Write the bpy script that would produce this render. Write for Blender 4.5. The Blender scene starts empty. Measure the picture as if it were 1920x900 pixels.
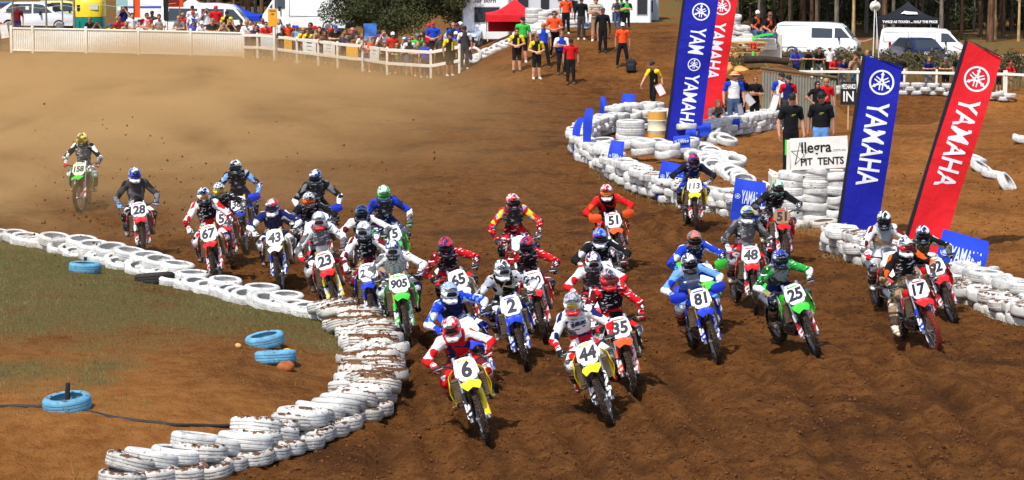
import bpy, math, random
import numpy as np
from mathutils import Vector, Matrix, Euler
R = math.radians
rng = random.Random(7)
nrs = np.random.RandomState(11)
sc = bpy.context.scene

# ------------------------------------------------------------------ camera, sky, sun, exposure
CAM_H, FOC, YH = 7.0, 5000.0, -175.0          # eye height, focal length in 1920-wide pixels, horizon row
PITCH = math.atan((450 - YH) / FOC)
cam_d = bpy.data.cameras.new('camera')
cam_d.sensor_width = 36.0
cam_d.lens = FOC / 1920 * 36
cam_d.clip_start = 0.5
cam_d.clip_end = 6000
cam = bpy.data.objects.new('camera', cam_d)
sc.collection.objects.link(cam)
cam.location = (0, 0, CAM_H)
cam.rotation_euler = (math.pi / 2 - PITCH, 0, 0)
sc.camera = cam

SUN_EL, SUN_AZ = 57.0, 208.0                   # azimuth clockwise from +Y: behind the camera, to its left
world = bpy.data.worlds.new('World')
sc.world = world
world.use_nodes = True
wn = world.node_tree
sky = wn.nodes.new('ShaderNodeTexSky')
sky.sky_type = 'NISHITA'
sky.sun_disc = False
sky.sun_elevation = R(SUN_EL)
sky.sun_rotation = R(SUN_AZ)
sky.air_density = 1.0
sky.dust_density = 1.6
bg = wn.nodes['Background']
bg.inputs['Strength'].default_value = 0.15
wn.links.new(sky.outputs[0], bg.inputs['Color'])
sun_d = bpy.data.lights.new('sun', 'SUN')
sun_d.energy = 3.8
sun_d.angle = R(0.6)
sun_d.color = (1.0, 0.945, 0.86)
sun = bpy.data.objects.new('sun', sun_d)
sc.collection.objects.link(sun)
_sd = Vector((math.sin(R(SUN_AZ)) * math.cos(R(SUN_EL)), math.cos(R(SUN_AZ)) * math.cos(R(SUN_EL)), math.sin(R(SUN_EL))))
sun.rotation_euler = _sd.to_track_quat('Z', 'Y').to_euler()
sun.location = (-30, -20, 60)
sc.view_settings.view_transform = 'Standard'
sc.view_settings.look = 'None'
sc.view_settings.gamma = 1.0
sc.view_settings.exposure = 0.34
sc.view_settings.use_curve_mapping = False
sc.cycles.use_denoising = True
sc.cycles.max_bounces = 5
sc.cycles.diffuse_bounces = 2
sc.cycles.glossy_bounces = 2
sc.cycles.transparent_max_bounces = 6
sc.cycles.volume_bounces = 1
sc.cycles.volume_step_rate = 3.0
sc.cycles.use_adaptive_sampling = True
sc.cycles.adaptive_threshold = 0.02

# ------------------------------------------------------------------ basics
COL = sc.collection
def lin(c):
    return tuple(((v / 255) / 12.92 if v / 255 <= 0.04045 else ((v / 255 + 0.055) / 1.055) ** 2.4) for v in c)

def link(name, data, parent=None, mats=None, label=None, cat=None, group=None, kind=None, mw=None):
    o = bpy.data.objects.new(name, data)
    COL.objects.link(o)
    if parent is not None:
        o.parent = parent
    if mats is not None:
        if not isinstance(mats, (list, tuple)):
            mats = [mats]
        while len(data.materials) < len(mats):
            data.materials.append(None)
        for i, m in enumerate(mats):
            o.material_slots[i].link = 'OBJECT'
            o.material_slots[i].material = m
    if mw is not None:
        o.matrix_basis = mw
    if label: o['label'] = label
    if cat: o['category'] = cat
    if group: o['group'] = group
    if kind: o['kind'] = kind
    return o

def empty(name, label=None, cat=None, group=None, mw=None):
    o = link(name, None, None, None, label, cat, group, None, mw)
    o.empty_display_size = 0.2
    return o

def frame_to(axis, up=(0, 0, 1)):
    z = Vector(axis).normalized()
    u = Vector(up)
    if abs(z.dot(u)) > 0.98:
        u = Vector((1, 0, 0))
    x = u.cross(z).normalized()
    y = z.cross(x)
    return Matrix((x, y, z)).transposed()

class MB:
    """collects shapes into one mesh"""
    def __init__(s):
        s.v, s.f, s.m = [], [], []
    def add(s, vs, fs, mi=0):
        n = len(s.v)
        s.v.extend([tuple(p) for p in vs])
        for f in fs:
            s.f.append([i + n for i in f]); s.m.append(mi)
        return s
    def box(s, c, size, rot=None, mi=0, ch=0.0):
        hx, hy, hz = size[0] / 2, size[1] / 2, size[2] / 2
        M = rot if rot is not None else Matrix.Identity(3)
        c = Vector(c)
        if ch <= 0:
            vs = [c + M @ Vector((x * hx, y * hy, z * hz)) for z in (-1, 1) for y in (-1, 1) for x in (-1, 1)]
            s.add(vs, [(0, 2, 3, 1), (4, 5, 7, 6), (0, 1, 5, 4), (2, 6, 7, 3), (0, 4, 6, 2), (1, 3, 7, 5)], mi)
        else:
            ch = min(ch, hx * .9, hy * .9, hz * .9)
            rings = []
            for z, k in ((-hz, ch), (-hz + ch, 0), (hz - ch, 0), (hz, ch)):
                ax, ay = hx - k, hy - k
                q = ch
                rings.append([c + M @ Vector(p) for p in ((ax - q, -ay, z), (ax, -ay + q, z), (ax, ay - q, z), (ax - q, ay, z), (-ax + q, ay, z), (-ax, ay - q, z), (-ax, -ay + q, z), (-ax + q, -ay, z))])
            s.loft(rings, True, True, mi)
        return s
    def loft(s, rings, closed=True, caps=True, mi=0):
        n = len(rings[0])
        vs = [p for r in rings for p in r]
        fs = []
        for i in range(len(rings) - 1):
            for j in range(n if closed else n - 1):
                a, b = i * n + j, i * n + (j + 1) % n
                fs.append((a, b, b + n, a + n))
        if caps and closed:
            fs.append(tuple(range(n - 1, -1, -1)))
            fs.append(tuple(range((len(rings) - 1) * n, len(rings) * n)))
        return s.add(vs, fs, mi)
    def tube(s, pts, rad, n=8, caps=True, mi=0, flat=1.0):
        pts = [Vector(p) for p in pts]
        if not isinstance(rad, (list, tuple)):
            rad = [rad] * len(pts)
        rings = []
        for i, p in enumerate(pts):
            t = (pts[min(i + 1, len(pts) - 1)] - pts[max(i - 1, 0)])
            F = frame_to(t)
            rings.append([p + F @ Vector((math.cos(a) * rad[i], math.sin(a) * rad[i] * flat, 0)) for a in [2 * math.pi * k / n for k in range(n)]])
        return s.loft(rings, True, caps, mi)
    def lathe(s, prof, n=24, M=None, closed=False, mi=0, caps=False):
        M = M or Matrix.Identity(4)
        rings = []
        m = len(prof)
        vs = []
        for k in range(n):
            a = 2 * math.pi * k / n
            vs.extend([M @ Vector((r * math.cos(a), r * math.sin(a), z)) for r, z in prof])
        fs = []
        for k in range(n):
            for j in range(m if closed else m - 1):
                a = k * m + j; b = k * m + (j + 1) % m
                c = ((k + 1) % n) * m + j; d = ((k + 1) % n) * m + (j + 1) % m
                fs.append((a, c, d, b))
        if caps:
            fs.append(tuple(k * m for k in range(n - 1, -1, -1)))
            fs.append(tuple(k * m + m - 1 for k in range(n)))
        return s.add(vs, fs, mi)
    def prism(s, poly, d0, d1, M=None, mi=0):
        """poly in local xy, from z=d0 to z=d1"""
        M = M or Matrix.Identity(4)
        n = len(poly)
        vs = [M @ Vector((x, y, d0)) for x, y in poly] + [M @ Vector((x, y, d1)) for x, y in poly]
        fs = [tuple(range(n - 1, -1, -1)), tuple(range(n, 2 * n))]
        fs += [(i, (i + 1) % n, (i + 1) % n + n, i + n) for i in range(n)]
        return s.add(vs, fs, mi)
    def sheet(s, grid, th, mi=0):
        """closed slab from a grid of points (list of rows) thickened along its normals"""
        h, w = len(grid), len(grid[0])
        G = [[Vector(p) for p in r] for r in grid]
        top, bot = [], []
        for i in range(h):
            for j in range(w):
                du = G[i][min(j + 1, w - 1)] - G[i][max(j - 1, 0)]
                dv = G[min(i + 1, h - 1)][j] - G[max(i - 1, 0)][j]
                nn = du.cross(dv)
                nn = nn.normalized() if nn.length > 1e-9 else Vector((0, 0, 1))
                top.append(G[i][j] + nn * th / 2); bot.append(G[i][j] - nn * th / 2)
        N = h * w
        fs = []
        for i in range(h - 1):
            for j in range(w - 1):
                a = i * w + j
                fs.append((a, a + 1, a + w + 1, a + w))
                fs.append((N + a, N + a + w, N + a + w + 1, N + a + 1))
        edge = [j for j in range(w)] + [i * w + w - 1 for i in range(1, h)] + [(h - 1) * w + j for j in range(w - 2, -1, -1)] + [i * w for i in range(h - 2, 0, -1)]
        for k in range(len(edge)):
            a, b = edge[k], edge[(k + 1) % len(edge)]
            fs.append((a, N + a, N + b, b))
        return s.add(top + bot, fs, mi)
    def mesh(s, name='m', smooth=True, angle=40):
        me = bpy.data.meshes.new(name)
        me.from_pydata(s.v, [], s.f)
        if any(s.m):
            me.polygons.foreach_set('material_index', s.m)
        me.materials.append(None)
        for _ in range(max(s.m) if s.m else 0):
            me.materials.append(None)
        if smooth:
            me.polygons.foreach_set('use_smooth', [True] * len(me.polygons))
            me.set_sharp_from_angle(angle=R(angle))
        me.update()
        return me

def T(x=0, y=0, z=0): return Matrix.Translation((x, y, z))
def RX(a): return Matrix.Rotation(a, 4, 'X')
def RY(a): return Matrix.Rotation(a, 4, 'Y')
def RZ(a): return Matrix.Rotation(a, 4, 'Z')
def SC(x, y=None, z=None):
    return Matrix.Diagonal((x, x if y is None else y, x if z is None else z, 1))

# ------------------------------------------------------------------ materials
_mc = {}
class NT:
    def __init__(s, m):
        s.t = m.node_tree; s.n = s.t.nodes; s.l = s.t.links
    def new(s, typ, **kw):
        nd = s.n.new('ShaderNode' + typ)
        for k, v in kw.items():
            if k in nd.inputs.keys() if isinstance(k, str) else False:
                nd.inputs[k].default_value = v
            else:
                setattr(nd, k, v)
        return nd
    def math(s, op, a, b=None, clamp=False):
        nd = s.n.new('ShaderNodeMath'); nd.operation = op; nd.use_clamp = clamp
        for i, q in enumerate((a, b)):
            if q is None: continue
            if isinstance(q, (int, float)): nd.inputs[i].default_value = q
            else: s.l.new(q, nd.inputs[i])
        return nd.outputs[0]
    def noise(s, scale, detail=3, rough=0.55, vec=None, dist=0.0):
        nd = s.n.new('ShaderNodeTexNoise')
        nd.inputs['Scale'].default_value = scale; nd.inputs['Detail'].default_value = detail
        nd.inputs['Roughness'].default_value = rough; nd.inputs['Distortion'].default_value = dist
        if vec is not None: s.l.new(vec, nd.inputs['Vector'])
        return nd.outputs['Fac']
    def ramp(s, fac, lo, hi):
        nd = s.n.new('ShaderNodeMapRange'); nd.interpolation_type = 'SMOOTHSTEP'
        s.l.new(fac, nd.inputs[0]); nd.inputs[1].default_value = lo; nd.inputs[2].default_value = hi
        return nd.outputs[0]
    def mix(s, fac, a, b):
        nd = s.n.new('ShaderNodeMix'); nd.data_type = 'RGBA'
        for idx, q in ((0, fac), (6, a), (7, b)):
            if isinstance(q, (int, float)): nd.inputs[idx].default_value = q
            elif isinstance(q, tuple): nd.inputs[idx].default_value = (*q[:3], 1)
            else: s.l.new(q, nd.inputs[idx])
        return nd.outputs[2]
    def coord(s, kind='Object'):
        return s.n.new('ShaderNodeTexCoord').outputs[kind]
    def pos(s):
        return s.n.new('ShaderNodeNewGeometry').outputs['Position']
    def bump(s, h, strength=0.4, dist=0.02):
        nd = s.n.new('ShaderNodeBump'); nd.inputs['Strength'].default_value = strength; nd.inputs['Distance'].default_value = dist
        s.l.new(h, nd.inputs['Height'])
        s.l.new(nd.outputs[0], s.bsdf.inputs['Normal'])
    @property
    def bsdf(s): return s.n['Principled BSDF']
    def color(s, c):
        if isinstance(c, tuple): s.bsdf.inputs['Base Color'].default_value = (*c[:3], 1)
        else: s.l.new(c, s.bsdf.inputs['Base Color'])

def newmat(name, rough=0.6, metal=0.0, spec=0.5):
    m = bpy.data.materials.new(name); m.use_nodes = True
    nt = NT(m)
    nt.bsdf.inputs['Roughness'].default_value = rough
    nt.bsdf.inputs['Metallic'].default_value = metal
    nt.bsdf.inputs['Specular IOR Level'].default_value = spec
    return m, nt

MUD = (0.145, 0.066, 0.026)
def mat(c, rough=0.55, metal=0.0, dirt=0.0, var=0.08, sc_=6.0, bump=0.0, dcol=MUD, spec=0.4):
    """plain coloured surface with slight unevenness and optional dried mud"""
    key = ('m', tuple(c), rough, metal, dirt, var, sc_, bump, dcol, spec)
    if key in _mc: return _mc[key]
    m, nt = newmat('surface', rough, metal, spec)
    co = lin(c)
    v = nt.coord()
    n1 = nt.noise(sc_, 4, 0.6, v)
    col = nt.mix(nt.ramp(n1, 0.3, 0.7), tuple(x * (1 - var) for x in co), tuple(min(1, x * (1 + var)) for x in co))
    if dirt > 0:
        n2 = nt.noise(sc_ * 2.3, 6, 0.68, v)
        col = nt.mix(nt.ramp(n2, 0.72 - dirt * 0.5, 0.80 - dirt * 0.32), col, dcol)
    nt.color(col)
    if bump > 0: nt.bump(nt.noise(sc_ * 5, 4, 0.6, v), bump, 0.01)
    _mc[key] = m
    return m

def cloth(c1, c2=None, style='plain', c3=None, dirt=0.1, sc_=4.6):
    key = ('c', tuple(c1), tuple(c2) if c2 else None, style, tuple(c3) if c3 else None, dirt, sc_)
    if key in _mc: return _mc[key]
    m, nt = newmat('cloth', 0.85, 0, 0.2)
    a = lin(c1); b = lin(c2) if c2 else tuple(x * 0.8 for x in a)
    v = nt.coord()
    if style == 'plain':
        col = nt.mix(nt.ramp(nt.noise(9, 3, 0.5, v), 0.35, 0.7), a, tuple(x * 0.85 for x in a))
    elif style == 'graphic':
        col = nt.mix(nt.ramp(nt.noise(sc_, 1, 0.4, v, 0.7), 0.49, 0.51), a, b)
        if c3: col = nt.mix(nt.ramp(nt.noise(sc_ * 1.7, 1, 0.4, v, 2.0), 0.6, 0.62), col, lin(c3))
    elif style == 'kit':                            # printed sportswear: side panels, small logos, thin piping
        col = nt.mix(nt.ramp(nt.noise(5.2, 1, 0.4, v, 0.9), 0.535, 0.55), a, b)
        mp = nt.n.new('ShaderNodeMapping'); mp.inputs['Scale'].default_value = (1, 1, 2.6); nt.l.new(v, mp.inputs[0])
        col = nt.mix(nt.ramp(nt.noise(11, 1, 0.4, mp.outputs[0], 0.6), 0.625, 0.64), col, lin(c3) if c3 else (0.7, 0.7, 0.7))
    elif style == 'check':
        ck = nt.n.new('ShaderNodeTexChecker'); ck.inputs['Scale'].default_value = sc_
        nt.l.new(v, ck.inputs['Vector'])
        ck.inputs['Color1'].default_value = (*a, 1); ck.inputs['Color2'].default_value = (*b, 1)
        col = ck.outputs['Color']
    elif style == 'stripe':
        w = nt.n.new('ShaderNodeTexWave'); w.inputs['Scale'].default_value = sc_; w.inputs['Distortion'].default_value = 0.6
        w.bands_direction = 'Z'
        nt.l.new(v, w.inputs['Vector'])
        col = nt.mix(nt.ramp(w.outputs['Fac'], 0.55, 0.6), a, b)
    if dirt > 0:
        col = nt.mix(nt.ramp(nt.noise(14, 6, 0.65, v), 0.74 - dirt * 0.45, 0.86 - dirt * 0.3), col, MUD)
    nt.color(col)
    nt.bump(nt.noise(10, 4, 0.62, v, 1.4), 0.85, 0.045)
    _mc[key] = m
    return m

def helmet_mat(c1, c2, c3=None, check=False):
    key = ('h', tuple(c1), tuple(c2), tuple(c3) if c3 else None, check)
    if key in _mc: return _mc[key]
    m, nt = newmat('helmet_paint', 0.22, 0, 0.5)
    nt.bsdf.inputs['Coat Weight'].default_value = 0.5
    v = nt.coord()
    a, b = lin(c1), lin(c2)
    if check:
        ck = nt.n.new('ShaderNodeTexChecker'); ck.inputs['Scale'].default_value = 26
        nt.l.new(v, ck.inputs['Vector'])
        ck.inputs['Color1'].default_value = (*a, 1); ck.inputs['Color2'].default_value = (*b, 1)
        col = ck.outputs['Color']
    else:
        mp = nt.n.new('ShaderNodeMapping'); mp.inputs['Scale'].default_value = (0.6, 1.5, 1.0)
        nt.l.new(v, mp.inputs['Vector'])
        col = nt.mix(nt.ramp(nt.noise(9, 1, 0.4, mp.outputs[0], 1.6), 0.5, 0.52), a, b)
        if c3: col = nt.mix(nt.ramp(nt.noise(13, 1, 0.4, v, 1.8), 0.6, 0.62), col, lin(c3))
    col = nt.mix(nt.ramp(nt.noise(30, 6, 0.7, v), 0.62, 0.72), col, MUD)
    nt.color(col)
    _mc[key] = m
    return m

# ------------------------------------------------------------------ pixel rays and terrain
def smooth(t):
    t = np.clip(t, 0, 1)
    return t * t * (3 - 2 * t)

def vnoise(x, y, seed=0):
    """value noise, numpy arrays"""
    xi = np.floor(x).astype(np.int64); yi = np.floor(y).astype(np.int64)
    fx = x - xi; fy = y - yi
    fx = fx * fx * (3 - 2 * fx); fy = fy * fy * (3 - 2 * fy)
    def h(a, b):
        n = (a * 374761393 + b * 668265263 + seed * 1442695041) & 0x7fffffff
        n = ((n ^ (n >> 13)) * 1274126177) & 0x7fffffff
        return ((n ^ (n >> 16)) & 0xffff) / 65535.0
    return (h(xi, yi) * (1 - fx) + h(xi + 1, yi) * fx) * (1 - fy) + (h(xi, yi + 1) * (1 - fx) + h(xi + 1, yi + 1) * fx) * fy - 0.5

def flat(px, py, z=0.0):
    """pixel of the 1920 x 900 photo to the level plane z"""
    a = (px - 960) / FOC; b = (450 - py) / FOC
    d = Vector((a, math.cos(PITCH) + b * math.sin(PITCH), -math.sin(PITCH) + b * math.cos(PITCH)))
    t = (z - CAM_H) / d.z
    return Vector((0, 0, CAM_H)) + d * t

# the inside edge of the corner: line of tyres round the grass (pixels of the photo, on level ground)
EDGE_PX = [(-40, 440), (0, 448), (60, 460), (130, 478), (200, 495), (270, 512), (340, 534), (410, 552), (480, 570), (545, 584), (610, 598),
           (660, 612), (696, 634), (708, 662), (712, 700), (706, 738), (690, 766), (650, 790), (600, 816), (540, 842), (465, 866), (390, 884), (300, 898), (200, 910), (100, 925)]
EDGE = [flat(*p) for p in EDGE_PX]
INF = np.array([(p.x, p.y) for p in EDGE] + [(-30.0, 28.0), (-60.0, 30.0), (-60.0, 70.0), (-14.0, 60.0)])

def inside(poly, x, y):
    c = np.zeros(x.shape, bool)
    n = len(poly)
    for i in range(n):
        x1, y1 = poly[i]; x2, y2 = poly[(i + 1) % n]
        if y1 == y2: continue
        k = ((y1 > y) != (y2 > y)) & (x < (x2 - x1) * (y - y1) / (y2 - y1) + x1)
        c ^= k
    return c

def seg_dist(poly, x, y, closed=False):
    d = np.full(x.shape, 1e9)
    n = len(poly)
    for i in range(n if closed else n - 1):
        x1, y1 = poly[i]; x2, y2 = poly[(i + 1) % n]
        L = (x2 - x1) ** 2 + (y2 - y1) ** 2 + 1e-12
        t = np.clip(((x - x1) * (x2 - x1) + (y - y1) * (y2 - y1)) / L, 0, 1)
        d = np.minimum(d, np.hypot(x - x1 - t * (x2 - x1), y - y1 - t * (y2 - y1)))
    return d

def base_h(x, y):
    """broad shape of the land"""
    # start mound in the middle distance
    m = smooth((y - 97) / 15.0) * (1 - 0.35 * smooth((y - 118) / 14)) * smooth((x + 3.6) / 5.6)
    right = 1 - smooth((x - 8.6 - (y - 108) * 0.05) / 3.4)
    z = 1.85 * m * right
    # low bank carrying the pallets, right of the flags
    b = smooth((y - 90) / 6.0) * smooth((x - 7.0) / 1.2) * (1 - smooth((x - 10.4) / 1.8)) * (1 - smooth((y - 116) / 6))
    z = z + 1.05 * b * (1 - m * right * 0.75)
    # land falls away on the right
    hol = smooth((y - 76) / 50.0) * smooth((x - 8.5 - (y - 88) * 0.02) / 5.5)
    z = z - 3.0 * hol
    z = z + (0.85 * smooth((y - 126.5) / 4.0) + 0.70 * smooth((y - 133.5) / 5.0)) * smooth((x - 12.0) / 3.0)
    # track humps on the far right
    z = z + 0.28 * np.sin((y - 60) * 0.34 + x * 0.12) * smooth((x - 7.5) / 3) * smooth((y - 66) / 6) * (1 - smooth((y - 120) / 8))
    # flat behind the spectators, rising a little towards the wood on the left
    z = z + 0.25 * smooth((y - 125) / 20.0) * (1 - smooth((x + 2) / 6))
    return z

def H1(x, y):
    a = np.array([float(x)]); b = np.array([float(y)])
    z = float(base_h(a, b)[0])
    if inside(INF, a, b)[0]:
        z += infield_h(a, b)[0]
    return z

def infield_h(x, y):
    d = seg_dist(INF[:len(EDGE)], x, y)
    return 0.32 * smooth(d / 2.6) + 0.05 * smooth(d / 0.4)

def G(px, py, dz=0.0):
    """where the ray through a pixel meets the land"""
    a = (px - 960) / FOC; b = (450 - py) / FOC
    d = Vector((a, math.cos(PITCH) + b * math.sin(PITCH), -math.sin(PITCH) + b * math.cos(PITCH)))
    ts = np.concatenate([np.arange(24, 250, 0.25), np.arange(250, 900, 5)])
    xs, ys, zs = d.x * ts, d.y * ts, CAM_H + d.z * ts
    hh = base_h(xs, ys) + np.where(inside(INF, xs, ys), infield_h(xs, ys), 0) + dz
    k = np.argmax(zs < hh)
    if zs[k] >= hh[k]: k = len(ts) - 1
    k = max(k, 1)
    f0, f1 = zs[k - 1] - hh[k - 1], zs[k] - hh[k]
    t = ts[k - 1] + (ts[k] - ts[k - 1]) * f0 / (f0 - f1 + 1e-9)
    return Vector((0, 0, CAM_H)) + d * float(t)

def D(px, py, y):
    """point on the ray through a pixel at world depth y"""
    a = (px - 960) / FOC; b = (450 - py) / FOC
    d = Vector((a, math.cos(PITCH) + b * math.sin(PITCH), -math.sin(PITCH) + b * math.cos(PITCH)))
    return Vector((0, 0, CAM_H)) + d * (y / d.y)

def GX(px, y):
    """ground point in the column of a pixel at world depth y"""
    p = D(px, 450, y)
    return Vector((p.x, y, H1(p.x, y)))

# ------------------------------------------------------------------ lettering
_tc = {}
def text_mesh(s, size=1.0, bold=0.0, shear=0.0, depth=0.002, space=1.0, sx=1.0):
    key = (s, size, bold, shear, depth, space, sx)
    if key in _tc: return _tc[key]
    cu = bpy.data.curves.new('lettering', 'FONT')
    cu.body = s; cu.size = size; cu.align_x = 'CENTER'; cu.align_y = 'CENTER'
    cu.offset = bold; cu.shear = shear; cu.extrude = depth; cu.resolution_u = 3; cu.space_character = space
    o = bpy.data.objects.new('lettering', cu)
    COL.objects.link(o)
    bpy.context.view_layer.update()
    me = bpy.data.meshes.new_from_object(o.evaluated_get(bpy.context.evaluated_depsgraph_get()))
    bpy.data.objects.remove(o); bpy.data.curves.remove(cu)
    if sx != 1.0: me.transform(Matrix.Diagonal((sx, 1, 1, 1)))
    me.materials.clear(); me.materials.append(None)
    # centre on the ink
    vs = np.array([v.co[:] for v in me.vertices])
    c = (vs.max(0) + vs.min(0)) / 2
    me.transform(Matrix.Translation((-c[0], -c[1], 0)))
    _tc[key] = me
    return me
# ------------------------------------------------------------------ ground
def steps(a, b, s0, s1):
    out = [a]; s = s0
    while out[-1] < b:
        t = (out[-1] - a) / (b - a)
        out.append(out[-1] + s0 + (s1 - s0) * t)
    return out

RUTS = []
for pts in ([(905, 900), (870, 760), (790, 640), (640, 540), (420, 440), (200, 380)], [(1030, 905), (960, 800), (860, 690), (700, 560)],
            [(1215, 900), (1150, 800), (1060, 690), (940, 580), (760, 470), (500, 400)], [(1330, 910), (1230, 790), (1120, 640), (1000, 520), (820, 420)],
            [(1480, 905), (1400, 780), (1300, 660), (1170, 530), (1000, 430)], [(1620, 905), (1540, 770), (1430, 640), (1300, 520), (1150, 420), (960, 340)],
            [(1750, 905), (1690, 780), (1560, 640), (1430, 530), (1280, 440), (1090, 360)], [(1900, 880), (1800, 760), (1660, 620), (1480, 500), (1310, 430)],
            [(1940, 780), (1850, 700), (1760, 610), (1600, 520)], [(820, 905), (790, 800), (760, 700), (690, 600), (560, 540)], [(1120, 905), (1060, 800), (990, 690), (900, 580)],
            [(1400, 905), (1310, 770), (1240, 660)], [(1560, 905), (1500, 800), (1420, 700)], [(1830, 905), (1740, 790), (1620, 690)], [(960, 905), (900, 790), (830, 690)],
            [(1270, 905), (1190, 800), (1090, 700)], [(1690, 905), (1600, 790), (1490, 690)], [(700, 905), (740, 800), (745, 720)], [(1240, 420), (1340, 480), (1500, 560), (1700, 640), (1930, 720)],
            [(1180, 400), (1300, 500), (1450, 590), (1640, 680), (1930, 800)]):
    RUTS.append([(flat(*p).x, flat(*p).y) for p in pts])

def ground_h(X, Y):
    Z = base_h(X, Y)
    ins = inside(INF, X, Y)
    Z = Z + np.where(ins, infield_h(X, Y), 0)
    near = 1 - smooth((Y - 70) / 60)
    wob = 0.22 * vnoise(X * 0.9, Y * 0.9, 31)
    rut = np.zeros_like(Z)
    for k, r in enumerate(RUTS):
        a = np.array(r)
        m = (X > a[:, 0].min() - 1) & (X < a[:, 0].max() + 1) & (Y > a[:, 1].min() - 1) & (Y < a[:, 1].max() + 1)
        if not m.any(): continue
        d = seg_dist(r, X[m], Y[m]) + wob[m] * 0.5
        w = 0.09 + 0.05 * (k % 3)
        fade = np.clip(0.55 + 1.6 * vnoise(X[m] * 0.35, Y[m] * 0.35, 40 + k), 0, 1)
        rut[m] += (-0.105 * np.exp(-(d / w) ** 2) + 0.05 * np.exp(-((np.abs(d) - 2.1 * w) / w) ** 2)) * fade
    n = 0.14 * vnoise(X * 0.35, Y * 0.25, 1) + 0.03 * vnoise(X * 1.3, Y * 1.0, 2) + 0.040 * vnoise(X * 3.9, Y * 3.4, 3) + 0.075 * vnoise(X * 9.7, Y * 9.1, 4)
    amp = np.where(ins, 0.35, 1.0)
    return Z + (rut + n) * amp * (0.35 + 0.65 * near), ins, rut

def build_ground():
    xs = [-v for v in steps(9.5, 3000, 0.12, 160)[:0:-1]]
    xs = np.array(sorted(set([-x for x in steps(9.0, 60, 0.09, 1.6)] + [-120, -300, -900, -3000])) + list(np.arange(-8.95, 9.0, 0.075)) + steps(9.0, 60, 0.09, 1.6) + [120, 300, 900, 3000])
    ys = np.array([-60.0, -10, 10, 22, 28] + steps(30, 62, 0.055, 0.1) + steps(62.1, 140, 0.12, 0.45) + steps(141, 260, 1.0, 6) + [330, 500, 900, 1800, 3500])
    X, Y = np.meshgrid(xs, ys)
    Z, ins, rut = ground_h(X, Y)
    h, w = X.shape
    me = bpy.data.meshes.new('ground')
    me.vertices.add(h * w)
    me.vertices.foreach_set('co', np.stack([X, Y, Z], -1).astype(np.float32).ravel())
    i, j = np.meshgrid(np.arange(h - 1), np.arange(w - 1), indexing='ij')
    a = (i * w + j).ravel()
    q = np.stack([a, a + 1, a + w + 1, a + w], -1).astype(np.int32)
    me.loops.add(q.size); me.polygons.add(len(q))
    me.loops.foreach_set('vertex_index', q.ravel())
    me.polygons.foreach_set('loop_start', np.arange(0, q.size, 4, dtype=np.int32))
    me.polygons.foreach_set('use_smooth', np.ones(len(q), bool))
    me.update(calc_edges=True)
    # which soil lies where: R grass, G dry orange earth, B wheel ruts of the track, darker with depth
    dE = seg_dist(INF[:len(EDGE)], X, Y)
    nz = vnoise(X * 0.5, Y * 0.4, 9) + 0.5 * vnoise(X * 1.7, Y * 1.3, 10)
    far = smooth((Y - 34.5 - X * 0.18) / 13.0)
    grass = np.where(ins, np.clip(far * 0.95 + nz * 0.95 + 0.04, 0, 1), 0)
    orange = np.where(ins, np.clip(0.88 - far * 0.45 + nz * 0.5 - 0.03 * (X + 5), 0, 1), 0)
    # right-hand side: dry orange soil beyond the tyre wall, grassy scraps behind the rails
    rw = np.array([(D(1080, 300, 74).x, 74.0)] + [(flat(*p).x, flat(*p).y) for p in ((1130, 320), (1250, 375), (1400, 420), (1560, 470), (1700, 520), (1800, 560), (1940, 610))])
    rpoly = np.array([tuple(p) for p in rw] + [(40, 45), (60, 200), (D(1240, 300, 78).x, 96.0), (D(1180, 240, 84).x, 84)])
    ins2 = inside(rpoly, X, Y)
    d2 = seg_dist(rw, X, Y)
    orange = np.maximum(orange, np.where(ins2, np.clip(0.62 + nz * 0.45, 0, 1) * smooth(d2 / 0.8), 0))
    back = smooth((Y - 124 - 8.5 * smooth((X - 10) / 3)) / 4)
    grass = np.maximum(grass, back * np.clip(0.6 + nz, 0, 1))
    orange = np.maximum(orange, back * 0.5)
    mound = smooth((Y - 94) / 10) * smooth((X + 4) / 4) * (1 - smooth((X - 9) / 3))
    orange = np.maximum(orange, mound * np.clip(0.36 + nz * 0.30, 0, 1))
    loam = np.clip(1 - grass - orange, 0, 1)
    colr = np.stack([grass, orange, np.clip(-rut * 9, 0, 1), np.ones_like(grass)], -1).astype(np.float32)
    at = me.color_attributes.new('soil', 'FLOAT_COLOR', 'POINT')
    at.data.foreach_set('color', colr.ravel())
    m, nt = newmat('earth', 0.97, 0, 0.04)
    v = nt.pos()
    vc = nt.n.new('ShaderNodeVertexColor'); vc.layer_name = 'soil'
    sep = nt.n.new('ShaderNodeSeparateColor'); nt.l.new(vc.outputs[0], sep.inputs[0])
    nb = nt.noise(0.55, 4, 0.6, v); nm = nt.noise(3.2, 5, 0.65, v); nf = nt.noise(17, 6, 0.72, v); nff = nt.noise(38, 4, 0.65, v)
    loamc = nt.mix(nt.ramp(nm, 0.34, 0.66), (0.128, 0.047, 0.0125), (0.208, 0.085, 0.0240))
    loamc = nt.mix(nt.ramp(nb, 0.50, 0.66), loamc, (0.080, 0.033, 0.0115))
    loamc = nt.mix(nt.ramp(nf, 0.56, 0.72), loamc, (0.24, 0.106, 0.033))
    loamc = nt.mix(nt.ramp(nf, 0.46, 0.34), loamc, (0.040, 0.016, 0.0065))
    loamc = nt.mix(nt.ramp(nff, 0.62, 0.74), loamc, (0.26, 0.12, 0.042))
    loamc = nt.mix(nt.ramp(nff, 0.40, 0.30), loamc, (0.035, 0.014, 0.006))
    loamc = nt.mix(nt.math('MULTIPLY', sep.outputs[2], 0.55), loamc, (0.055, 0.024, 0.0105))
    orc = nt.mix(nt.ramp(nm, 0.3, 0.7), (0.30, 0.112, 0.026), (0.44, 0.190, 0.054))
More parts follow.
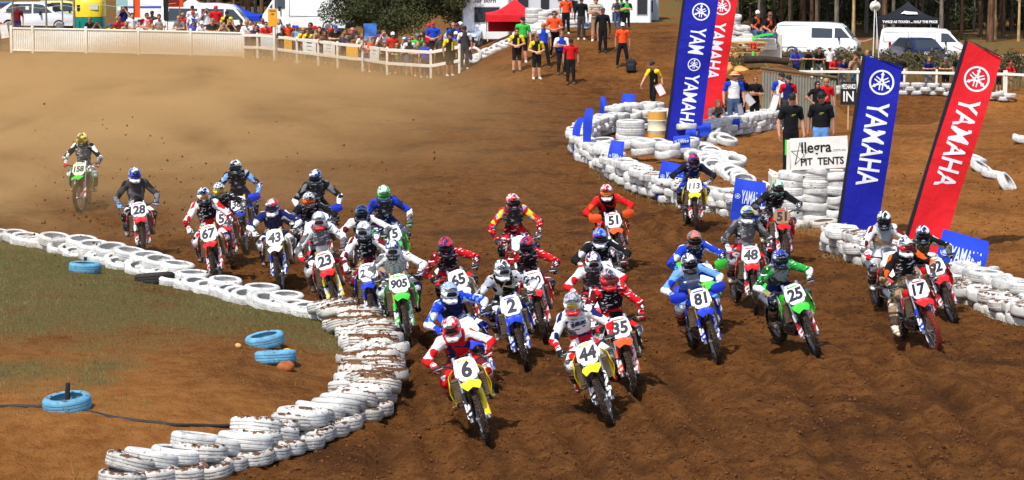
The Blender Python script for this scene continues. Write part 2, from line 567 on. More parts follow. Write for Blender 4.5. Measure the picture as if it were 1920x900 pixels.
    orc = nt.mix(nt.ramp(nf, 0.52, 0.75), orc, (0.16, 0.066, 0.022))
    grc = nt.mix(nt.ramp(nf, 0.35, 0.65), (0.105, 0.092, 0.030), (0.200, 0.160, 0.060))
    grc = nt.mix(nt.ramp(nm, 0.46, 0.66), grc, (0.17, 0.100, 0.040))
    c = nt.mix(nt.ramp(nt.math('ADD', sep.outputs[1], nt.math('MULTIPLY', nt.math('SUBTRACT', nf, 0.5), 0.9)), 0.12, 1.0), loamc, orc)
    c = nt.mix(nt.ramp(nt.math('ADD', sep.outputs[0], nt.math('MULTIPLY', nt.math('SUBTRACT', nt.math('ADD', nt.math('MULTIPLY', nf, 0.6), nt.math('MULTIPLY', nm, 0.4)), 0.5), 2.4)), 0.2, 0.85), c, grc)
    nt.color(c)
    hgt = nt.math('ADD', nt.math('MULTIPLY', nf, 1.0), nt.math('MULTIPLY', nff, 0.35))
    nt.bump(hgt, 1.0, 0.09)
    link('ground', me, None, m, kind='structure')
    return X, Y, Z

build_ground()

def heights(x, y):
    z, ins, _ = ground_h(np.asarray(x, float).reshape(1, -1), np.asarray(y, float).reshape(1, -1))
    return z[0], ins[0]

def raw_mesh(name, V, F, smooth_=False):
    """V (n,3), F (m,k) arrays of equal-sided faces"""
    me = bpy.data.meshes.new(name)
    V = np.asarray(V, np.float32); F = np.asarray(F, np.int32)
    me.vertices.add(len(V)); me.vertices.foreach_set('co', V.ravel())
    me.loops.add(F.size); me.polygons.add(len(F))
    me.loops.foreach_set('vertex_index', F.ravel())
    me.polygons.foreach_set('loop_start', np.arange(0, F.size, F.shape[1], dtype=np.int32))
    if smooth_: me.polygons.foreach_set('use_smooth', np.ones(len(F), bool))
    me.update(calc_edges=True)
    me.materials.append(None)
    return me

OCT_V = np.array([(1, 0, 0), (-1, 0, 0), (0, 1, 0), (0, -1, 0), (0, 0, 1), (0, 0, -1)], float)
OCT_F = np.array([(0, 2, 4), (2, 1, 4), (1, 3, 4), (3, 0, 4), (2, 0, 5), (1, 2, 5), (3, 1, 5), (0, 3, 5)])
def lumps(pos, size, squash=0.7):
    n = len(pos)
    V = OCT_V[None] * (0.65 + 0.7 * nrs.rand(n, 6, 1)) * size[:, None, None] * np.array([1, 1, squash])
    a = nrs.rand(n) * 6.28
    c, s = np.cos(a)[:, None], np.sin(a)[:, None]
    V = np.stack([V[..., 0] * c - V[..., 1] * s, V[..., 0] * s + V[..., 1] * c, V[..., 2]], -1) + pos[:, None, :]
    F = OCT_F[None] + (np.arange(n) * 6)[:, None, None]
    return V.reshape(-1, 3), F.reshape(-1, 3)

m_clod = mat((92, 56, 32), 0.95, var=0.45, sc_=1.5, spec=0.1)
def build_clods():
    n = 38000
    y = 31 + 46 * nrs.rand(n) ** 1.6
    x = (nrs.rand(n) * 2 - 1) * (y * 0.2 + 0.5)
    z, ins = heights(x, y)
    clump = vnoise(x * 0.8, y * 0.8, 77) + 0.5 * nrs.rand(n) > -0.02
    k = (~ins) & clump
    size = 0.009 + 0.030 * nrs.rand(n) ** 5
    V, F = lumps(np.stack([x, y, z + size * 0.25], -1)[k], size[k])
    link('dirt_clods', raw_mesh('dirt_clods', V, F), None, m_clod, label='small clods of churned brown dirt strewn over the track', cat='dirt', kind='stuff')
build_clods()

def blades(pos, h, w, lean=0.5):
    n = len(pos)
    a = nrs.rand(n) * 6.28; ln = (nrs.rand(n, 2) - 0.5) * lean * h[:, None]
    dx, dy = np.cos(a) * w, np.sin(a) * w
    V = np.zeros((n, 3, 3))
    V[:, 0] = pos + np.stack([dx, dy, np.zeros(n)], -1)
    V[:, 1] = pos - np.stack([dx, dy, np.zeros(n)], -1)
    V[:, 2] = pos + np.stack([ln[:, 0], ln[:, 1], h], -1)
    return V.reshape(-1, 3), np.arange(n * 3).reshape(n, 3)

def grass_mat(c1, c2, c3):
    m, nt = newmat('grass_blade', 0.8, 0, 0.15)
    v = nt.pos()
    col = nt.mix(nt.ramp(nt.noise(0.9, 4, 0.6, v), 0.4, 0.62), c1, c2)
    col = nt.mix(nt.ramp(nt.noise(23, 2, 0.6, v), 0.5, 0.7), col, c3)
    nt.color(col)
    return m
def build_grass():
    n = 90000
    x = -14 + 12.5 * nrs.rand(n); y = 31.5 + 25 * nrs.rand(n)
    z, ins = heights(x, y)
    far = smooth((y - 34.5 - x * 0.18) / 13.0)
    dens = vnoise(x * 0.5, y * 0.4, 9) + 0.5 * vnoise(x * 1.7, y * 1.3, 10)
    k = ins & (nrs.rand(n) < np.clip(far * 0.9 + dens * 1.3 + 0.12, 0.10, 1)) & (np.abs(x) < y * 0.2 + 1)
    p = np.stack([x, y, z - 0.005], -1)[k]
    V, F = blades(p, 0.020 + 0.065 * nrs.rand(len(p)) ** 3, np.full(len(p), 0.006), 0.9)
    link('grass', raw_mesh('grass', V, F), None, grass_mat((0.105, 0.115, 0.030), (0.19, 0.165, 0.06), (0.26, 0.20, 0.085)),
         label='short dry green grass covering the inside of the corner', cat='grass', kind='stuff')
    # ragged tufts along the feet of the tyre rows
    P = []; Hh = []
    for pts, off in ((EDGE, 0.0),):
        for i in range(6, len(pts) - 1):
            for _ in range(26):
                t = rng.random(); q = pts[i].lerp(pts[i + 1], t)
                P.append((q.x - 0.35 + rng.gauss(0, 0.12), q.y + rng.gauss(0, 0.15) + 0.1, 0)); Hh.append(0.06 + 0.14 * rng.random() ** 2)
    for a, b, cnt in ((flat(1110, 325), flat(1260, 385), 520), (flat(1260, 385), flat(1430, 425), 420), (flat(1470, 425), flat(1560, 440), 300), (flat(1550, 480), flat(1650, 500), 350), (flat(1790, 560), flat(1925, 615), 800)):
        for _ in range(cnt):
            q = a.lerp(b, rng.random())
            P.append((q.x + rng.gauss(0, 0.14), q.y - 0.25 + rng.gauss(0, 0.16), 0)); Hh.append(0.05 + 0.16 * rng.random() ** 2)
    P = np.array(P); Hh = np.array(Hh)
    P[:, 2] = heights(P[:, 0], P[:, 1])[0] - 0.01
    V, F = blades(P, Hh, np.full(len(P), 0.007), 1.2)
    link('dry_grass', raw_mesh('dry_grass', V, F), None, grass_mat((0.22, 0.16, 0.075), (0.14, 0.11, 0.04), (0.30, 0.23, 0.12)),
         label='straggly dry grass along the feet of the tyre rows', cat='grass', kind='stuff')
build_grass()
# ------------------------------------------------------------------ figures: one continuous skin from blended limbs
def cone(a, b, ra, rb, reg, k=0.03, flat_=None):
    return ('cone', np.array(a, float), np.array(b, float), ra, rb, reg, k, flat_)
def ell(c, r, reg, k=0.03, rot=None):
    return ('ell', np.array(c, float), np.array(r, float), rot, 0, reg, k, None)
def rbox(c, h, r, reg, k=0.01, rot=None):
    return ('box', np.array(c, float), np.array(h, float), rot, r, reg, k, None)

def sdf(pr, P):
    t = pr[0]
    if t == 'cone':
        a, b, ra, rb, fl = pr[1], pr[2], pr[3], pr[4], pr[7]
        Q = P
        if fl is not None:                       # flatten along a direction: narrower there
            n, f = np.array(fl[0], float), fl[1]
            n = n / np.linalg.norm(n)
            q = (P - a) @ n
            Q = P + (q * (1 / f - 1))[..., None] * n
        ab = b - a
        h = np.clip(((Q - a) @ ab) / (ab @ ab + 1e-12), 0, 1)
        return np.linalg.norm(Q - a - h[..., None] * ab, axis=-1) - (ra + (rb - ra) * h)
    q = P - pr[1]
    if pr[3] is not None:
        q = q @ np.array(pr[3])                  # world to local
    if t == 'ell':
        r = pr[2]
        k0 = np.linalg.norm(q / r, axis=-1); k1 = np.linalg.norm(q / (r * r), axis=-1)
        return k0 * (k0 - 1.0) / (k1 + 1e-9)
    d = np.abs(q) - (pr[2] - pr[4])
    return np.linalg.norm(np.maximum(d, 0), axis=-1) + np.minimum(d.max(-1), 0) - pr[4]

def bounds(pr):
    if pr[0] == 'cone':
        r = max(pr[3], pr[4])
        return np.minimum(pr[1], pr[2]) - r, np.maximum(pr[1], pr[2]) + r
    r = np.linalg.norm(pr[2]) if pr[3] is not None else pr[2]
    return pr[1] - r, pr[1] + r

def skin(prims, vox, cuts=()):
    """blend the primitives and extract the surface (surface nets); face material = region of the nearest primitive"""
    lo = np.min([bounds(p)[0] for p in prims], 0) - 3 * vox
    hi = np.max([bounds(p)[1] for p in prims], 0) + 3 * vox
    n = np.ceil((hi - lo) / vox).astype(int) + 1
    ax = [lo[i] + vox * np.arange(n[i]) for i in range(3)]
    Dd = np.full(n, 0.5, np.float32)
    def block(p, mg):
        b0, b1 = bounds(p)
        i0 = np.maximum(((b0 - mg - lo) / vox).astype(int), 0); i1 = np.minimum(np.ceil((b1 + mg - lo) / vox).astype(int) + 1, n)
        sl = tuple(slice(i0[i], i1[i]) for i in range(3))
        P = np.stack(np.meshgrid(*[ax[i][sl[i]] for i in range(3)], indexing='ij'), -1)
        return sl, P
    for p in prims:
        k = p[6]
        sl, P = block(p, k + 2 * vox)
        d = sdf(p, P); a = Dd[sl]
        h = np.maximum(k - np.abs(a - d), 0) / k
        Dd[sl] = np.minimum(a, d) - h * h * k * 0.25
    for p in cuts:
        sl, P = block(p, 2 * vox)
        Dd[sl] = np.maximum(Dd[sl], -sdf(p, P))
    S = Dd < 0
    # active cells
    c = np.zeros(np.array(n) - 1, np.int8)
    corners = [(i, j, k) for i in (0, 1) for j in (0, 1) for k in (0, 1)]
    for (i, j, k) in corners:
        c += S[i:n[0] - 1 + i, j:n[1] - 1 + j, k:n[2] - 1 + k]
    act = (c > 0) & (c < 8)
    idx = np.argwhere(act)
    vid = np.full(act.shape, -1, np.int32); vid[act] = np.arange(len(idx))
    acc = np.zeros((len(idx), 3)); cnt = np.zeros(len(idx))
    for a in corners:
        for ax_ in range(3):
            if a[ax_]: continue
            b = list(a); b[ax_] = 1
            va = Dd[idx[:, 0] + a[0], idx[:, 1] + a[1], idx[:, 2] + a[2]]; vb = Dd[idx[:, 0] + b[0], idx[:, 1] + b[1], idx[:, 2] + b[2]]
            m = (va < 0) != (vb < 0)
            t = va / (va - vb + 1e-12)
            q = np.tile(np.array(a, float), (len(idx), 1)); q[:, ax_] = t
            acc[m] += q[m]; cnt[m] += 1
    V = lo + vox * (idx + acc / cnt[:, None])
    F = []
    for ax_ in range(3):
        o1, o2 = [(1, 2), (2, 0), (0, 1)][ax_]
        sl0 = [slice(1, n[i] - 1) for i in range(3)]; sl1 = list(sl0)
        sl0[ax_] = slice(0, n[ax_] - 1); sl1[ax_] = slice(1, n[ax_])
        A, B = S[tuple(sl0)], S[tuple(sl1)]
        e = np.argwhere(A != B)
        off = np.array([0 if i == ax_ else 1 for i in range(3)])
        e0 = e + off
        flip = A[e[:, 0], e[:, 1], e[:, 2]]
        u1 = np.zeros(3, int); u1[o1] = 1
        u2 = np.zeros(3, int); u2[o2] = 1
        q = [vid[tuple((e0 - x).T)] for x in (u1 + u2, u2, 0 * u1, u1)]
        q = np.stack(q, -1)
        q[~flip] = q[~flip][:, ::-1]
        F.append(q)
    F = np.concatenate(F)
    F = F[(F >= 0).all(1)]
    cen = V[F].mean(1)
    best = np.full(len(F), 1e9); reg = np.zeros(len(F), np.int32)
    for p in prims:
        d = sdf(p, cen); m = d < best
        best[m] = d[m]; reg[m] = p[5]
    me = raw_mesh('figure', V, F, True)
    for _ in range(reg.max()): me.materials.append(None)
    me.polygons.foreach_set('material_index', reg)
    return me

def hand(wrist, d, palm_n, side, reg, curl, L=1.0):
    """palm and five fingers: d = direction of the fingers, palm_n = normal out of the palm, curl in radians per joint"""
    w = np.array(wrist, float); d = np.array(d, float); d /= np.linalg.norm(d)
    nrm = np.array(palm_n, float); nrm -= d * (nrm @ d); nrm /= np.linalg.norm(nrm)
    acr = np.cross(d, nrm) * side              # towards the thumb
    out = [rbox(w + d * 0.05 * L, (0.046 * L, 0.042 * L, 0.016 * L), 0.014, reg, 0.012, np.stack([d, acr, nrm], 1))]
    for k, (o, l) in enumerate(((0.032, 0.078), (0.011, 0.088), (-0.010, 0.082), (-0.031, 0.064))):
        p = w + d * 0.09 * L + acr * o * L
        a = 0.0
        for s in range(3):
            a += curl * (0.7 if s == 0 else 1.0)
            q = p + (d * math.cos(a) + nrm * math.sin(a)) * l * L * (0.42, 0.33, 0.25)[s]
            out.append(cone(p, q, 0.0105 * L, 0.0095 * L, reg, 0.005))
            p = q
    p = w + d * 0.03 * L + acr * 0.035 * L
    q = p + (d * 0.5 + acr * 0.6 + nrm * 0.5) * 0.042 * L
    out.append(cone(p, q, 0.013 * L, 0.012 * L, reg, 0.008))
    out.append(cone(q, q + (d * 0.6 + nrm * 0.75 - acr * 0.15) * 0.038 * L, 0.012 * L, 0.010 * L, reg, 0.006))
    return out

# ---- riders.  Frame: x forward, y left, z up, wheels' centre line at the origin
# regions 0 jersey body, 1 chest panel, 2 upper sleeve, 3 lower sleeve, 4 glove, 5 trousers, 6 knee, 7 boot, 8 sole, 9 skin
GRIP = (0.315, 0.375, 1.075)
PEG = (-0.07, 0.235, 0.43)
def rider_mesh(pel, chest, head, elbow, knee, side_lean=0.0, leg_out=0, vox=0.0115):
    """pel/chest/head = (x,z); elbow = (x,y,z) of the left arm; knee = (x,y,z)"""
    P = []
    sl = side_lean
    pelv = np.array([pel[0], sl * 0.35, pel[1]]); ch = np.array([chest[0], sl, chest[1]]); hd = np.array([head[0], sl * 1.2, head[1]])
    sp = (ch - pelv) / np.linalg.norm(ch - pelv)
    fw = np.cross(np.array([0, 1.0, 0]), sp)                          # out of the chest: forward and down
    P.append(cone(pelv, pelv + sp * 0.16, 0.155, 0.135, 5, 0.05, (fw, 0.80)))
    P.append(cone(pelv + sp * 0.14, ch - sp * 0.08, 0.140, 0.165, 0, 0.06, (fw, 0.74)))
    P.append(cone(ch - sp * 0.10, ch + sp * 0.05, 0.185, 0.165, 1, 0.05, (fw, 0.72)))
    neck = ch + sp * 0.13
    P.append(cone(neck - sp * 0.05, hd - np.array([0.0, 0, 0.03]), 0.065, 0.06, 9, 0.03))
    P.append(ell(hd, (0.095, 0.075, 0.115), 9, 0.02))
    P.append(cone(neck + (0.015, -0.045, -0.02), neck + (0.015, 0.045, -0.02), 0.075, 0.075, 0, 0.03))       # collar
    for s in (1, -1):
        sh = ch + sp * 0.045 + np.array([0, 0.185 * s, 0.0])
        el = np.array([elbow[0], elbow[1] * s + sl * 0.4, elbow[2] + (0.03 * s if sl else 0)])
        wr = np.array([GRIP[0] - 0.075, GRIP[1] * s, GRIP[2] + 0.035])
        P.append(cone(ch + sp * 0.03 + (0, 0.10 * s, 0), sh, 0.085, 0.082, 2, 0.04))
        P.append(cone(sh, el, 0.074, 0.056, 2, 0.035))
        P.append(cone(el, el + (wr - el) * 0.35, 0.058, 0.054, 3, 0.02))
        P.append(cone(el + (wr - el) * 0.3, wr, 0.054, 0.038, 3, 0.02))
        P.append(cone(wr - (wr - el) * 0.10, wr, 0.042, 0.036, 4, 0.015))
        # hand closed round the grip
        P += hand(wr, (0.85, 0.0, -0.25), (0.1, 0, -1.0), -s, 4, 0.95, 1.02)
        out_ = 0.0
        if leg_out and s == leg_out:
            hip = pelv + np.array([0.02, 0.095 * s, -0.02])
            kn = np.array([0.16, 0.34 * s, 0.80]); an = np.array([0.30, 0.42 * s, 0.44])
        else:
            hip = pelv + np.array([0.02, 0.095 * s, -0.02])
            kn = np.array([knee[0], knee[1] * s, knee[2]]); an = np.array([PEG[0] - 0.045, PEG[1] * s + 0.005 * s, PEG[2] + 0.115])
        P.append(cone(hip, kn, 0.108, 0.076, 5, 0.045))
        P.append(cone(kn + (kn - hip) * 0.03, kn + (an - kn) * 0.22, 0.078, 0.070, 6, 0.02))
        P.append(rbox(kn + np.array([0.045, 0.0, 0.0]), (0.035, 0.052, 0.07), 0.025, 6, 0.02))
        P.append(cone(kn + (an - kn) * 0.12, kn + (an - kn) * 0.30, 0.072, 0.072, 5, 0.02))
        P.append(cone(kn + (an - kn) * 0.30, kn + (an - kn) * 0.55, 0.079, 0.074, 7, 0.012))
        P.append(cone(kn + (an - kn) * 0.52, an, 0.073, 0.060, 7, 0.02))
        for q in (0.42, 0.62, 0.80):                                   # buckle straps
            c = kn + (an - kn) * q
            P.append(cone(c, c + (an - kn) * 0.03, 0.078, 0.078, 8, 0.006))
        toe = an + np.array([0.185, 0.03 * s, -0.075]); heel = an + np.array([-0.055, 0, -0.075])
        P.append(cone(an, an + np.array([0.06, 0.01 * s, -0.05]), 0.056, 0.050, 7, 0.02))
        P.append(cone(heel, toe, 0.044, 0.040, 7, 0.02, ((0, 0, 1), 0.85)))
        P.append(rbox((heel + toe) / 2 + np.array([0, 0, -0.036]), (0.15, 0.044, 0.011), 0.008, 8, 0.006))
    return skin(P, vox), tuple(hd), (tuple(ch - sp * 0.03), tuple(sp), tuple(fw))

RPOSE = {
    'sit':    rider_mesh((-0.17, 1.02), (-0.03, 1.43), (0.115, 1.665), (0.10, 0.41, 1.225), (0.20, 0.285, 0.86)),
    'tuck':   rider_mesh((-0.26, 1.01), (0.0, 1.33), (0.18, 1.525), (0.11, 0.46, 1.185), (0.19, 0.29, 0.87)),
    'stand':  rider_mesh((-0.30, 1.17), (-0.04, 1.51), (0.13, 1.72), (0.06, 0.45, 1.29), (0.17, 0.30, 0.90)),
    'left':   rider_mesh((-0.17, 1.02), (-0.02, 1.42), (0.13, 1.645), (0.11, 0.42, 1.235), (0.20, 0.29, 0.86), 0.07),
    'foot':   rider_mesh((-0.12, 1.01), (-0.01, 1.41), (0.14, 1.64), (0.12, 0.43, 1.235), (0.20, 0.285, 0.86), 0.03, -1),
}
RP_REG = 10

# ---- helmet, frame: x forward, origin at the head's centre
def helmet_meshes():
    P = [ell((-0.012, 0, 0.018), (0.142, 0.122, 0.138), 0, 0.02), ell((0.0, 0, -0.035), (0.128, 0.112, 0.115), 0, 0.02),
         cone((0.03, 0.085, -0.105), (0.150, 0.045, -0.105), 0.030, 0.030, 1, 0.02), cone((0.03, -0.085, -0.105), (0.150, -0.045, -0.105), 0.030, 0.030, 1, 0.02),
         cone((0.150, 0.045, -0.105), (0.150, -0.045, -0.105), 0.031, 0.031, 1, 0.02), cone((0.155, 0, -0.11), (0.175, 0, -0.10), 0.026, 0.018, 1, 0.02),
         cone((-0.10, 0.07, -0.09), (-0.10, -0.07, -0.09), 0.04, 0.04, 0, 0.03)]
    cuts = [rbox((0.13, 0, -0.008), (0.085, 0.098, 0.052), 0.03, 0), ell((0, 0, -0.15), (0.10, 0.09, 0.10), 0)]
    shell = skin(P, 0.0105, cuts)
    pk = MB()
    g = []
    for i in range(7):
        t = i / 6
        x = 0.055 + 0.155 * t; wd = 0.105 - 0.035 * t * t; z = 0.112 + 0.030 * math.sin(t * 1.9) - 0.010 * t
        g.append([(x - 0.03 * (abs(u) ** 2), u * wd, z - 0.035 * abs(u) ** 2.2) for u in (-1, -.66, -.33, 0, .33, .66, 1)])
    pk.sheet(g, 0.006)
    pk.box((0.09, 0, 0.135), (0.12, 0.018, 0.012), None, 0, 0.004)
    gog = skin([cone((0.098, 0.062, -0.006), (0.098, -0.062, -0.006), 0.050, 0.050, 0, 0.02, ((1, 0, 0), 0.62)), cone((0.0, 0.118, 0.0), (0.09, 0.085, -0.003), 0.021, 0.024, 0, 0.015, ((0, 1, 0), 0.5)),
                cone((0.0, -0.118, 0.0), (0.09, -0.085, -0.003), 0.021, 0.024, 0, 0.015, ((0, 1, 0), 0.5))], 0.0095)
    lens = skin([cone((0.114, 0.048, -0.004), (0.114, -0.048, -0.004), 0.037, 0.037, 0, 0.02, ((1, 0, 0), 0.62)), ell((0.135, 0, 0.004), (0.012, 0.035, 0.03), 0, 0.02)], 0.009)
    vent = MB().box((0.186, 0, -0.10), (0.012, 0.032, 0.022), None, 0, 0.005).mesh()
    return shell, pk.mesh(), gog, lens, vent
HEL = helmet_meshes()

# ---- people on foot.  Frame: x the way they face, z up, feet at the origin, 1.76 m tall
# regions 0 shirt, 1 sleeve, 2 skin of arms, 3 trousers, 4 lower leg, 5 shoe, 6 skin of head
def person_mesh(pose, vox=0.0175):
    P = []
    lean = {'rail': 0.32, 'walk': 0.18}.get(pose, 0.03)
    hip = np.array([0, 0, 0.93]); drop = 0.0
    legs = {1: ((0.02, 0.10, 0.50), (-0.01, 0.12, 0.09)), -1: ((0.02, -0.10, 0.50), (-0.01, -0.12, 0.09))}
    if pose == 'wide': legs = {1: ((0.05, 0.17, 0.50), (0.02, 0.23, 0.09)), -1: ((0.0, -0.17, 0.50), (-0.04, -0.21, 0.09))}
    if pose == 'walk': legs = {1: ((0.20, 0.09, 0.52), (0.26, 0.10, 0.09)), -1: ((0.02, -0.09, 0.48), (-0.32, -0.10, 0.15))}
    if pose == 'rail': hip = np.array([-0.32, 0, 0.90]); legs = {1: ((-0.24, 0.10, 0.48), (-0.30, 0.12, 0.09)), -1: ((-0.26, -0.10, 0.48), (-0.34, -0.12, 0.09))}
    if pose == 'seat': hip = np.array([0, 0, 0.50]); legs = {1: ((0.40, 0.13, 0.52), (0.42, 0.14, 0.09)), -1: ((0.39, -0.14, 0.52), (0.38, -0.15, 0.09))}; lean = 0.22
    if pose == 'squat': hip = np.array([-0.18, 0, 0.34]); legs = {1: ((0.22, 0.20, 0.50), (0.06, 0.16, 0.09)), -1: ((0.20, -0.20, 0.47), (0.02, -0.16, 0.09))}; lean = 0.55
    sp = np.array([math.sin(lean), 0, math.cos(lean)])
    ch = hip + sp * 0.42; nk = hip + sp * 0.56; hd = nk + np.array([0.03 + lean * 0.08, 0, 0.125])
    P.append(cone(hip - sp * 0.02, hip + sp * 0.10, 0.150, 0.145, 3, 0.05, ((1, 0, 0), 0.72)))
    P.append(cone(hip + sp * 0.10, hip + sp * 0.24, 0.152, 0.150, 0, 0.05, ((1, 0, 0), 0.72)))
    P.append(cone(hip + sp * 0.24, ch, 0.150, 0.172, 0, 0.05, ((1, 0, 0), 0.66)))
    P.append(cone(ch + (0, -0.12, 0.045), ch + (0, 0.12, 0.045), 0.080, 0.080, 0, 0.05))
    P.append(cone(nk - sp * 0.04, hd - (0.01, 0, 0.05), 0.056, 0.052, 6, 0.02))
    P += [ell(hd + (0, 0, 0.015), (0.098, 0.078, 0.115), 6, 0.02), ell(hd + (0.035, 0, -0.055), (0.06, 0.056, 0.06), 6, 0.03),
          cone(hd + (0.088, 0, 0.01), hd + (0.108, 0, -0.025), 0.014, 0.020, 6, 0.012), cone(hd + (-0.01, 0.078, 0.01), hd + (-0.01, 0.080, -0.025), 0.016, 0.013, 6, 0.01),
          cone(hd + (-0.01, -0.078, 0.01), hd + (-0.01, -0.080, -0.025), 0.016, 0.013, 6, 0.01)]
    for s in (1, -1):
        kn, an = legs[s]
        kn = np.array(kn); an = np.array(an)
        P.append(cone(hip + (0.0, 0.085 * s, -0.02), kn, 0.098, 0.072, 3, 0.04))
        P.append(cone(kn, an + (0, 0, 0.02), 0.070, 0.052, 4, 0.02))
        P.append(cone(kn + (an - kn) * 0.05, kn + (an - kn) * 0.45, 0.070, 0.066, 4, 0.02))
        P.append(cone(an + (-0.03, 0, -0.045), an + (0.15, 0.02 * s, -0.052), 0.046, 0.038, 5, 0.02))
        P.append(cone(an + (0, 0, 0.0), an + (0.03, 0, -0.04), 0.050, 0.046, 5, 0.02))
        sh = ch + np.array([0, 0.19 * s, 0.055])
        fd, pn, curl = (0.1, 0, -1), (0.2, -s, 0), 0.35
        if pose in ('stand', 'wide'):
            el = sh + np.array([-0.04, 0.085 * s, -0.27]); wr = el + np.array([0.07, 0.01 * s, -0.25])
        elif pose == 'walk':
            el = sh + np.array([-0.16 * s, 0.08 * s, -0.24]); wr = el + np.array([0.10 - 0.06 * s, 0.05 * s, -0.22])
        elif pose == 'clasp':
            el = sh + np.array([-0.02, 0.10 * s, -0.27]); wr = np.array([0.22, 0.045 * s, el[2] - 0.08]); fd, pn, curl = (0.5, -s, -0.3), (-1, 0, 0), 0.5
        elif pose == 'folded':
            el = sh + np.array([0.06, 0.09 * s, -0.27]); wr = np.array([0.22 + 0.04 * s, -0.08 * s, el[2] + 0.03 + 0.03 * s]); fd, pn, curl = (0.0, -s, 0.1), (-1, 0, 0), 0.3
        elif pose == 'rail':
            el = np.array([sh[0] + 0.13, 0.27 * s, 1.12]); wr = np.array([sh[0] + 0.27, 0.06 * s, 1.13]); fd, pn, curl = (0.4, -s, 0.0), (0, 0, -1), 0.25
        elif pose == 'camera':
            el = sh + np.array([0.15, 0.12 * s, -0.20]); wr = hd + np.array([0.16, 0.075 * s, -0.02]); fd, pn, curl = (0.3, -s * 0.6, 0.8), (0.2, -s, 0), 0.7
        elif pose == 'hip':
            el = sh + np.array([-0.03, 0.20 * s, -0.22]); wr = hip + np.array([0.07, 0.17 * s, 0.06]); fd, pn, curl = (0.8, -0.3 * s, -0.4), (0, -s, 0), 0.4
        else:
            el = sh + np.array([0.12, 0.07 * s, -0.24]); wr = np.array([kn[0] - 0.06, kn[1] * 0.7, kn[2] + 0.12]); fd, pn, curl = (0.8, -0.3 * s, -0.4), (0, 0, -1), 0.4
        P.append(cone(ch + (0, 0.12 * s, 0.05), sh, 0.085, 0.072, 1, 0.04))
        P.append(cone(sh, sh + (el - sh) * 0.62, 0.069, 0.062, 1, 0.03))
        P.append(cone(sh + (el - sh) * 0.6, el, 0.047, 0.043, 2, 0.015))
        P.append(cone(el, wr, 0.045, 0.032, 2, 0.02))
        P += hand(wr, fd, pn, -s, 2, curl, 1.05)
    return skin(P, vox), tuple(hd)
PPOSE = {k: person_mesh(k) for k in ('stand', 'wide', 'walk', 'clasp', 'folded', 'rail', 'camera', 'hip', 'seat', 'squat')}

def head_wear():
    cap = skin([ell((-0.005, 0, 0.055), (0.112, 0.092, 0.085), 0, 0.01)], 0.014, [rbox((0, 0, -0.05), (0.2, 0.2, 0.085), 0.01, 0)])
    br = MB()
    g = []
    for i in range(4):
        x = 0.085 + 0.028 * i
        g.append([(x - 0.03 * u * u, 0.085 * u * (1 - 0.12 * i), 0.050 - 0.006 * i - 0.018 * u * u) for u in (-1, -.5, 0, .5, 1)])
    br.sheet(g, 0.007)
    hair = skin([ell((-0.018, 0, 0.045), (0.108, 0.090, 0.100), 0, 0.02), ell((-0.06, 0, -0.01), (0.06, 0.080, 0.075), 0, 0.03)], 0.014, [rbox((0.13, 0, -0.02), (0.08, 0.07, 0.085), 0.02, 0)])
    lhair = skin([ell((-0.018, 0, 0.045), (0.110, 0.094, 0.102), 0, 0.02), cone((-0.05, 0, 0.0), (-0.07, 0, -0.20), 0.085, 0.06, 0, 0.04), cone((-0.01, 0.075, 0), (0.0, 0.08, -0.16), 0.03, 0.025, 0, 0.02),
                  cone((-0.01, -0.075, 0), (0.0, -0.08, -0.16), 0.03, 0.025, 0, 0.02)], 0.014, [rbox((0.13, 0, -0.02), (0.08, 0.062, 0.09), 0.02, 0)])
    gl = MB()
    for s in (1, -1):
        gl.box((0.098, 0.036 * s, 0.012), (0.014, 0.056, 0.036), Matrix.Rotation(0.25 * s, 3, 'Z'), 0, 0.006)
        gl.box((0.045, 0.080 * s, 0.018), (0.10, 0.006, 0.010), Matrix.Rotation(-0.10 * s, 3, 'Z'))
    gl.box((0.105, 0, 0.016), (0.008, 0.03, 0.008))
    hat = MB().lathe([(0.0, 0.135), (0.06, 0.13), (0.095, 0.10), (0.105, 0.05), (0.165, 0.03), (0.168, 0.024), (0.10, 0.035)], 18).mesh()
    eyes = MB()
    for s in (1, -1):
        eyes.box((0.092, 0.034 * s, 0.012), (0.012, 0.026, 0.012), None, 0, 0.004)
    return cap, br.mesh(), hair, lhair, gl.mesh(), hat, eyes.mesh()
CAP, BRIM, HAIR, LHAIR, GLASS, HAT, EYES = head_wear()
# ------------------------------------------------------------------ motocross bike.  Frame: x forward, y left, z up
FA = (0.745, 0.350)      # front axle x, z
RA = (-0.735, 0.335)
RAKE = R(26)
STEER = Vector((-math.sin(RAKE), 0, math.cos(RAKE)))     # up along the forks
HEADC = Vector((0.385, 0, 0.985))                         # point on the steering axis
MY = Matrix.Rotation(R(90), 4, 'X')                      # lathe axis z -> -y

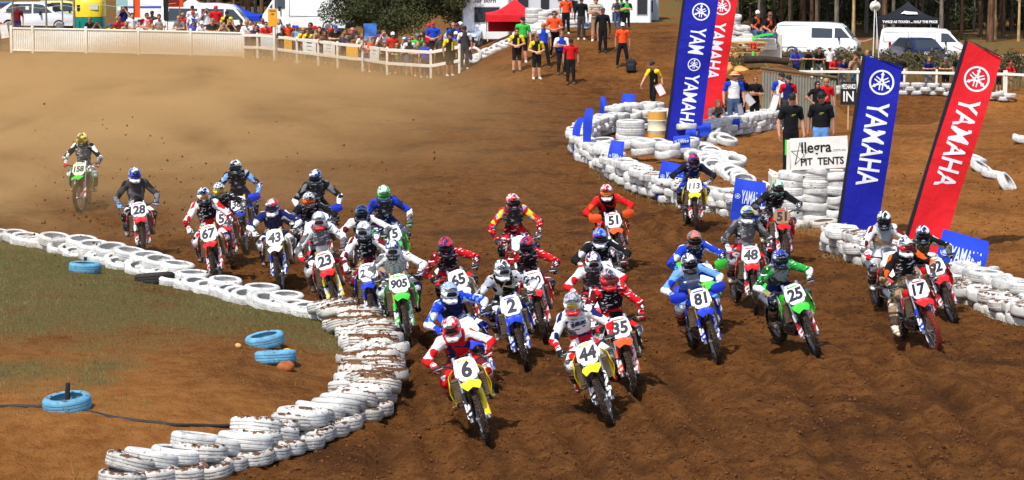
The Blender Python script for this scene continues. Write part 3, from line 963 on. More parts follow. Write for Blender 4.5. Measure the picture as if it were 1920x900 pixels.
def wheel(c, rt, w, rr, nk, rear):
    """tyre with knobs, rim with spokes and hub, disc"""
    M = T(c[0], 0, c[1]) @ MY
    prof = []
    for k in range(11):
        a = -1.9 + 3.8 * k / 10
        prof.append((rt - 0.052 + 0.045 * math.cos(a), 0.5 * w * math.sin(a) * 0.98))
    t = MB().lathe(prof, 36, M)
    for k in range(nk):
        a0 = 2 * math.pi * k / nk
        for row, (off, rad) in enumerate(((0, 0), (0.42, 0.004), (-0.42, 0.004), (0.80, 0.017), (-0.80, 0.017))):
            a = a0 + (0.5 * 2 * math.pi / nk if row in (1, 2) else 0)
            rk = rt - rad - 0.002
            p = M @ Vector((rk * math.cos(a), rk * math.sin(a), off * w * 0.5))
            rot = (M.to_3x3() @ Matrix.Rotation(a, 3, 'Z'))
            t.box(p, (0.022, 0.030, w * 0.17), rot)
    r = MB()
    r.lathe([(rr, -0.024), (rr - 0.012, -0.018), (rr - 0.016, 0), (rr - 0.012, 0.018), (rr, 0.024), (rr + 0.012, 0.022), (rr + 0.004, 0), (rr + 0.012, -0.022)], 30, M, True)
    r.lathe([(0.0, -0.062), (0.034, -0.062), (0.030, -0.03), (0.022, 0), (0.030, 0.03), (0.034, 0.062), (0, 0.062)], 12, M)
    for k in range(28):
        a = 2 * math.pi * k / 28; s = 1 if k % 2 else -1
        b = a + 0.55 * (1 if (k // 2) % 2 else -1)
        p0 = M @ Vector((0.030 * math.cos(b), 0.030 * math.sin(b), 0.045 * s)); p1 = M @ Vector((rr - 0.012 * 1, 0, 0)) if False else M @ Vector(((rr - 0.014) * math.cos(a), (rr - 0.014) * math.sin(a), 0))
        r.tube([p0, p1], 0.0028, 4, False)
    d = MB()
    yd = 0.068 if not rear else -0.068
    rd = 0.125 if not rear else 0.115
    d.lathe([(rd - 0.035, -0.002), (rd, -0.002), (rd, 0.002), (rd - 0.035, 0.002)], 24, M @ T(0, 0, -yd), True)
    for k in range(5):
        a = k * 1.2566
        d.tube([M @ Vector((0.03 * math.cos(a), 0.03 * math.sin(a), -yd)), M @ Vector(((rd - 0.03) * math.cos(a + .3), (rd - 0.03) * math.sin(a + .3), -yd))], 0.006, 5)
    return t.mesh(), r.mesh(), d.mesh()

BM = {}
BM['ft'], BM['fr'], BM['fd'] = wheel(FA, 0.350, 0.088, 0.272, 34, False)
BM['rt'], BM['rr'], BM['rd'] = wheel(RA, 0.335, 0.115, 0.246, 30, True)

def plate_poly(w, h, top):
    return [(-w * .5, h * .06), (-w * .47, h * .40), (-w * top, h * .5), (-w * .12, h * .5), (-w * .08, h * .44), (w * .08, h * .44), (w * .12, h * .5), (w * top, h * .5), (w * .47, h * .40), (w * .5, h * .06), (w * .40, -h * .40), (w * .30, -h * .5), (-w * .30, -h * .5), (-w * .40, -h * .40)]
PLM = None
def bike_meshes():
    global PLM
    up = STEER
    ax = Vector((FA[0], 0, FA[1]))
    off = Vector((math.cos(RAKE), 0, math.sin(RAKE)))         # forward, square to the forks
    for s, n in ((1, 'L'), (-1, 'R')):
        y = Vector((0, 0.115 * s, 0))
        b = ax + y - off * 0.012
        BM['tube' + n] = MB().tube([b + up * 0.34, b + up * 0.60, b + up * 0.90], [0.0265, 0.0275, 0.0275], 12).mesh()
        lo = MB().tube([b - up * 0.02, b + up * 0.04, b + up * 0.36], [0.030, 0.026, 0.024], 10)
        lo.box(b + off * 0.02, (0.075, 0.032, 0.075), frame_to(up, (0, 1, 0)).to_4x4().to_3x3(), 0, 0.012)
        BM['leg' + n] = lo.mesh()
        g = MB()
        rows = []
        for i in range(8):
            t = i / 7
            c = b + up * (0.03 + 0.37 * t) + off * (0.030 + 0.006 * math.sin(t * 3))
            wd = 0.030 + 0.012 * (1 - t)
            rows.append([c + Vector((0, u * wd, 0)) - off * (0.032 * u * u) for u in (-1, -.5, 0, .5, 1)])
        g.sheet(rows, 0.005)
        BM['guard' + n] = g.mesh()
    cl = MB()
    for h in (0.62, 0.86):
        c = ax + up * h - off * 0.02
        cl.box(c, (0.09, 0.275, 0.032), frame_to(up, (0, 1, 0)), 0, 0.012) if False else cl.tube([c + Vector((0, -0.13, 0)), c + Vector((0, 0.13, 0))], [0.036, 0.036], 8, True, 0, 0.6)
    cl.tube([ax + up * 0.6 - off * 0.05, ax + up * 0.88 - off * 0.05], 0.03, 8)
    BM['clamp'] = cl.mesh()
    # front fender
    g = []
    for i in range(13):
        t = i / 12
        x = 0.365 + 0.515 * t
        z = 0.800 + 0.085 * math.sin(min(1, t * 1.25) * 1.5) - 0.115 * max(0, t - 0.45) ** 1.4 * 1.6
        wd = 0.105 + 0.030 * math.sin(t * 2.4) - 0.045 * max(0, t - 0.75) / 0.25
        g.append([(x, u * wd, z - 0.030 * abs(u) ** 2.5 + (0.010 if abs(u) < 0.2 else 0)) for u in (-1, -.8, -.45, -.15, .15, .45, .8, 1)])
    BM['ffender'] = MB().sheet(g, 0.006).mesh()
    # front number plate: tilted back with the forks
    c = HEADC + off * 0.150 - up * 0.055
    Fm = Matrix((Vector((0, 1, 0)), up, off)).transposed()    # local x -> left (+y), y -> up, z -> forward
    Fm.col[0] = Vector((0, 1, 0))
    PLM = Matrix.Translation(c) @ Fm.to_4x4()
    pp = plate_poly(0.30, 0.29, 0.36)
    pl = MB()
    rows = []
    pl.prism(pp, -0.006, 0.0)
    for s in (1, -1):                                          # swept-back edges
        pl.prism([(0.133 * s, -0.03), (0.125 * s, 0.10), (0.150 * s, 0.08), (0.165 * s, -0.06), (0.14 * s, -0.09)], -0.05, -0.0065)
    pl.box((0, 0.155, -0.01), (0.10, 0.035, 0.012), None, 0, 0.004)
    me = pl.mesh(); me.transform(PLM); BM['plate'] = me
    # handlebar with crossbar, pad, grips, levers
    hb = MB()
    zc = HEADC + up * 0.145
    pts = []
    for y, dx, dz in ((-0.41, -0.055, 0.075), (-0.29, -0.035, 0.085), (-0.20, -0.01, 0.065), (-0.10, 0.0, 0.0), (0, 0, 0), (0.10, 0.0, 0.0), (0.20, -0.01, 0.065), (0.29, -0.035, 0.085), (0.41, -0.055, 0.075)):
        pts.append(Vector((GRIP[0] + 0.055 + dx, y, GRIP[2] - 0.075 + dz)))
    hb.tube(pts, 0.014, 8)
    hb.tube([pts[2] + Vector((0, 0.01, -0.005)), pts[6] + Vector((0, -0.01, -0.005))], 0.008, 6)
    hb.tube([pts[4] + Vector((0, -0.05, -0.01)), ax + up * 0.86 + Vector((0, -0.05, 0))], 0.018, 6)
    hb.tube([pts[4] + Vector((0, 0.05, -0.01)), ax + up * 0.86 + Vector((0, 0.05, 0))], 0.018, 6)
    BM['bar'] = hb.mesh()
    BM['pad'] = MB().box((pts[4].x, 0, pts[2].z - 0.004), (0.048, 0.24, 0.042), None, 0, 0.016).mesh()
    for s, n in ((1, 'L'), (-1, 'R')):
        e = Vector((pts[-1].x, pts[-1].y * s, pts[-1].z)); i_ = Vector((pts[-2].x, pts[-2].y * s, pts[-2].z))
        BM['grip' + n] = MB().tube([e + (e - i_).normalized() * 0.008, e, i_ + (e - i_) * 0.12, i_], [0.021, 0.019, 0.019, 0.024], 8).mesh()
        BM['lever' + n] = MB().tube([i_ + Vector((0.0, -0.02 * s, 0)), i_ + Vector((0.07, 0.0, -0.008)), i_ + Vector((0.075, 0.08 * s, -0.012)), e + Vector((0.055, 0, -0.012))], [0.012, 0.009, 0.007, 0.007], 6).mesh()
        rows = []
        for k in range(6):
            t = k / 5
            y = (0.21 + 0.235 * t) * s
            xx = GRIP[0] + 0.155 - 0.075 * t ** 2.5
            hh = 0.030 + 0.055 * math.sin(0.5 + t * 2.2)
            rows.append([(xx - 0.02 * abs(u), y, GRIP[2] + 0.006 + u * hh) for u in (-1, -.5, 0, .5, 1)])
        BM['hguard' + n] = MB().sheet(rows, 0.007).mesh()
        # radiator shroud: wide wing beside the tank
        rows = []
        top = [(0.47, 0.84), (0.40, 0.925), (0.26, 0.955), (0.08, 0.955), (-0.08, 0.915)]
        bot = [(0.46, 0.62), (0.38, 0.520), (0.24, 0.600), (0.06, 0.760), (-0.06, 0.840)]
        for k in range(5):
            ya = (0.255, 0.250, 0.205, 0.160, 0.120)[k]
            rows.append([(top[k][0] + (bot[k][0] - top[k][0]) * u, (ya + 0.028 * math.sin(u * 3.14)) * s, top[k][1] + (bot[k][1] - top[k][1]) * u) for u in (0, .25, .5, .75, 1)])
        BM['shroud' + n] = MB().sheet(rows, 0.006).mesh()
        rd = MB().box((0.345, 0.165 * s, 0.715), (0.035, 0.140, 0.33), Matrix.Rotation(R(-14), 3, 'Y'), 0, 0.006)
        for k in range(10):
            rd.box((0.405 - 0.0072 * k + 0.0, 0.165 * s, 0.58 + 0.030 * k), (0.012, 0.132, 0.010), Matrix.Rotation(R(-14), 3, 'Y'))
        BM['rad' + n] = rd.mesh()
        rows = []
        for k in range(5):
            t = k / 4
            x = -0.18 - 0.42 * t
            rows.append([(x, (0.118 + 0.02 * math.sin(t * 3)) * s, (0.83 + 0.03 * t) - u * (0.30 - 0.14 * t)) for u in (0, .33, .66, 1)])
        BM['side' + n] = MB().sheet(rows, 0.006).mesh()
        BM['peg' + n] = MB().box((-0.07, 0.21 * s, 0.415), (0.045, 0.09, 0.022), None, 0, 0.005).tube([(-0.10, 0.10 * s, 0.43), (-0.07, 0.17 * s, 0.415)], 0.014, 6).mesh()
        sw = MB()
        sw.tube([(-0.16, 0.085 * s, 0.44), (-0.45, 0.095 * s, 0.40), (-0.78, 0.092 * s, 0.335)], [0.035, 0.032, 0.022], 8, True, 0, 0.6)
        BM['swing' + n] = sw.mesh()
    # tank and seat
    rings = []
    for x, w, z0, z1 in ((0.34, 0.07, 0.80, 0.90), (0.28, 0.115, 0.74, 0.965), (0.14, 0.135, 0.72, 0.985), (0.0, 0.12, 0.72, 0.955), (-0.10, 0.09, 0.74, 0.925)):
        rings.append([(x, w * a, z0 + (z1 - z0) * b) for a, b in ((-.6, 0), (-1, .3), (-.9, .75), (-.45, 1), (.45, 1), (.9, .75), (1, .3), (.6, 0))])
    BM['tank'] = MB().loft(rings).mesh()
    rings = []
    for x, w, z0, z1 in ((0.16, 0.055, 0.93, 1.000), (0.02, 0.075, 0.88, 0.975), (-0.20, 0.088, 0.83, 0.945), (-0.42, 0.088, 0.84, 0.950), (-0.62, 0.070, 0.87, 0.955)):
        rings.append([(x, w * a, z0 + (z1 - z0) * b) for a, b in ((-1, 0), (-1, .7), (-.7, 1), (.7, 1), (1, .7), (1, 0))])
    BM['seat'] = MB().loft(rings).mesh()
    g = []
    for i in range(8):
        t = i / 7
        x = -0.45 - 0.62 * t; z = 0.845 + 0.17 * t - 0.04 * t * t; wd = 0.105 - 0.025 * t
        g.append([(x, u * wd, z - 0.035 * abs(u) ** 2) for u in (-1, -.6, -.2, .2, .6, 1)])
    BM['rfender'] = MB().sheet(g, 0.006).mesh()
    fr = MB()
    for s in (1, -1):
        fr.tube([HEADC + Vector((-0.04, 0.02 * s, -0.04)), (0.12, 0.10 * s, 0.80), (-0.14, 0.115 * s, 0.62), (-0.17, 0.10 * s, 0.38)], [0.03, 0.034, 0.036, 0.026], 8)
        fr.tube([HEADC + Vector((-0.02, 0.02 * s, -0.16)), (0.30, 0.06 * s, 0.52), (0.22, 0.08 * s, 0.32), (-0.14, 0.09 * s, 0.30), (-0.18, 0.10 * s, 0.40)], [0.026, 0.02, 0.018, 0.018, 0.02], 8)
        fr.tube([(0.0, 0.10 * s, 0.76), (-0.35, 0.085 * s, 0.83), (-0.62, 0.07 * s, 0.88)], 0.013, 6)
    fr.tube([HEADC - up * 0.18, HEADC + up * 0.03], 0.034, 10)
    BM['frame'] = fr.mesh()
    en = MB()
    en.box((0.02, 0, 0.42), (0.34, 0.22, 0.20), None, 0, 0.04)
    for k in range(5):
        en.box((0.10 + 0.012 * k, 0, 0.545 + 0.030 * k), (0.16, 0.155, 0.016), Matrix.Rotation(R(-10), 3, 'Y'), 0, 0.005)
    en.box((0.115, 0, 0.60), (0.11, 0.11, 0.20), Matrix.Rotation(R(-10), 3, 'Y'), 0, 0.02)
    for s in (1, -1):
        en.lathe([(0.0, 0.03), (0.06, 0.03), (0.085, 0.015), (0.09, 0)], 14, T(0.02, 0.10 * s, 0.41) @ Matrix.Rotation(R(-90 * s), 4, 'X'))
    BM['engine'] = en.mesh()
    BM['skid'] = MB().box((0.10, 0, 0.285), (0.36, 0.18, 0.02), Matrix.Rotation(R(-4), 3, 'Y'), 0, 0.006).mesh()
    BM['pipe'] = MB().tube([(0.20, 0.03, 0.60), (0.33, 0.04, 0.54), (0.30, -0.09, 0.45), (0.12, -0.145, 0.50), (-0.12, -0.13, 0.62), (-0.34, -0.13, 0.70)], [0.024, 0.026, 0.028, 0.026, 0.026, 0.03], 8).mesh()
    BM['muffler'] = MB().tube([(-0.34, -0.135, 0.70), (-0.38, -0.14, 0.715), (-0.72, -0.135, 0.815), (-0.76, -0.135, 0.826)], [0.035, 0.058, 0.054, 0.03], 10).mesh()
    BM['chain'] = MB().tube([(-0.16, 0.09, 0.475), (-0.735, 0.075, 0.40), (-0.80, 0.075, 0.335), (-0.735, 0.075, 0.265), (-0.16, 0.09, 0.415)], 0.010, 4).mesh()
    BM['shock'] = MB().tube([(-0.10, 0, 0.80), (-0.22, 0, 0.45)], 0.04, 10).mesh()
bike_meshes()

m_rub = mat((38, 30, 26), 0.9, dirt=0.52, var=0.2, sc_=9, dcol=(0.105, 0.055, 0.026))
m_redtyre = mat((120, 40, 25), 0.9, dirt=0.30, var=0.2, sc_=9)
m_alu = mat((150, 150, 152), 0.38, 0.85, dirt=0.30)
m_steel = mat((190, 190, 195), 0.25, 0.9, dirt=0.12)
m_gold = mat((196, 150, 70), 0.28, 0.8, dirt=0.12)
m_eng = mat((92, 90, 88), 0.5, 0.6, dirt=0.42)
m_blk = mat((24, 24, 26), 0.6, dirt=0.22)
m_grille = mat((120, 104, 84), 0.7, 0.2, dirt=0.5, var=0.15)
m_white = mat((228, 228, 226), 0.4, dirt=0.16)
m_plate = mat((236, 236, 236), 0.4, dirt=0.10, sc_=9)
PLASTIC = {'red': (200, 22, 26), 'blue': (20, 50, 185), 'green': (60, 190, 50), 'yellow': (238, 212, 20), 'orange': (225, 80, 20), 'white': (228, 228, 226), 'brown': (120, 84, 52), 'black': (26, 26, 28)}
def plastic(c): return mat(PLASTIC[c], 0.38, dirt=0.24, spec=0.5)
def decal(c):
    key = ('decal', c)
    if key not in _mc:
        m, nt = newmat('decal_plastic', 0.36, 0, 0.5)
        v = nt.coord(); a = lin(PLASTIC[c])
        col = nt.mix(nt.ramp(nt.noise(6, 1, 0.4, v, 1.6), 0.545, 0.555), a, (0.78, 0.78, 0.78) if c != 'white' else lin((190, 30, 36)))
        col = nt.mix(nt.ramp(nt.noise(9, 1, 0.4, v, 1.2), 0.60, 0.61), col, (0.02, 0.02, 0.025))
        col = nt.mix(nt.ramp(nt.noise(15, 6, 0.68, v), 0.60, 0.72), col, MUD)
        nt.color(col); _mc[key] = m
    return _mc[key]

STRIP = MB().box((0, 0, 0), (0.17, 0.018, 0.003)).mesh()
def make_bike(mw, num, col, label, steer=0.0, shroud=None, guards=None, forkc='white', tube='steel', plate=None, redtyre=False, numcol=(18, 18, 40), disc_guard=None):
    b = empty('motocross_bike', label, 'motorbike', 'motocross bikes racing round the corner', mw)
    S = T(*HEADC) @ Matrix.Rotation(steer, 4, STEER) @ T(*(-HEADC))
    pc = plastic(col); sh = decal(shroud or col); fg = decal(forkc)
    tb = m_gold if tube == 'gold' else m_steel
    def part(n, key, m, par=b, front=False, lab=None):
        return link(n, BM[key], par, m, lab, mw=(S if front and par is b else None))
    w = part('front_wheel', 'fr', m_alu, b, True)
    part('tyre', 'ft', m_redtyre if redtyre else m_rub, w, True, 'red-dusted knobbly tyre' if redtyre else None); part('brake_disc', 'fd', m_steel, w, True)
    for n in 'LR':
        f = part('fork', 'tube' + n, tb, b, True)
        part('fork_lower', 'leg' + n, m_steel, f, True); part('fork_guard', 'guard' + n, fg, f, True)
    part('triple_clamp', 'clamp', m_alu, b, True)
    part('front_fender', 'ffender', pc, b, True)
    pl = part('number_plate', 'plate', plate or m_plate, b, True)
    if num:
        sz = {1: 0.285, 2: 0.245, 3: 0.185}[len(num)]
        t = text_mesh(num, sz, sz * 0.042, 0.12, 0.0015, 0.97)
        link('plate_strip', STRIP, pl, decal('white' if col in ('white',) else col), mw=PLM @ T(0, 0.128, 0.002))
        link('race_number', t, pl, mat(numcol, 0.5), mw=PLM @ T(0, 0.005, 0.0035))
    hb = part('handlebar', 'bar', m_blk, b, True)
    part('bar_pad', 'pad', sh, hb, True)
    for n in 'LR':
        part('grip', 'grip' + n, m_blk, hb, True); part('lever', 'lever' + n, m_alu, hb, True)
        if guards: part('handguard', 'hguard' + n, plastic(guards), hb, True)
    for n in 'LR':
        part('radiator_shroud', 'shroud' + n, sh); part('radiator', 'rad' + n, m_grille)
        part('side_panel', 'side' + n, m_white if col != 'brown' else pc); part('footpeg', 'peg' + n, m_steel)
        part('swingarm', 'swing' + n, m_alu)
    part('tank', 'tank', pc); part('seat', 'seat', m_blk); part('rear_fender', 'rfender', pc); part('frame', 'frame', m_alu)
    part('engine', 'engine', m_eng); part('skid_plate', 'skid', m_blk); ex = part('exhaust', 'pipe', m_alu); part('muffler', 'muffler', m_alu, ex)
    part('chain', 'chain', m_eng); part('shock_absorber', 'shock', m_gold)
    rw = part('rear_wheel', 'rr', m_alu)
    part('tyre', 'rt', m_rub, rw); part('brake_disc', 'rd', m_steel, rw)
    return b

SKIN = (186, 128, 100)
m_skin = mat(SKIN, 0.6, var=0.06)
def lens_mat(c):
    key = ('lens', c)
    if key not in _mc:
        m, nt = newmat('goggle_lens', 0.12, 0.3, 0.6); nt.color(lin(c)); _mc[key] = m
    return _mc[key]
def make_rider(mw, pose, label, hel, gog, jersey, chest, sleeve, fore, glove, pants, knee, boot, head_rot=(0, 0, 0), lens=(30, 30, 34), word=None):
    me, hd, chf = RPOSE[pose]
    p = link('person', me, None, [jersey, chest, sleeve, fore, glove, pants, knee, boot, mat((60, 48, 38), 0.8, dirt=0.4), m_skin], label, 'person', 'motocross riders', None, mw)
    hm = T(*hd) @ Euler(head_rot).to_matrix().to_4x4()
    h = link('helmet', HEL[0], p, [hel[0], hel[1]], mw=hm)
    link('peak', HEL[1], h, hel[0]); g = link('goggles', HEL[2], h, mat(gog, 0.5)); link('goggle_lens', HEL[3], h, lens_mat(lens)); link('chin_vent', HEL[4], h, m_blk)
    if word:
        c, up_, f_ = Vector(chf[0]), Vector(chf[1]), Vector(chf[2])
        W = Matrix((Vector((0, 1, 0)), up_, f_)).transposed().to_4x4()
        W.col[0] = (0, 1, 0, 0)
        link('jersey_lettering', text_mesh(word, 0.062, 0.002, 0.1, 0.012), p, mat((232, 232, 236) if word != 'SUZUKI' else (24, 30, 90), 0.7), mw=T(*(c + f_ * 0.142)) @ W)
    return p
# ------------------------------------------------------------------ the race: 33 bikes and riders
K = {'w': (232, 232, 232), 'k': (22, 22, 26), 'g': (112, 112, 116), 'd': (62, 60, 62), 'r': (204, 24, 30), 'n': (26, 34, 92), 'b': (28, 62, 200), 'l': (110, 160, 225), 'y': (236, 206, 30),
     'o': (232, 92, 24), 'e': (38, 168, 66), 'm': (110, 24, 34), 't': (160, 132, 100), 'c': (222, 214, 190), 'v': (88, 82, 58), 's': (168, 170, 178), 'p': (238, 110, 84)}
def cl(code, dirt=0.16):
    """colour code to a cloth: one letter plain, two or three a printed pattern; a leading # is a check, = a stripe"""
    if code[0] == '#': return cloth(K[code[1]], K[code[2]], 'check', None, dirt, 22)
    if code[0] == '=': return cloth(K[code[1]], K[code[2]], 'stripe', None, dirt, 9)
    if len(code) == 1:
        c = K[code]; lum = sum(c) / 3
        return cloth(c, tuple(int(v * 0.45) for v in c) if lum > 70 else tuple(int(v * 0.5 + 62) for v in c), 'kit', (225, 225, 228) if lum < 170 else (40, 44, 66), dirt)
    return cloth(K[code[0]], K[code[1]], 'graphic', K[code[2]] if len(code) > 2 else None, dirt)
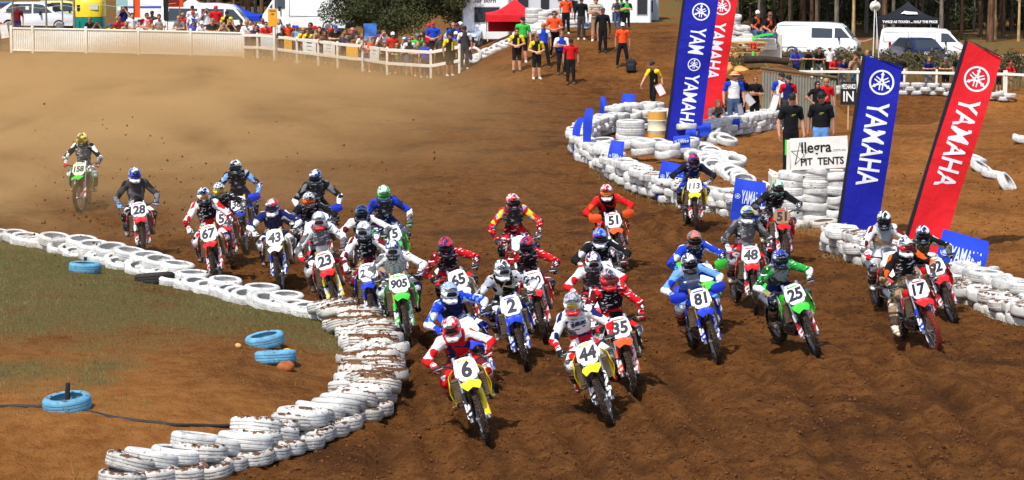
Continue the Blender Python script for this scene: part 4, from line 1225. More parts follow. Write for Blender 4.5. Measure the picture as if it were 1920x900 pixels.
# wheel x, y, head x, y, yaw, number, bike colour, options, helmet (shell, chin, flags), goggle, lens, jersey, chest, sleeve, forearm, glove, trousers, knee, boot, pose, bike text, rider text
RACE = [
 (150, 397, 149, 260, 2, '158', 'green', {}, 'kyw', 'k', 'y', (200, 140, 20), 'd', 'g', 'kw', 'w', 'r', 'w', 'ws', 't', None, 'green bike number 158 half hidden in dust at far left', 'rider in grey and white with black and yellow helmet, last in the dust'),
 (272, 487, 247, 327, 12, '28', 'red', {}, 'wbn', 'w', 'b', (30, 40, 80), 'd', 'dg', 'dk', 'gk', 'l', 'kw', 'k', 'tl', None, 'red bike with white plate 28 beside the left tyre row', 'rider in charcoal jersey and white and blue helmet on bike 28'),
 (412, 541, 377, 373, 8, '67', 'red', {'tube': 'gold', 'forkc': 'red'}, 'nwn', 'k', 'w', (210, 120, 30), 'r', 'k', 'wr', 'r', 'w', 'rw', 'wn', 'tk', None, 'red bike with red fork guards and plate number 67', 'rider in red and white with black vest and navy helmet on bike 67'),
 (437, 503, 407, 358, 8, '52', 'red', {}, '#wk', 'k', 'y', (200, 150, 60), 'k', 'k', 'k', 'k', 'k', 'kd', 'k', 'tk', None, 'red bike number 52 mostly hidden behind bike 67', 'rider in black with checkered helmet behind bike 67'),
 (461, 474, 438, 320, 6, '368', 'blue', {'guards': 'blue', 'tube': 'gold'}, 'kws', 'k', 'k', (40, 36, 34), 'd', 'k', 'kls', 'lwk', 'b', 'nk', 'k', 't', 'stand', 'blue bike numbered 368 with blue handguards beside the dust cloud', 'rider in dark blue and grey jersey with black helmet on bike 368'),
 (529, 550, 507, 400, 6, '43', 'white', {'shroud': 'white', 'tube': 'gold', 'forkc': 'blue'}, 'wrn', 'w', 'n', (40, 40, 46), 'n', '#nd', 'nw', 'wn', 'w', 'nw', 'w', 'tk', None, 'white and blue bike with plate number 43', 'rider in navy plaid jersey with white and red helmet on bike 43'),
 (604, 528, 576, 388, 10, '', 'red', {}, '#wk', 'k', 'o', (230, 100, 20), 'k', 'k', 'kg', 'kw', 'k', 'k', 'k', 'tk', None, 'red bike hidden behind the rider of bike 23', 'rider in black with checkered helmet and orange goggles behind bike 23'),
 (614, 502, 589, 358, 10, '', 'blue', {'guards': 'blue'}, 'wnl', 'k', 'k', (30, 30, 40), 'k', 'd', 'kg', 'wk', 'b', 'k', 'k', 't', 'stand', 'blue bike with blue handguards farthest back behind bike 23', 'rider with white and navy peaked helmet, rearmost of three behind bike 23'),
 (640, 597, 585, 420, 14, '23', 'red', {'tube': 'gold', 'forkc': 'yellow', 'shroud': 'red'}, 'wsg', 'r', 'w', (90, 40, 30), 'wg', 'g', 'w', 'w', 'r', 'wk', 'wk', 'td', 'left', 'red bike with yellow fork guards and plate number 23', 'rider in white with grey chest guard and white helmet on bike 23'),
 (704, 560, 676, 403, 8, '18', 'white', {}, 'nkl', 'k', 'k', (30, 26, 24), 'mw', 'k', 'wm', 'w', 'k', 'm', 'w', 't', None, 'white bike numbered 18 at the back of the left bunch', 'rider in white and maroon with navy helmet on bike 18'),
 (708, 622, 679, 438, 6, '210', 'blue', {'tube': 'gold', 'forkc': 'blue'}, 'swg', 'k', 'w', (40, 30, 30), 'm', 'k', 'wm', 'mw', 'w', 'mt', 'm', 't', None, 'blue bike with plate number 210 behind bike 905', 'rider in maroon with white shoulders and grey helmet on bike 210'),
 (758, 540, 717, 395, 14, '15', 'green', {}, 'wew', 'n', 'e', (60, 150, 60), 'n', 'd', 'bn', 'w', 'e', 'n', 'k', 't', 'stand', 'green bike number 15 behind bike 905', 'rider in blue with white sleeves, green gloves and green and white helmet'),
 (767, 656, 734, 463, 5, '905', 'green', {'tube': 'gold', 'forkc': 'green', 'shroud': 'green'}, 'wnl', 'k', 'w', (60, 44, 40), '#ws', '#ws', 'w', 'ws', 'n', 'w', 'wn', 'kw', 'tuck', 'bright green bike with green forks and plate number 905', 'rider in white plaid jersey with white and blue helmet on bike 905'),
 (897, 638, 833, 457, 14, '65', 'white', {}, 'nrk', 'k', 'k', (40, 40, 50), 'k', 'k', 'r', 'r', 'k', 'kr', 'k', 't', None, 'white bike with plate number 65 behind the leaders', 'rider with black jersey, red sleeves and navy helmet on bike 65'),
 (928, 738, 838, 532, 16, '', 'blue', {'forkc': 'blue'}, 'slw', 'w', 'w', (30, 30, 36), 'k', 'nk', 'bwl', 'wb', 'b', 'bw', 'b', 'tw', None, 'blue bike hidden just behind yellow bike 6', 'rider in blue and white with pale grey helmet behind bike 6'),
 (915, 828, 845, 602, 5, '6', 'yellow', {'forkc': 'black', 'plate': None, 'tank': 'white'}, 'wrs', 'w', 'r', (30, 26, 26), 'r', 'rn', 'wr', 'rw', 'r', 'rm', 'rw', 'to', None, 'yellow and white bike number 6 leading the field', 'rider in red and white with white and red helmet leading on bike 6'),
 (988, 692, 940, 498, 7, '2', 'blue', {'forkc': 'blue'}, 'dws', 'w', 'w', (60, 50, 44), 'k', 'kwy', 'swk', 'ws', 'k', 'wk', 'k', 'tw', None, 'blue bike with large plate number 2', 'rider in black and white with yellow stars and grey helmet on bike 2'),
 (1022, 648, 988, 468, 8, '100', 'red', {'forkc': 'white'}, 'nrk', 'k', 'k', (30, 30, 36), 'k', 'k', 'r', 'r', 'k', 'r', 'k', 't', None, 'red bike with plate number 100 behind bike 2', 'rider with black chest, red sleeves and navy helmet on bike 100'),
 (990, 572, 961, 414, 6, '', 'red', {}, 'rwr', 'k', 'k', (40, 30, 30), 'r', 'd', 'ryl', 'r', 'k', 'r', 'k', 't', 'stand', 'red bike hidden behind bike 100', 'rider in red with yellow and blue shoulder print and red and white helmet'),
 (1147, 792, 1073, 565, 5, '44', 'yellow', {'forkc': 'black', 'tank': 'white'}, 'sgw', 'r', 'w', (200, 190, 60), 'nr', 'w', 'wn', 'rw', 'k', 'rw', 'w', 'rw', None, 'yellow and white bike number 44 second in the field', 'rider in white, navy and red with grey helmet and red chin on bike 44'),
 (1190, 741, 1141, 527, 7, '35', 'orange', {'forkc': 'orange', 'shroud': 'black'}, 'dsr', 'r', 'r', (150, 90, 90), 'r', 'k', 'r', 'r', 'rw', 'kr', 'w', 'tk', None, 'orange bike with plate number 35 beside bike 44', 'rider in red with black vest, grey helmet and red chin on bike 35'),
 (1146, 676, 1113, 492, 6, '', 'red', {}, 'wnr', 'k', 'w', (30, 30, 40), 'rw', 'd', 'wr', 'rw', 'r', 'r', 'w', 't', None, 'red bike hidden between bikes 44 and 35', 'rider in red and white with white and navy helmet behind bike 35'),
 (1152, 618, 1125, 452, 6, '', 'blue', {}, 'blr', 'w', 'k', (60, 40, 30), 'k', 'k', 'kw', 'kw', 'r', 'k', 'k', 't', None, 'dark bike hidden two places behind bike 35', 'rider in black and white with blue and red helmet two behind bike 35'),
 (1166, 508, 1138, 376, 6, '51', 'orange', {'guards': 'orange', 'tube': 'steel'}, 'rwr', 'w', 'o', (240, 170, 40), 'r', 'kr', 'ro', 'ro', 'o', 'rk', 'o', 't', None, 'orange bike with orange handguards and plate number 51', 'rider in red and orange with red and white helmet on orange bike 51'),
 (1345, 676, 1293, 491, 10, '81', 'blue', {'guards': 'blue', 'tube': 'gold', 'forkc': 'blue'}, 'wng', 'k', 'k', (26, 24, 24), 'ls', 'sl', 'lb', 'wl', 'b', 'lb', 'wl', 'to', 'tuck', 'blue bike numbered 81 with blue handguards leading the middle group', 'rider in blue and grey with white and navy helmet on bike 81'),
 (1345, 622, 1303, 466, 12, '', 'green', {'guards': 'green'}, 'pgv', 'k', 'k', (40, 30, 30), 'b', 'n', 'bw', 'b', 'e', 'n', 'w', 'w', 'tuck', 'green bike hidden behind bike 81', 'rider in blue with coral helmet and green handguard behind bike 81'),
 (1530, 674, 1462, 497, 16, '25', 'green', {'shroud': 'green', 'forkc': 'white'}, 'nbw', 'k', 'k', (30, 50, 46), 's', 's', 'e', 'we', 't', 'kn', 'k', 't', 'tuck', 'green bike with plate number 25 on the open track', 'rider in green and white with navy helmet on bike 25'),
 (1415, 588, 1405, 413, 8, '48', 'red', {}, 'lyw', 'w', 'k', (60, 70, 80), 'gs', 'g', 'dg', 'g', 'rw', 'srd', 's', 't', None, 'red bike with plate number 48', 'rider in grey and black with light blue and yellow helmet on bike 48'),
 (1472, 505, 1461, 375, 8, '51', 'red', {'plate': 'brown'}, 'wek', 'k', 'k', (60, 44, 30), 'k', 'k', 'kd', 'k', 'k', 'k', 'k', 't', None, 'muddy red bike with brown plate near the stacked tyres', 'rider in black with white and green helmet behind bike 48'),
 (1305, 434, 1303, 305, 4, '113', 'yellow', {'tube': 'gold'}, 'nrb', 'k', 'k', (60, 30, 40), 'n', 'n', 'kn', 'kn', 'c', 'nb', 'n', 't', None, 'yellow bike with plate number 113 by the tyre wall', 'rider in navy with blue and red helmet on bike 113'),
 (1690, 598, 1663, 442, 8, '3', 'white', {'shroud': 'red'}, 'kwg', 'k', 'k', (26, 24, 24), 'ws', 'st', 'wm', 'w', 'r', 'sw', 'g', 'wt', 'sit', 'white bike numbered 3 at the left of the right-hand trio', 'rider in white and grey with black and white helmet behind bike 17'),
 (1787, 606, 1733, 434, 16, '12', 'red', {}, 'nwk', 'k', 'k', (30, 26, 26), 'v', 'v', 'kc', 'c', 'k', 'tk', 't', 't', None, 'red bike with plate number 12 at the right edge of the pack', 'rider with olive chest guard, cream sleeves and navy helmet on bike 12'),
 (1752, 664, 1697, 494, 12, '17', 'red', {'redtyre': True, 'forkc': 'blue'}, 'wns', 'w', 'r', (120, 40, 30), 'k', 'k', 'ko', 't', 'k', 'tv', 't', 'tc', 'foot', 'red bike with plate number 17 and reddish front tyre', 'rider in black, orange and tan with white and navy helmet on bike 17'),
]
def race():
    for (wx, wy, hx, hy, yaw, num, col, opt, hel, chin, gog, lens, jer, chest, slv, fore, glove, pants, knee, boot, pose, bt, rt) in RACE:
        P = G(wx, wy)
        s = FOC / math.hypot(P.y, 0.001)
        k = (wy - hy) / s
        if pose is None:
            pose = 'stand' if k > 1.80 else 'sit' if k > 1.58 else 'tuck'
        hd = RPOSE[pose][1]
        dep = math.atan2(CAM_H, P.y)
        want = k - (0.745 - hd[0]) * math.sin(dep)
        psi = R(yaw)
        dx = (hx - wx) / s
        phi = math.asin(max(-0.42, min(0.42, (-dx - (0.745 - hd[0]) * math.sin(psi)) / hd[2])))
        z0 = heights([P.x], [P.y])[0][0]
        mw = T(P.x, P.y, max(P.z, z0) - 0.03) @ RZ(-math.pi / 2 + psi) @ RX(phi) @ T(-0.745, 0, 0)
        st = R(rng.uniform(-13, 9) - 2)
        o = dict(opt)
        plate = mat((150, 112, 76), 0.7, dirt=0.35) if o.pop('plate', None) == 'brown' else None
        tank = o.pop('tank', None)
        if num == '158': plate = mat((206, 216, 180), 0.5, dirt=0.2)
        b = make_bike(mw, num, col, bt, steer=st, plate=plate, **o)
        if tank:
            for ch in b.children:
                if ch.name.split('.')[0] in ('tank', 'rear_fender'): ch.material_slots[0].material = m_white
                if ch.name.split('.')[0] == 'radiator_shroud': ch.material_slots[0].material = plastic('yellow')
        if num == '6':
            for ch in b.children:
                for g_ in ch.children:
                    if g_.name.startswith('fork_guard') and g_.data == BM['guardL']: g_.material_slots[0].material = plastic('yellow')
        check = hel[0] == '#'
        hc = [K[c] for c in hel.replace('#', '')]
        hm = helmet_mat(hc[0], hc[1], hc[2] if len(hc) > 2 else None, check)
        yawh = -psi * 0.8 + rng.uniform(-0.28, 0.28)
        make_rider(mw, pose, rt, (hm, mat(K[chin], 0.35, dirt=0.1)), K[gog], cl(jer), cl(chest), cl(slv), cl(fore), cl(glove, 0.2), cl(pants, 0.22), cl(knee, 0.25), cl(boot, 0.42),
                   (-phi * rng.uniform(0.3, 0.8) + rng.uniform(-.06, .06), rng.uniform(0.10, 0.34), yawh), lens, {'44': 'SUZUKI', '81': 'YAMAHA'}.get(num))
race()
# ------------------------------------------------------------------ tyres
def tyre_mesh(seed, sag=0.0, ro=0.315, w=0.20):
    r_ = random.Random(seed)
    prof = []
    for k in range(14):
        a = 2 * math.pi * k / 14 + 0.22
        ca, sa = math.cos(a), math.sin(a)
        prof.append((ro - 0.075 + 0.075 * math.copysign(abs(ca) ** 0.55, ca), w * 0.5 * math.copysign(abs(sa) ** 0.6, sa)))
    mb = MB().lathe(prof, 26, None, True)
    V = []
    ph = r_.uniform(0, 6.28)
    for x, y, z in mb.v:
        a = math.atan2(y, x)
        f = 1 + 0.035 * math.sin(2 * a + ph) + 0.015 * math.sin(5 * a + ph * 2)
        V.append((x * f, y * f, z + sag * math.cos(a - ph) + 0.012 * math.sin(3 * a + ph)))
    mb.v = V
    # shallow tread ribs round the outside
    for k in range(0):
        pass
    return mb.mesh('tyre', True, 60)
TYRES = [tyre_mesh(i, 0.012 * i, 0.30 + 0.012 * i, 0.185 + 0.008 * (i % 3)) for i in range(5)]
def ribbed_tyre(seed):
    prof = []
    ro, w = 0.318, 0.205
    for z, r_ in ((-.5, .235), (-.5, .262), (-.46, .295), (-.36, .312), (-.30, .318), (-.28, .310), (-.24, .310), (-.22, .319), (-.09, .320), (-.07, .311), (-.03, .311), (-.01, .320), (.11, .320), (.13, .311), (.17, .311), (.19, .319), (.30, .318), (.36, .312), (.46, .295), (.5, .262), (.5, .235), (.42, .215), (.2, .245), (-.2, .245), (-.42, .215)):
        prof.append((r_, z * w))
    return MB().lathe(prof, 30, None, True).mesh('tyre', True, 50)
RTYRE = ribbed_tyre(1)

def tyre_paint(base, mud, seed, chips=0.25):
    m, nt = newmat('painted_tyre', 0.7, 0, 0.3)
    v = nt.coord(); g = nt.n.new('ShaderNodeObjectInfo')
    add = nt.n.new('ShaderNodeVectorMath'); add.operation = 'ADD'
    nt.l.new(v, add.inputs[0])
    comb = nt.n.new('ShaderNodeCombineXYZ')
    nt.l.new(nt.math('MULTIPLY', g.outputs['Random'], 37.0), comb.inputs[0]); nt.l.new(comb.outputs[0], add.inputs[1])
    vv = add.outputs[0]
    a = lin(base)
    col = nt.mix(nt.ramp(nt.noise(3.5, 4, 0.6, vv), 0.3, 0.7), tuple(x * 0.66 for x in a), a)
    col = nt.mix(nt.ramp(nt.noise(19, 5, 0.7, vv), 0.63 - chips * 0.1, 0.68), col, (0.13, 0.12, 0.11))
    # mud thrown on from above settles on what faces up
    geo = nt.n.new('ShaderNodeNewGeometry'); sp = nt.n.new('ShaderNodeSeparateXYZ')
    nt.l.new(geo.outputs['Normal'], sp.inputs[0])
    upf = nt.ramp(sp.outputs[2], 0.1, 0.9)
    nm = nt.noise(9.0, 6, 0.7, vv)
    fac = nt.math('ADD', nm, nt.math('MULTIPLY', upf, 0.30 * mud))
    col = nt.mix(nt.ramp(fac, 0.655, 0.715), col, (0.135, 0.058, 0.022))
    age = nt.math('ADD', 0.72, nt.math('MULTIPLY', g.outputs['Random'], 0.28))
    hsv = nt.n.new('ShaderNodeHueSaturation'); nt.l.new(col, hsv.inputs['Color']); nt.l.new(age, hsv.inputs['Value'])
    nt.color(hsv.outputs[0])
    nt.bump(nt.noise(22, 5, 0.7, vv), 0.7, 0.016)
    return m
m_tw = tyre_paint((236, 235, 230), 0.16, 1, 0.5)
m_tm = tyre_paint((230, 226, 216), 1.25, 2)
m_ts = tyre_paint((234, 232, 226), 0.68, 3)
m_tb = tyre_paint((118, 190, 226), 0.35, 4, 0.6)
m_tk = mat((46, 42, 40), 0.85, dirt=0.3)
m_tg = tyre_paint((214, 210, 196), 0.3, 5, 0.8)

def nth(i):
    n = i + 1
    return str(n) + ('th' if 10 < n % 100 < 14 else {1: 'st', 2: 'nd', 3: 'rd'}.get(n % 10, 'th'))
ALL_TYRES = []            # (matrix, mesh, material, label, group, size in the picture)
def tyre(p, m, label, group, tilt=(0, 0), sc_=1.0, ribbed=False, spin=None):
    sp_ = rng.uniform(0, 6.28) if spin is None else spin
    M = T(*p) @ Euler((tilt[0], tilt[1], 0)).to_matrix().to_4x4() @ RZ(sp_) @ SC(sc_)
    ALL_TYRES.append((M, RTYRE if ribbed or rng.random() < 0.45 else rng.choice(TYRES), m, label, group, 1 / max(p[1], 1)))

def along(pts, step):
    out = []; d = 0.0
    for a, b in zip(pts[:-1], pts[1:]):
        L = (b - a).length
        while d <= L:
            out.append((a.lerp(b, d / L), (b - a).normalized())); d += step
        d -= L
    return out
COURSE = ['lowest', 'second', 'third', 'fourth']
_rows = {}
def tyre_row(px, layers, m, label, group, step=0.46, th=0.185, lean=0.0, jit=0.05, flatten=True, sc_=1.0, z0=0.0, ribbed=False, stagger=True, grow=0.0):
    pts = [G(*p) for p in px]
    rk = _rows.get(label, 0); _rows[label] = rk + 1
    for L in range(layers):
        for i, (q, t) in enumerate(along([p + (pts[-1] - pts[0]).normalized() * (0.23 * (L % 2) if stagger else 0) for p in pts], step)):
            h = H1(q.x, q.y)
            s = sc_ * rng.uniform(0.93, 1.06)
            side = Vector((-t.y, t.x, 0))
            p = Vector((q.x, q.y, h)) + side * rng.gauss(0, jit) + t * rng.gauss(0, jit * 0.6)
            ln = lean + rng.gauss(0, 0.05)
            ax = Vector((-t.y, t.x)) * ln
            tyre((p.x, p.y, h + z0 + th * (L + 0.5) + abs(ln) * 0.13 + rng.uniform(-0.012, 0.012)), rng.choice(m) if isinstance(m, list) else m, label.replace('tyre', 'tyre, %s along %s %s,' % (nth(i), COURSE[L], ('course', 'inner course', 'rear course')[rk]), 1), group,
                 (ax.x + rng.gauss(0, 0.04), ax.y + rng.gauss(0, 0.04)), s, ribbed)

GW = 'white tyres lining the track'
lab = 'white tyre in the row edging the far grass'
tyre_row([(-30, 447), (60, 462), (130, 480), (200, 497), (270, 515), (330, 534)], 1, m_tw, lab, GW, 0.42, 0.19, 0.16, 0.05, True, 1.0, 0, True)
tyre_row([(110, 474), (200, 494), (270, 511), (330, 530)], 1, m_tw, lab, GW, 0.74, 0.19, 0.14, 0.05, True, 1.04, 0.16, True)
lab = 'white tyre in the row between grass and riders'
tyre_row([(335, 538), (410, 556), (480, 573), (545, 587), (612, 601)], 1, m_tw, lab, GW, 0.36, 0.17, 0.16, 0.05, True, 1.0, 0, True)
tyre_row([(360, 542), (480, 570), (600, 596)], 1, m_tw, lab, GW, 1.1, 0.17, 0.12, 0.05, True, 1.0, 0.13, True)
lab = 'mud-caked white tyre on the bend of the inner row'
tyre_row([(612, 602), (665, 616), (698, 640), (708, 672), (708, 705), (703, 738), (690, 764)], 2, [m_tm, m_tm, m_ts], lab, GW, 0.27, 0.16, -0.30, 0.07, True, 0.98)
tyre_row([(640, 622), (668, 640), (680, 670), (682, 705), (678, 735), (664, 760)], 1, [m_tm, m_ts], lab, GW, 0.40, 0.18, -0.28, 0.06)
lab = 'white ribbed tyre leaning in the row at the bottom left'
tyre_row([(690, 776), (640, 800), (590, 824), (530, 848), (460, 872), (380, 890), (300, 903), (215, 915)], 1, m_ts, 'white tyre in the bottom course of the near row', GW, 0.40, 0.18, 0.0, 0.04, True, 1.0, 0.0, True)
tyre_row([(680, 772), (630, 795), (575, 818), (515, 842), (440, 866), (360, 884), (290, 896), (210, 908)], 1, [m_ts, m_ts, m_tw], lab, GW, 0.36, 0.18, -0.22, 0.05, True, 1.06, 0.12, True)
tyre_row([(560, 822), (480, 850), (380, 874), (290, 892)], 1, [m_ts, m_tw], lab, GW, 1.05, 0.18, -0.18, 0.06, True, 1.08, 0.20, True)

# right: curved wall round the inside of the start straight
lab = 'white tyre in the curved wall round the drum'
tyre_row([(1088, 276), (1100, 262), (1130, 250), (1175, 243), (1225, 240), (1280, 240)], 3, m_tw, lab, GW, 0.44, 0.19, 0, 0.05, True, 1.0)
tyre_row([(1150, 243), (1200, 238), (1250, 236)], 1, m_tw, lab, GW, 0.40, 0.19, 0, 0.05, True, 1.0, 0.57)
tyre_row([(1083, 282), (1096, 296), (1122, 312), (1150, 326)], 3, m_tw, lab, GW, 0.40, 0.19, 0, 0.05)
tyre_row([(1150, 330), (1190, 350), (1235, 370), (1290, 388), (1340, 400), (1390, 410), (1430, 416)], 3, [m_tw, m_ts, m_tw], 'white tyre in the wall behind the yellow bike', GW, 0.42, 0.185, 0, 0.07)
for (x, y, n) in ((1128, 296, 1), (1168, 300, 1), (1208, 303, 2), (1252, 308, 2), (1287, 300, 2)):
    p = G(x, y)
    for k in range(n): tyre((p.x, p.y, p.z + 0.10 + 0.195 * k + (0.32 if n == 1 else 0.2)), m_tw, 'white tyre lying flat with its hole showing on the curved wall', GW, (rng.gauss(0.06, 0.03), rng.gauss(0, .04)), 1.16)
for k in range(4):
    p = G(1182, 278); tyre((p.x, p.y, p.z + 0.10 + 0.20 * k), m_tw, 'white tyre, %s from the ground in the stack left of the oil drum' % nth(k), GW, (0, 0), 1.30)
tyre_row([(1290, 268), (1330, 262), (1375, 254), (1420, 246), (1462, 240)], 3, m_tw, 'white tyre in the wall before the waiting crew', GW, 0.44, 0.19, 0, 0.06)
tyre_row([(1345, 238), (1400, 232), (1440, 228)], 2, m_tw, 'white tyre in the wall before the waiting crew', GW, 0.5, 0.19, 0, 0.06)
tyre_row([(1240, 282), (1265, 292), (1300, 300), (1340, 318), (1370, 336), (1395, 352)], 1, m_tg, 'grubby white tyre in the loose row on orange dirt', GW, 0.44, 0.19, 0.35, 0.08)
tyre_row([(1300, 284), (1345, 300), (1380, 312)], 1, m_tg, 'grubby white tyre in the loose row on orange dirt', GW, 0.5, 0.19, 0.3, 0.08)
tyre_row([(1320, 262), (1360, 272), (1385, 274)], 1, m_tg, 'grubby white tyre in the loose row on orange dirt', GW, 0.5, 0.19, 0.2, 0.08)
for cx, n, s in ((1482, 7, 1.0), (1527, 8, 1.06), (1568, 7, 0.98)):
    p = G(cx, 418)
    for k in range(n):
        tyre((p.x + rng.gauss(0, .015), p.y + rng.gauss(0, .02), p.z + 0.10 + 0.158 * k), m_tw, 'white tyre, %s from the ground in the %s column under the pit tents board' % (nth(k), {1482: 'left', 1527: 'middle', 1568: 'right'}[cx]), 'white tyres stacked under the board', (rng.gauss(0, .02), rng.gauss(0, .02)), s * 0.98)
p = G(1490, 427); tyre((p.x, p.y, p.z + 0.06), m_tg, 'white tyre half sunk before the tall stack', GW, (0.1, 0.05), 1.0)
p = G(1545, 425); tyre((p.x, p.y, p.z + 0.05), m_tg, 'white tyre half sunk at the foot of the blue flag', GW, (0.05, -0.1), 1.0)
tyre_row([(1562, 470), (1600, 482), (1650, 500), (1700, 520), (1740, 535)], 3, [m_tw, m_ts], 'white tyre in the wall left of the white-clad rider', GW, 0.40, 0.18, 0, 0.05)
tyre_row([(1795, 560), (1830, 574), (1870, 590), (1925, 610)], 2, [m_tw, m_ts], 'white tyre in the stepped wall at the right edge', GW, 0.38, 0.18, 0, 0.06)
tyre_row([(1800, 550), (1840, 560), (1890, 576), (1930, 590)], 3, m_tw, 'white tyre in the stepped wall at the right edge', GW, 0.52, 0.18, 0, 0.06)
# few half buried on the far right
for (x, y, tl) in ((1810, 302, .3), (1828, 306, .1), (1840, 322, .5), (1862, 334, .2), (1888, 352, .9), (1918, 268, .2)):
    p = G(x, y); tyre((p.x, p.y, p.z + 0.10), m_tw, 'white tyre lying loose on the orange dirt at far right', GW, (tl * 0.4, tl), 1.0)
# behind: row under the spectator rail, and the mound's edge
def row_at(px0, px1, y0, y1, layers, step, lab, z0=0.0, sc_=1.0):
    a, b = GX(px0, y0), GX(px1, y1)
    n = int((b - a).length / step)
    for L in range(layers):
        for i in range(n):
            q = a.lerp(b, (i + 0.5 * (L % 2)) / n)
            tyre((q.x, q.y + rng.gauss(0, .04), H1(q.x, q.y) + 0.10 + 0.19 * L + z0), m_tw, lab, GW, (rng.gauss(0, .03), rng.gauss(0, .03)), sc_ * rng.uniform(.95, 1.1))
row_at(1484, 1610, 131.5, 131.2, 2, 0.66, 'white tyre in the far row under the left part of the spectator rail')
row_at(1688, 1800, 130.8, 130, 3, 0.64, 'white tyre in the far row between the blue and red flags')
row_at(1800, 1900, 130, 129, 2, 0.64, 'white tyre in the far row right of the red flag')
for i in range(16):
    t = i / 15
    x = 884 + (1022 - 884) * t; y = 111 - 62 * t
    p = GX(x, 112.0 - 1.0 * t)
    tyre((p.x, p.y, p.z + 0.10 + (0.2 if i > 9 else 0)), m_tw, 'white tyre on the left edge of the dirt mound', GW, (0.25, -0.25), 1.12)
p = GX(888, 110.6); tyre((p.x, p.y, p.z + 0.36), m_tw, 'white tyre standing on edge at the foot of the mound', GW, (1.25, -0.3), 1.15)
for x, n in ((1000, 5), (1018, 4), (1035, 4), (1055, 3), (1076, 3)):
    p = GX(x, 114.5)
    for k in range(n): tyre((p.x, p.y, p.z + 0.1 + 0.2 * k), m_tw, 'white tyre in the stacks behind the officials on the mound', GW, (rng.gauss(0, .03), 0), 1.15)
for x, n in ((1352, 6), (1370, 5)):
    p = GX(x, 107)
    for k in range(n): tyre((p.x, p.y, p.z + 0.1 + 0.2 * k), m_tw, 'white tyre in the stacks right of the tall flags', GW, (0, 0), 1.0)
for x, n in ((1388, 4), (1447, 4)):
    p = GX(x, 106)
    for k in range(n): tyre((p.x, p.y, p.z + 0.1 + 0.2 * k), m_tg, 'grubby white tyre stacked beside the seated marshals', GW, (0, 0), 0.95)

_mud = []
for (M_, me_, m_, *_r) in ALL_TYRES:
    if m_ in (m_tm, m_ts):
        for _ in range(46 if m_ is m_tm else 14):
            a_ = rng.uniform(0, 6.28); q_ = M_ @ Vector((math.cos(a_) * rng.uniform(.20, .31), math.sin(a_) * rng.uniform(.20, .31), 0.10)); _mud.append(tuple(q_))
_V, _F = lumps(np.array(_mud), 0.010 + 0.030 * nrs.rand(len(_mud)) ** 2.5, 0.55)
link('mud_lumps', raw_mesh('mud_lumps', _V, _F), None, m_clod, 'lumps of brown mud thrown on the near white tyres', 'mud', None, 'stuff')
ALL_TYRES.sort(key=lambda t: -t[5])
for (M, me, m, lb, gp, _) in ALL_TYRES[:300]:
    link('tyre', me, None, m, lb, 'tyre', gp, None, M)
rest = ALL_TYRES[300:]
print('tyres', len(ALL_TYRES))
if rest:
    mb = MB()
    for (M, me, m, lb, gp, _) in rest:
        mb.add([M @ v.co for v in me.vertices], [tuple(f.vertices) for f in me.polygons])
    link('tyres', mb.mesh(), None, m_tw, 'white painted tyres of the farthest rows behind the track', 'tyres', None, 'stuff')
def blue(px, py, lb, tilt=(0, 0), ms=None, s=1.0):
    p = G(px, py)
    return link('tyre', RTYRE, None, ms or m_tb, lb, 'tyre', 'blue tyres lying on the grass' if ms is None else None, None, T(p.x, p.y, p.z + 0.085) @ Euler((*tilt, rng.uniform(0, 6))).to_matrix().to_4x4() @ SC(s))
blue(160, 510, 'pale blue tyre below the far white row, against the grass', (0.0, 0.05), None, 0.95)
blue(497, 648, 'pale blue tyre lying flat in mid grass, upper of the pair', (0.16, 0.06), None, 0.95)
blue(517, 680, 'pale blue tyre half filled with soil, lower of the pair', (0.14, -0.05), None, 0.98)
blue(126, 768, 'pale blue tyre round a dark stake beside the black hose', (0.12, 0.0), None, 1.02)
blue(290, 532, 'worn black tyre lying against the white row', (0.14, 0.10), m_tk, 1.15)
def stake(px, py, h, lb):
    p = G(px, py)
    link('stake', MB().tube([(0, 0, -0.1), (0, 0, h * 0.6), (0.01, 0, h)], [0.035, 0.035, 0.03], 8).mesh(), None, mat((34, 32, 34), 0.8, dirt=0.2), lb, 'stake', None, None, T(*p))
stake(127, 765, 0.34, 'short dark stake standing inside the nearest blue tyre')
stake(160, 508, 0.26, 'short dark stake standing inside the farthest blue tyre')
def rock(px, py, s, c, lb):
    p = G(px, py)
    me = skin([ell((0, 0, 0), (s, s * .8, s * .7), 0, .02), ell((s * .4, s * .2, -s * .1), (s * .6, s * .6, s * .5), 0, .03), ell((-s * .3, -s * .3, s * .15), (s * .5, s * .5, s * .5), 0, .03)], s / 6)
    link('rock', me, None, mat(c, 0.95, var=0.25, sc_=14, bump=0.6), lb, 'rock', None, None, T(p.x, p.y, p.z + s * 0.3) @ RZ(rng.uniform(0, 6)))
rock(447, 650, 0.05, (206, 150, 90), 'small tan stone left of the upper blue tyre')
rock(538, 662, 0.075, (206, 160, 84), 'yellowish rock between the two blue tyres')
rock(536, 694, 0.14, (150, 84, 40), 'reddish brown rock against the lower blue tyre')
hp = [(-30, 768), (30, 764), (90, 766), (150, 772), (200, 783), (260, 793), (330, 800), (400, 802), (460, 800), (520, 793)]
pts = [G(*q) + Vector((0, 0, 0.018)) for q in hp]
sm = []
for i in range(len(pts) - 1):
    for k in range(4):
        t = k / 4; q = pts[i].lerp(pts[i + 1], t); sm.append((q.x, q.y + 0.02 * math.sin(i * 4 + k), q.z + 0.006))
link('hose', MB().tube(sm + [pts[-1]], 0.024, 8).mesh(), None, mat((40, 36, 36), 0.6, dirt=0.25), 'black hose lying across the dry grass to the near tyre row', 'hose')

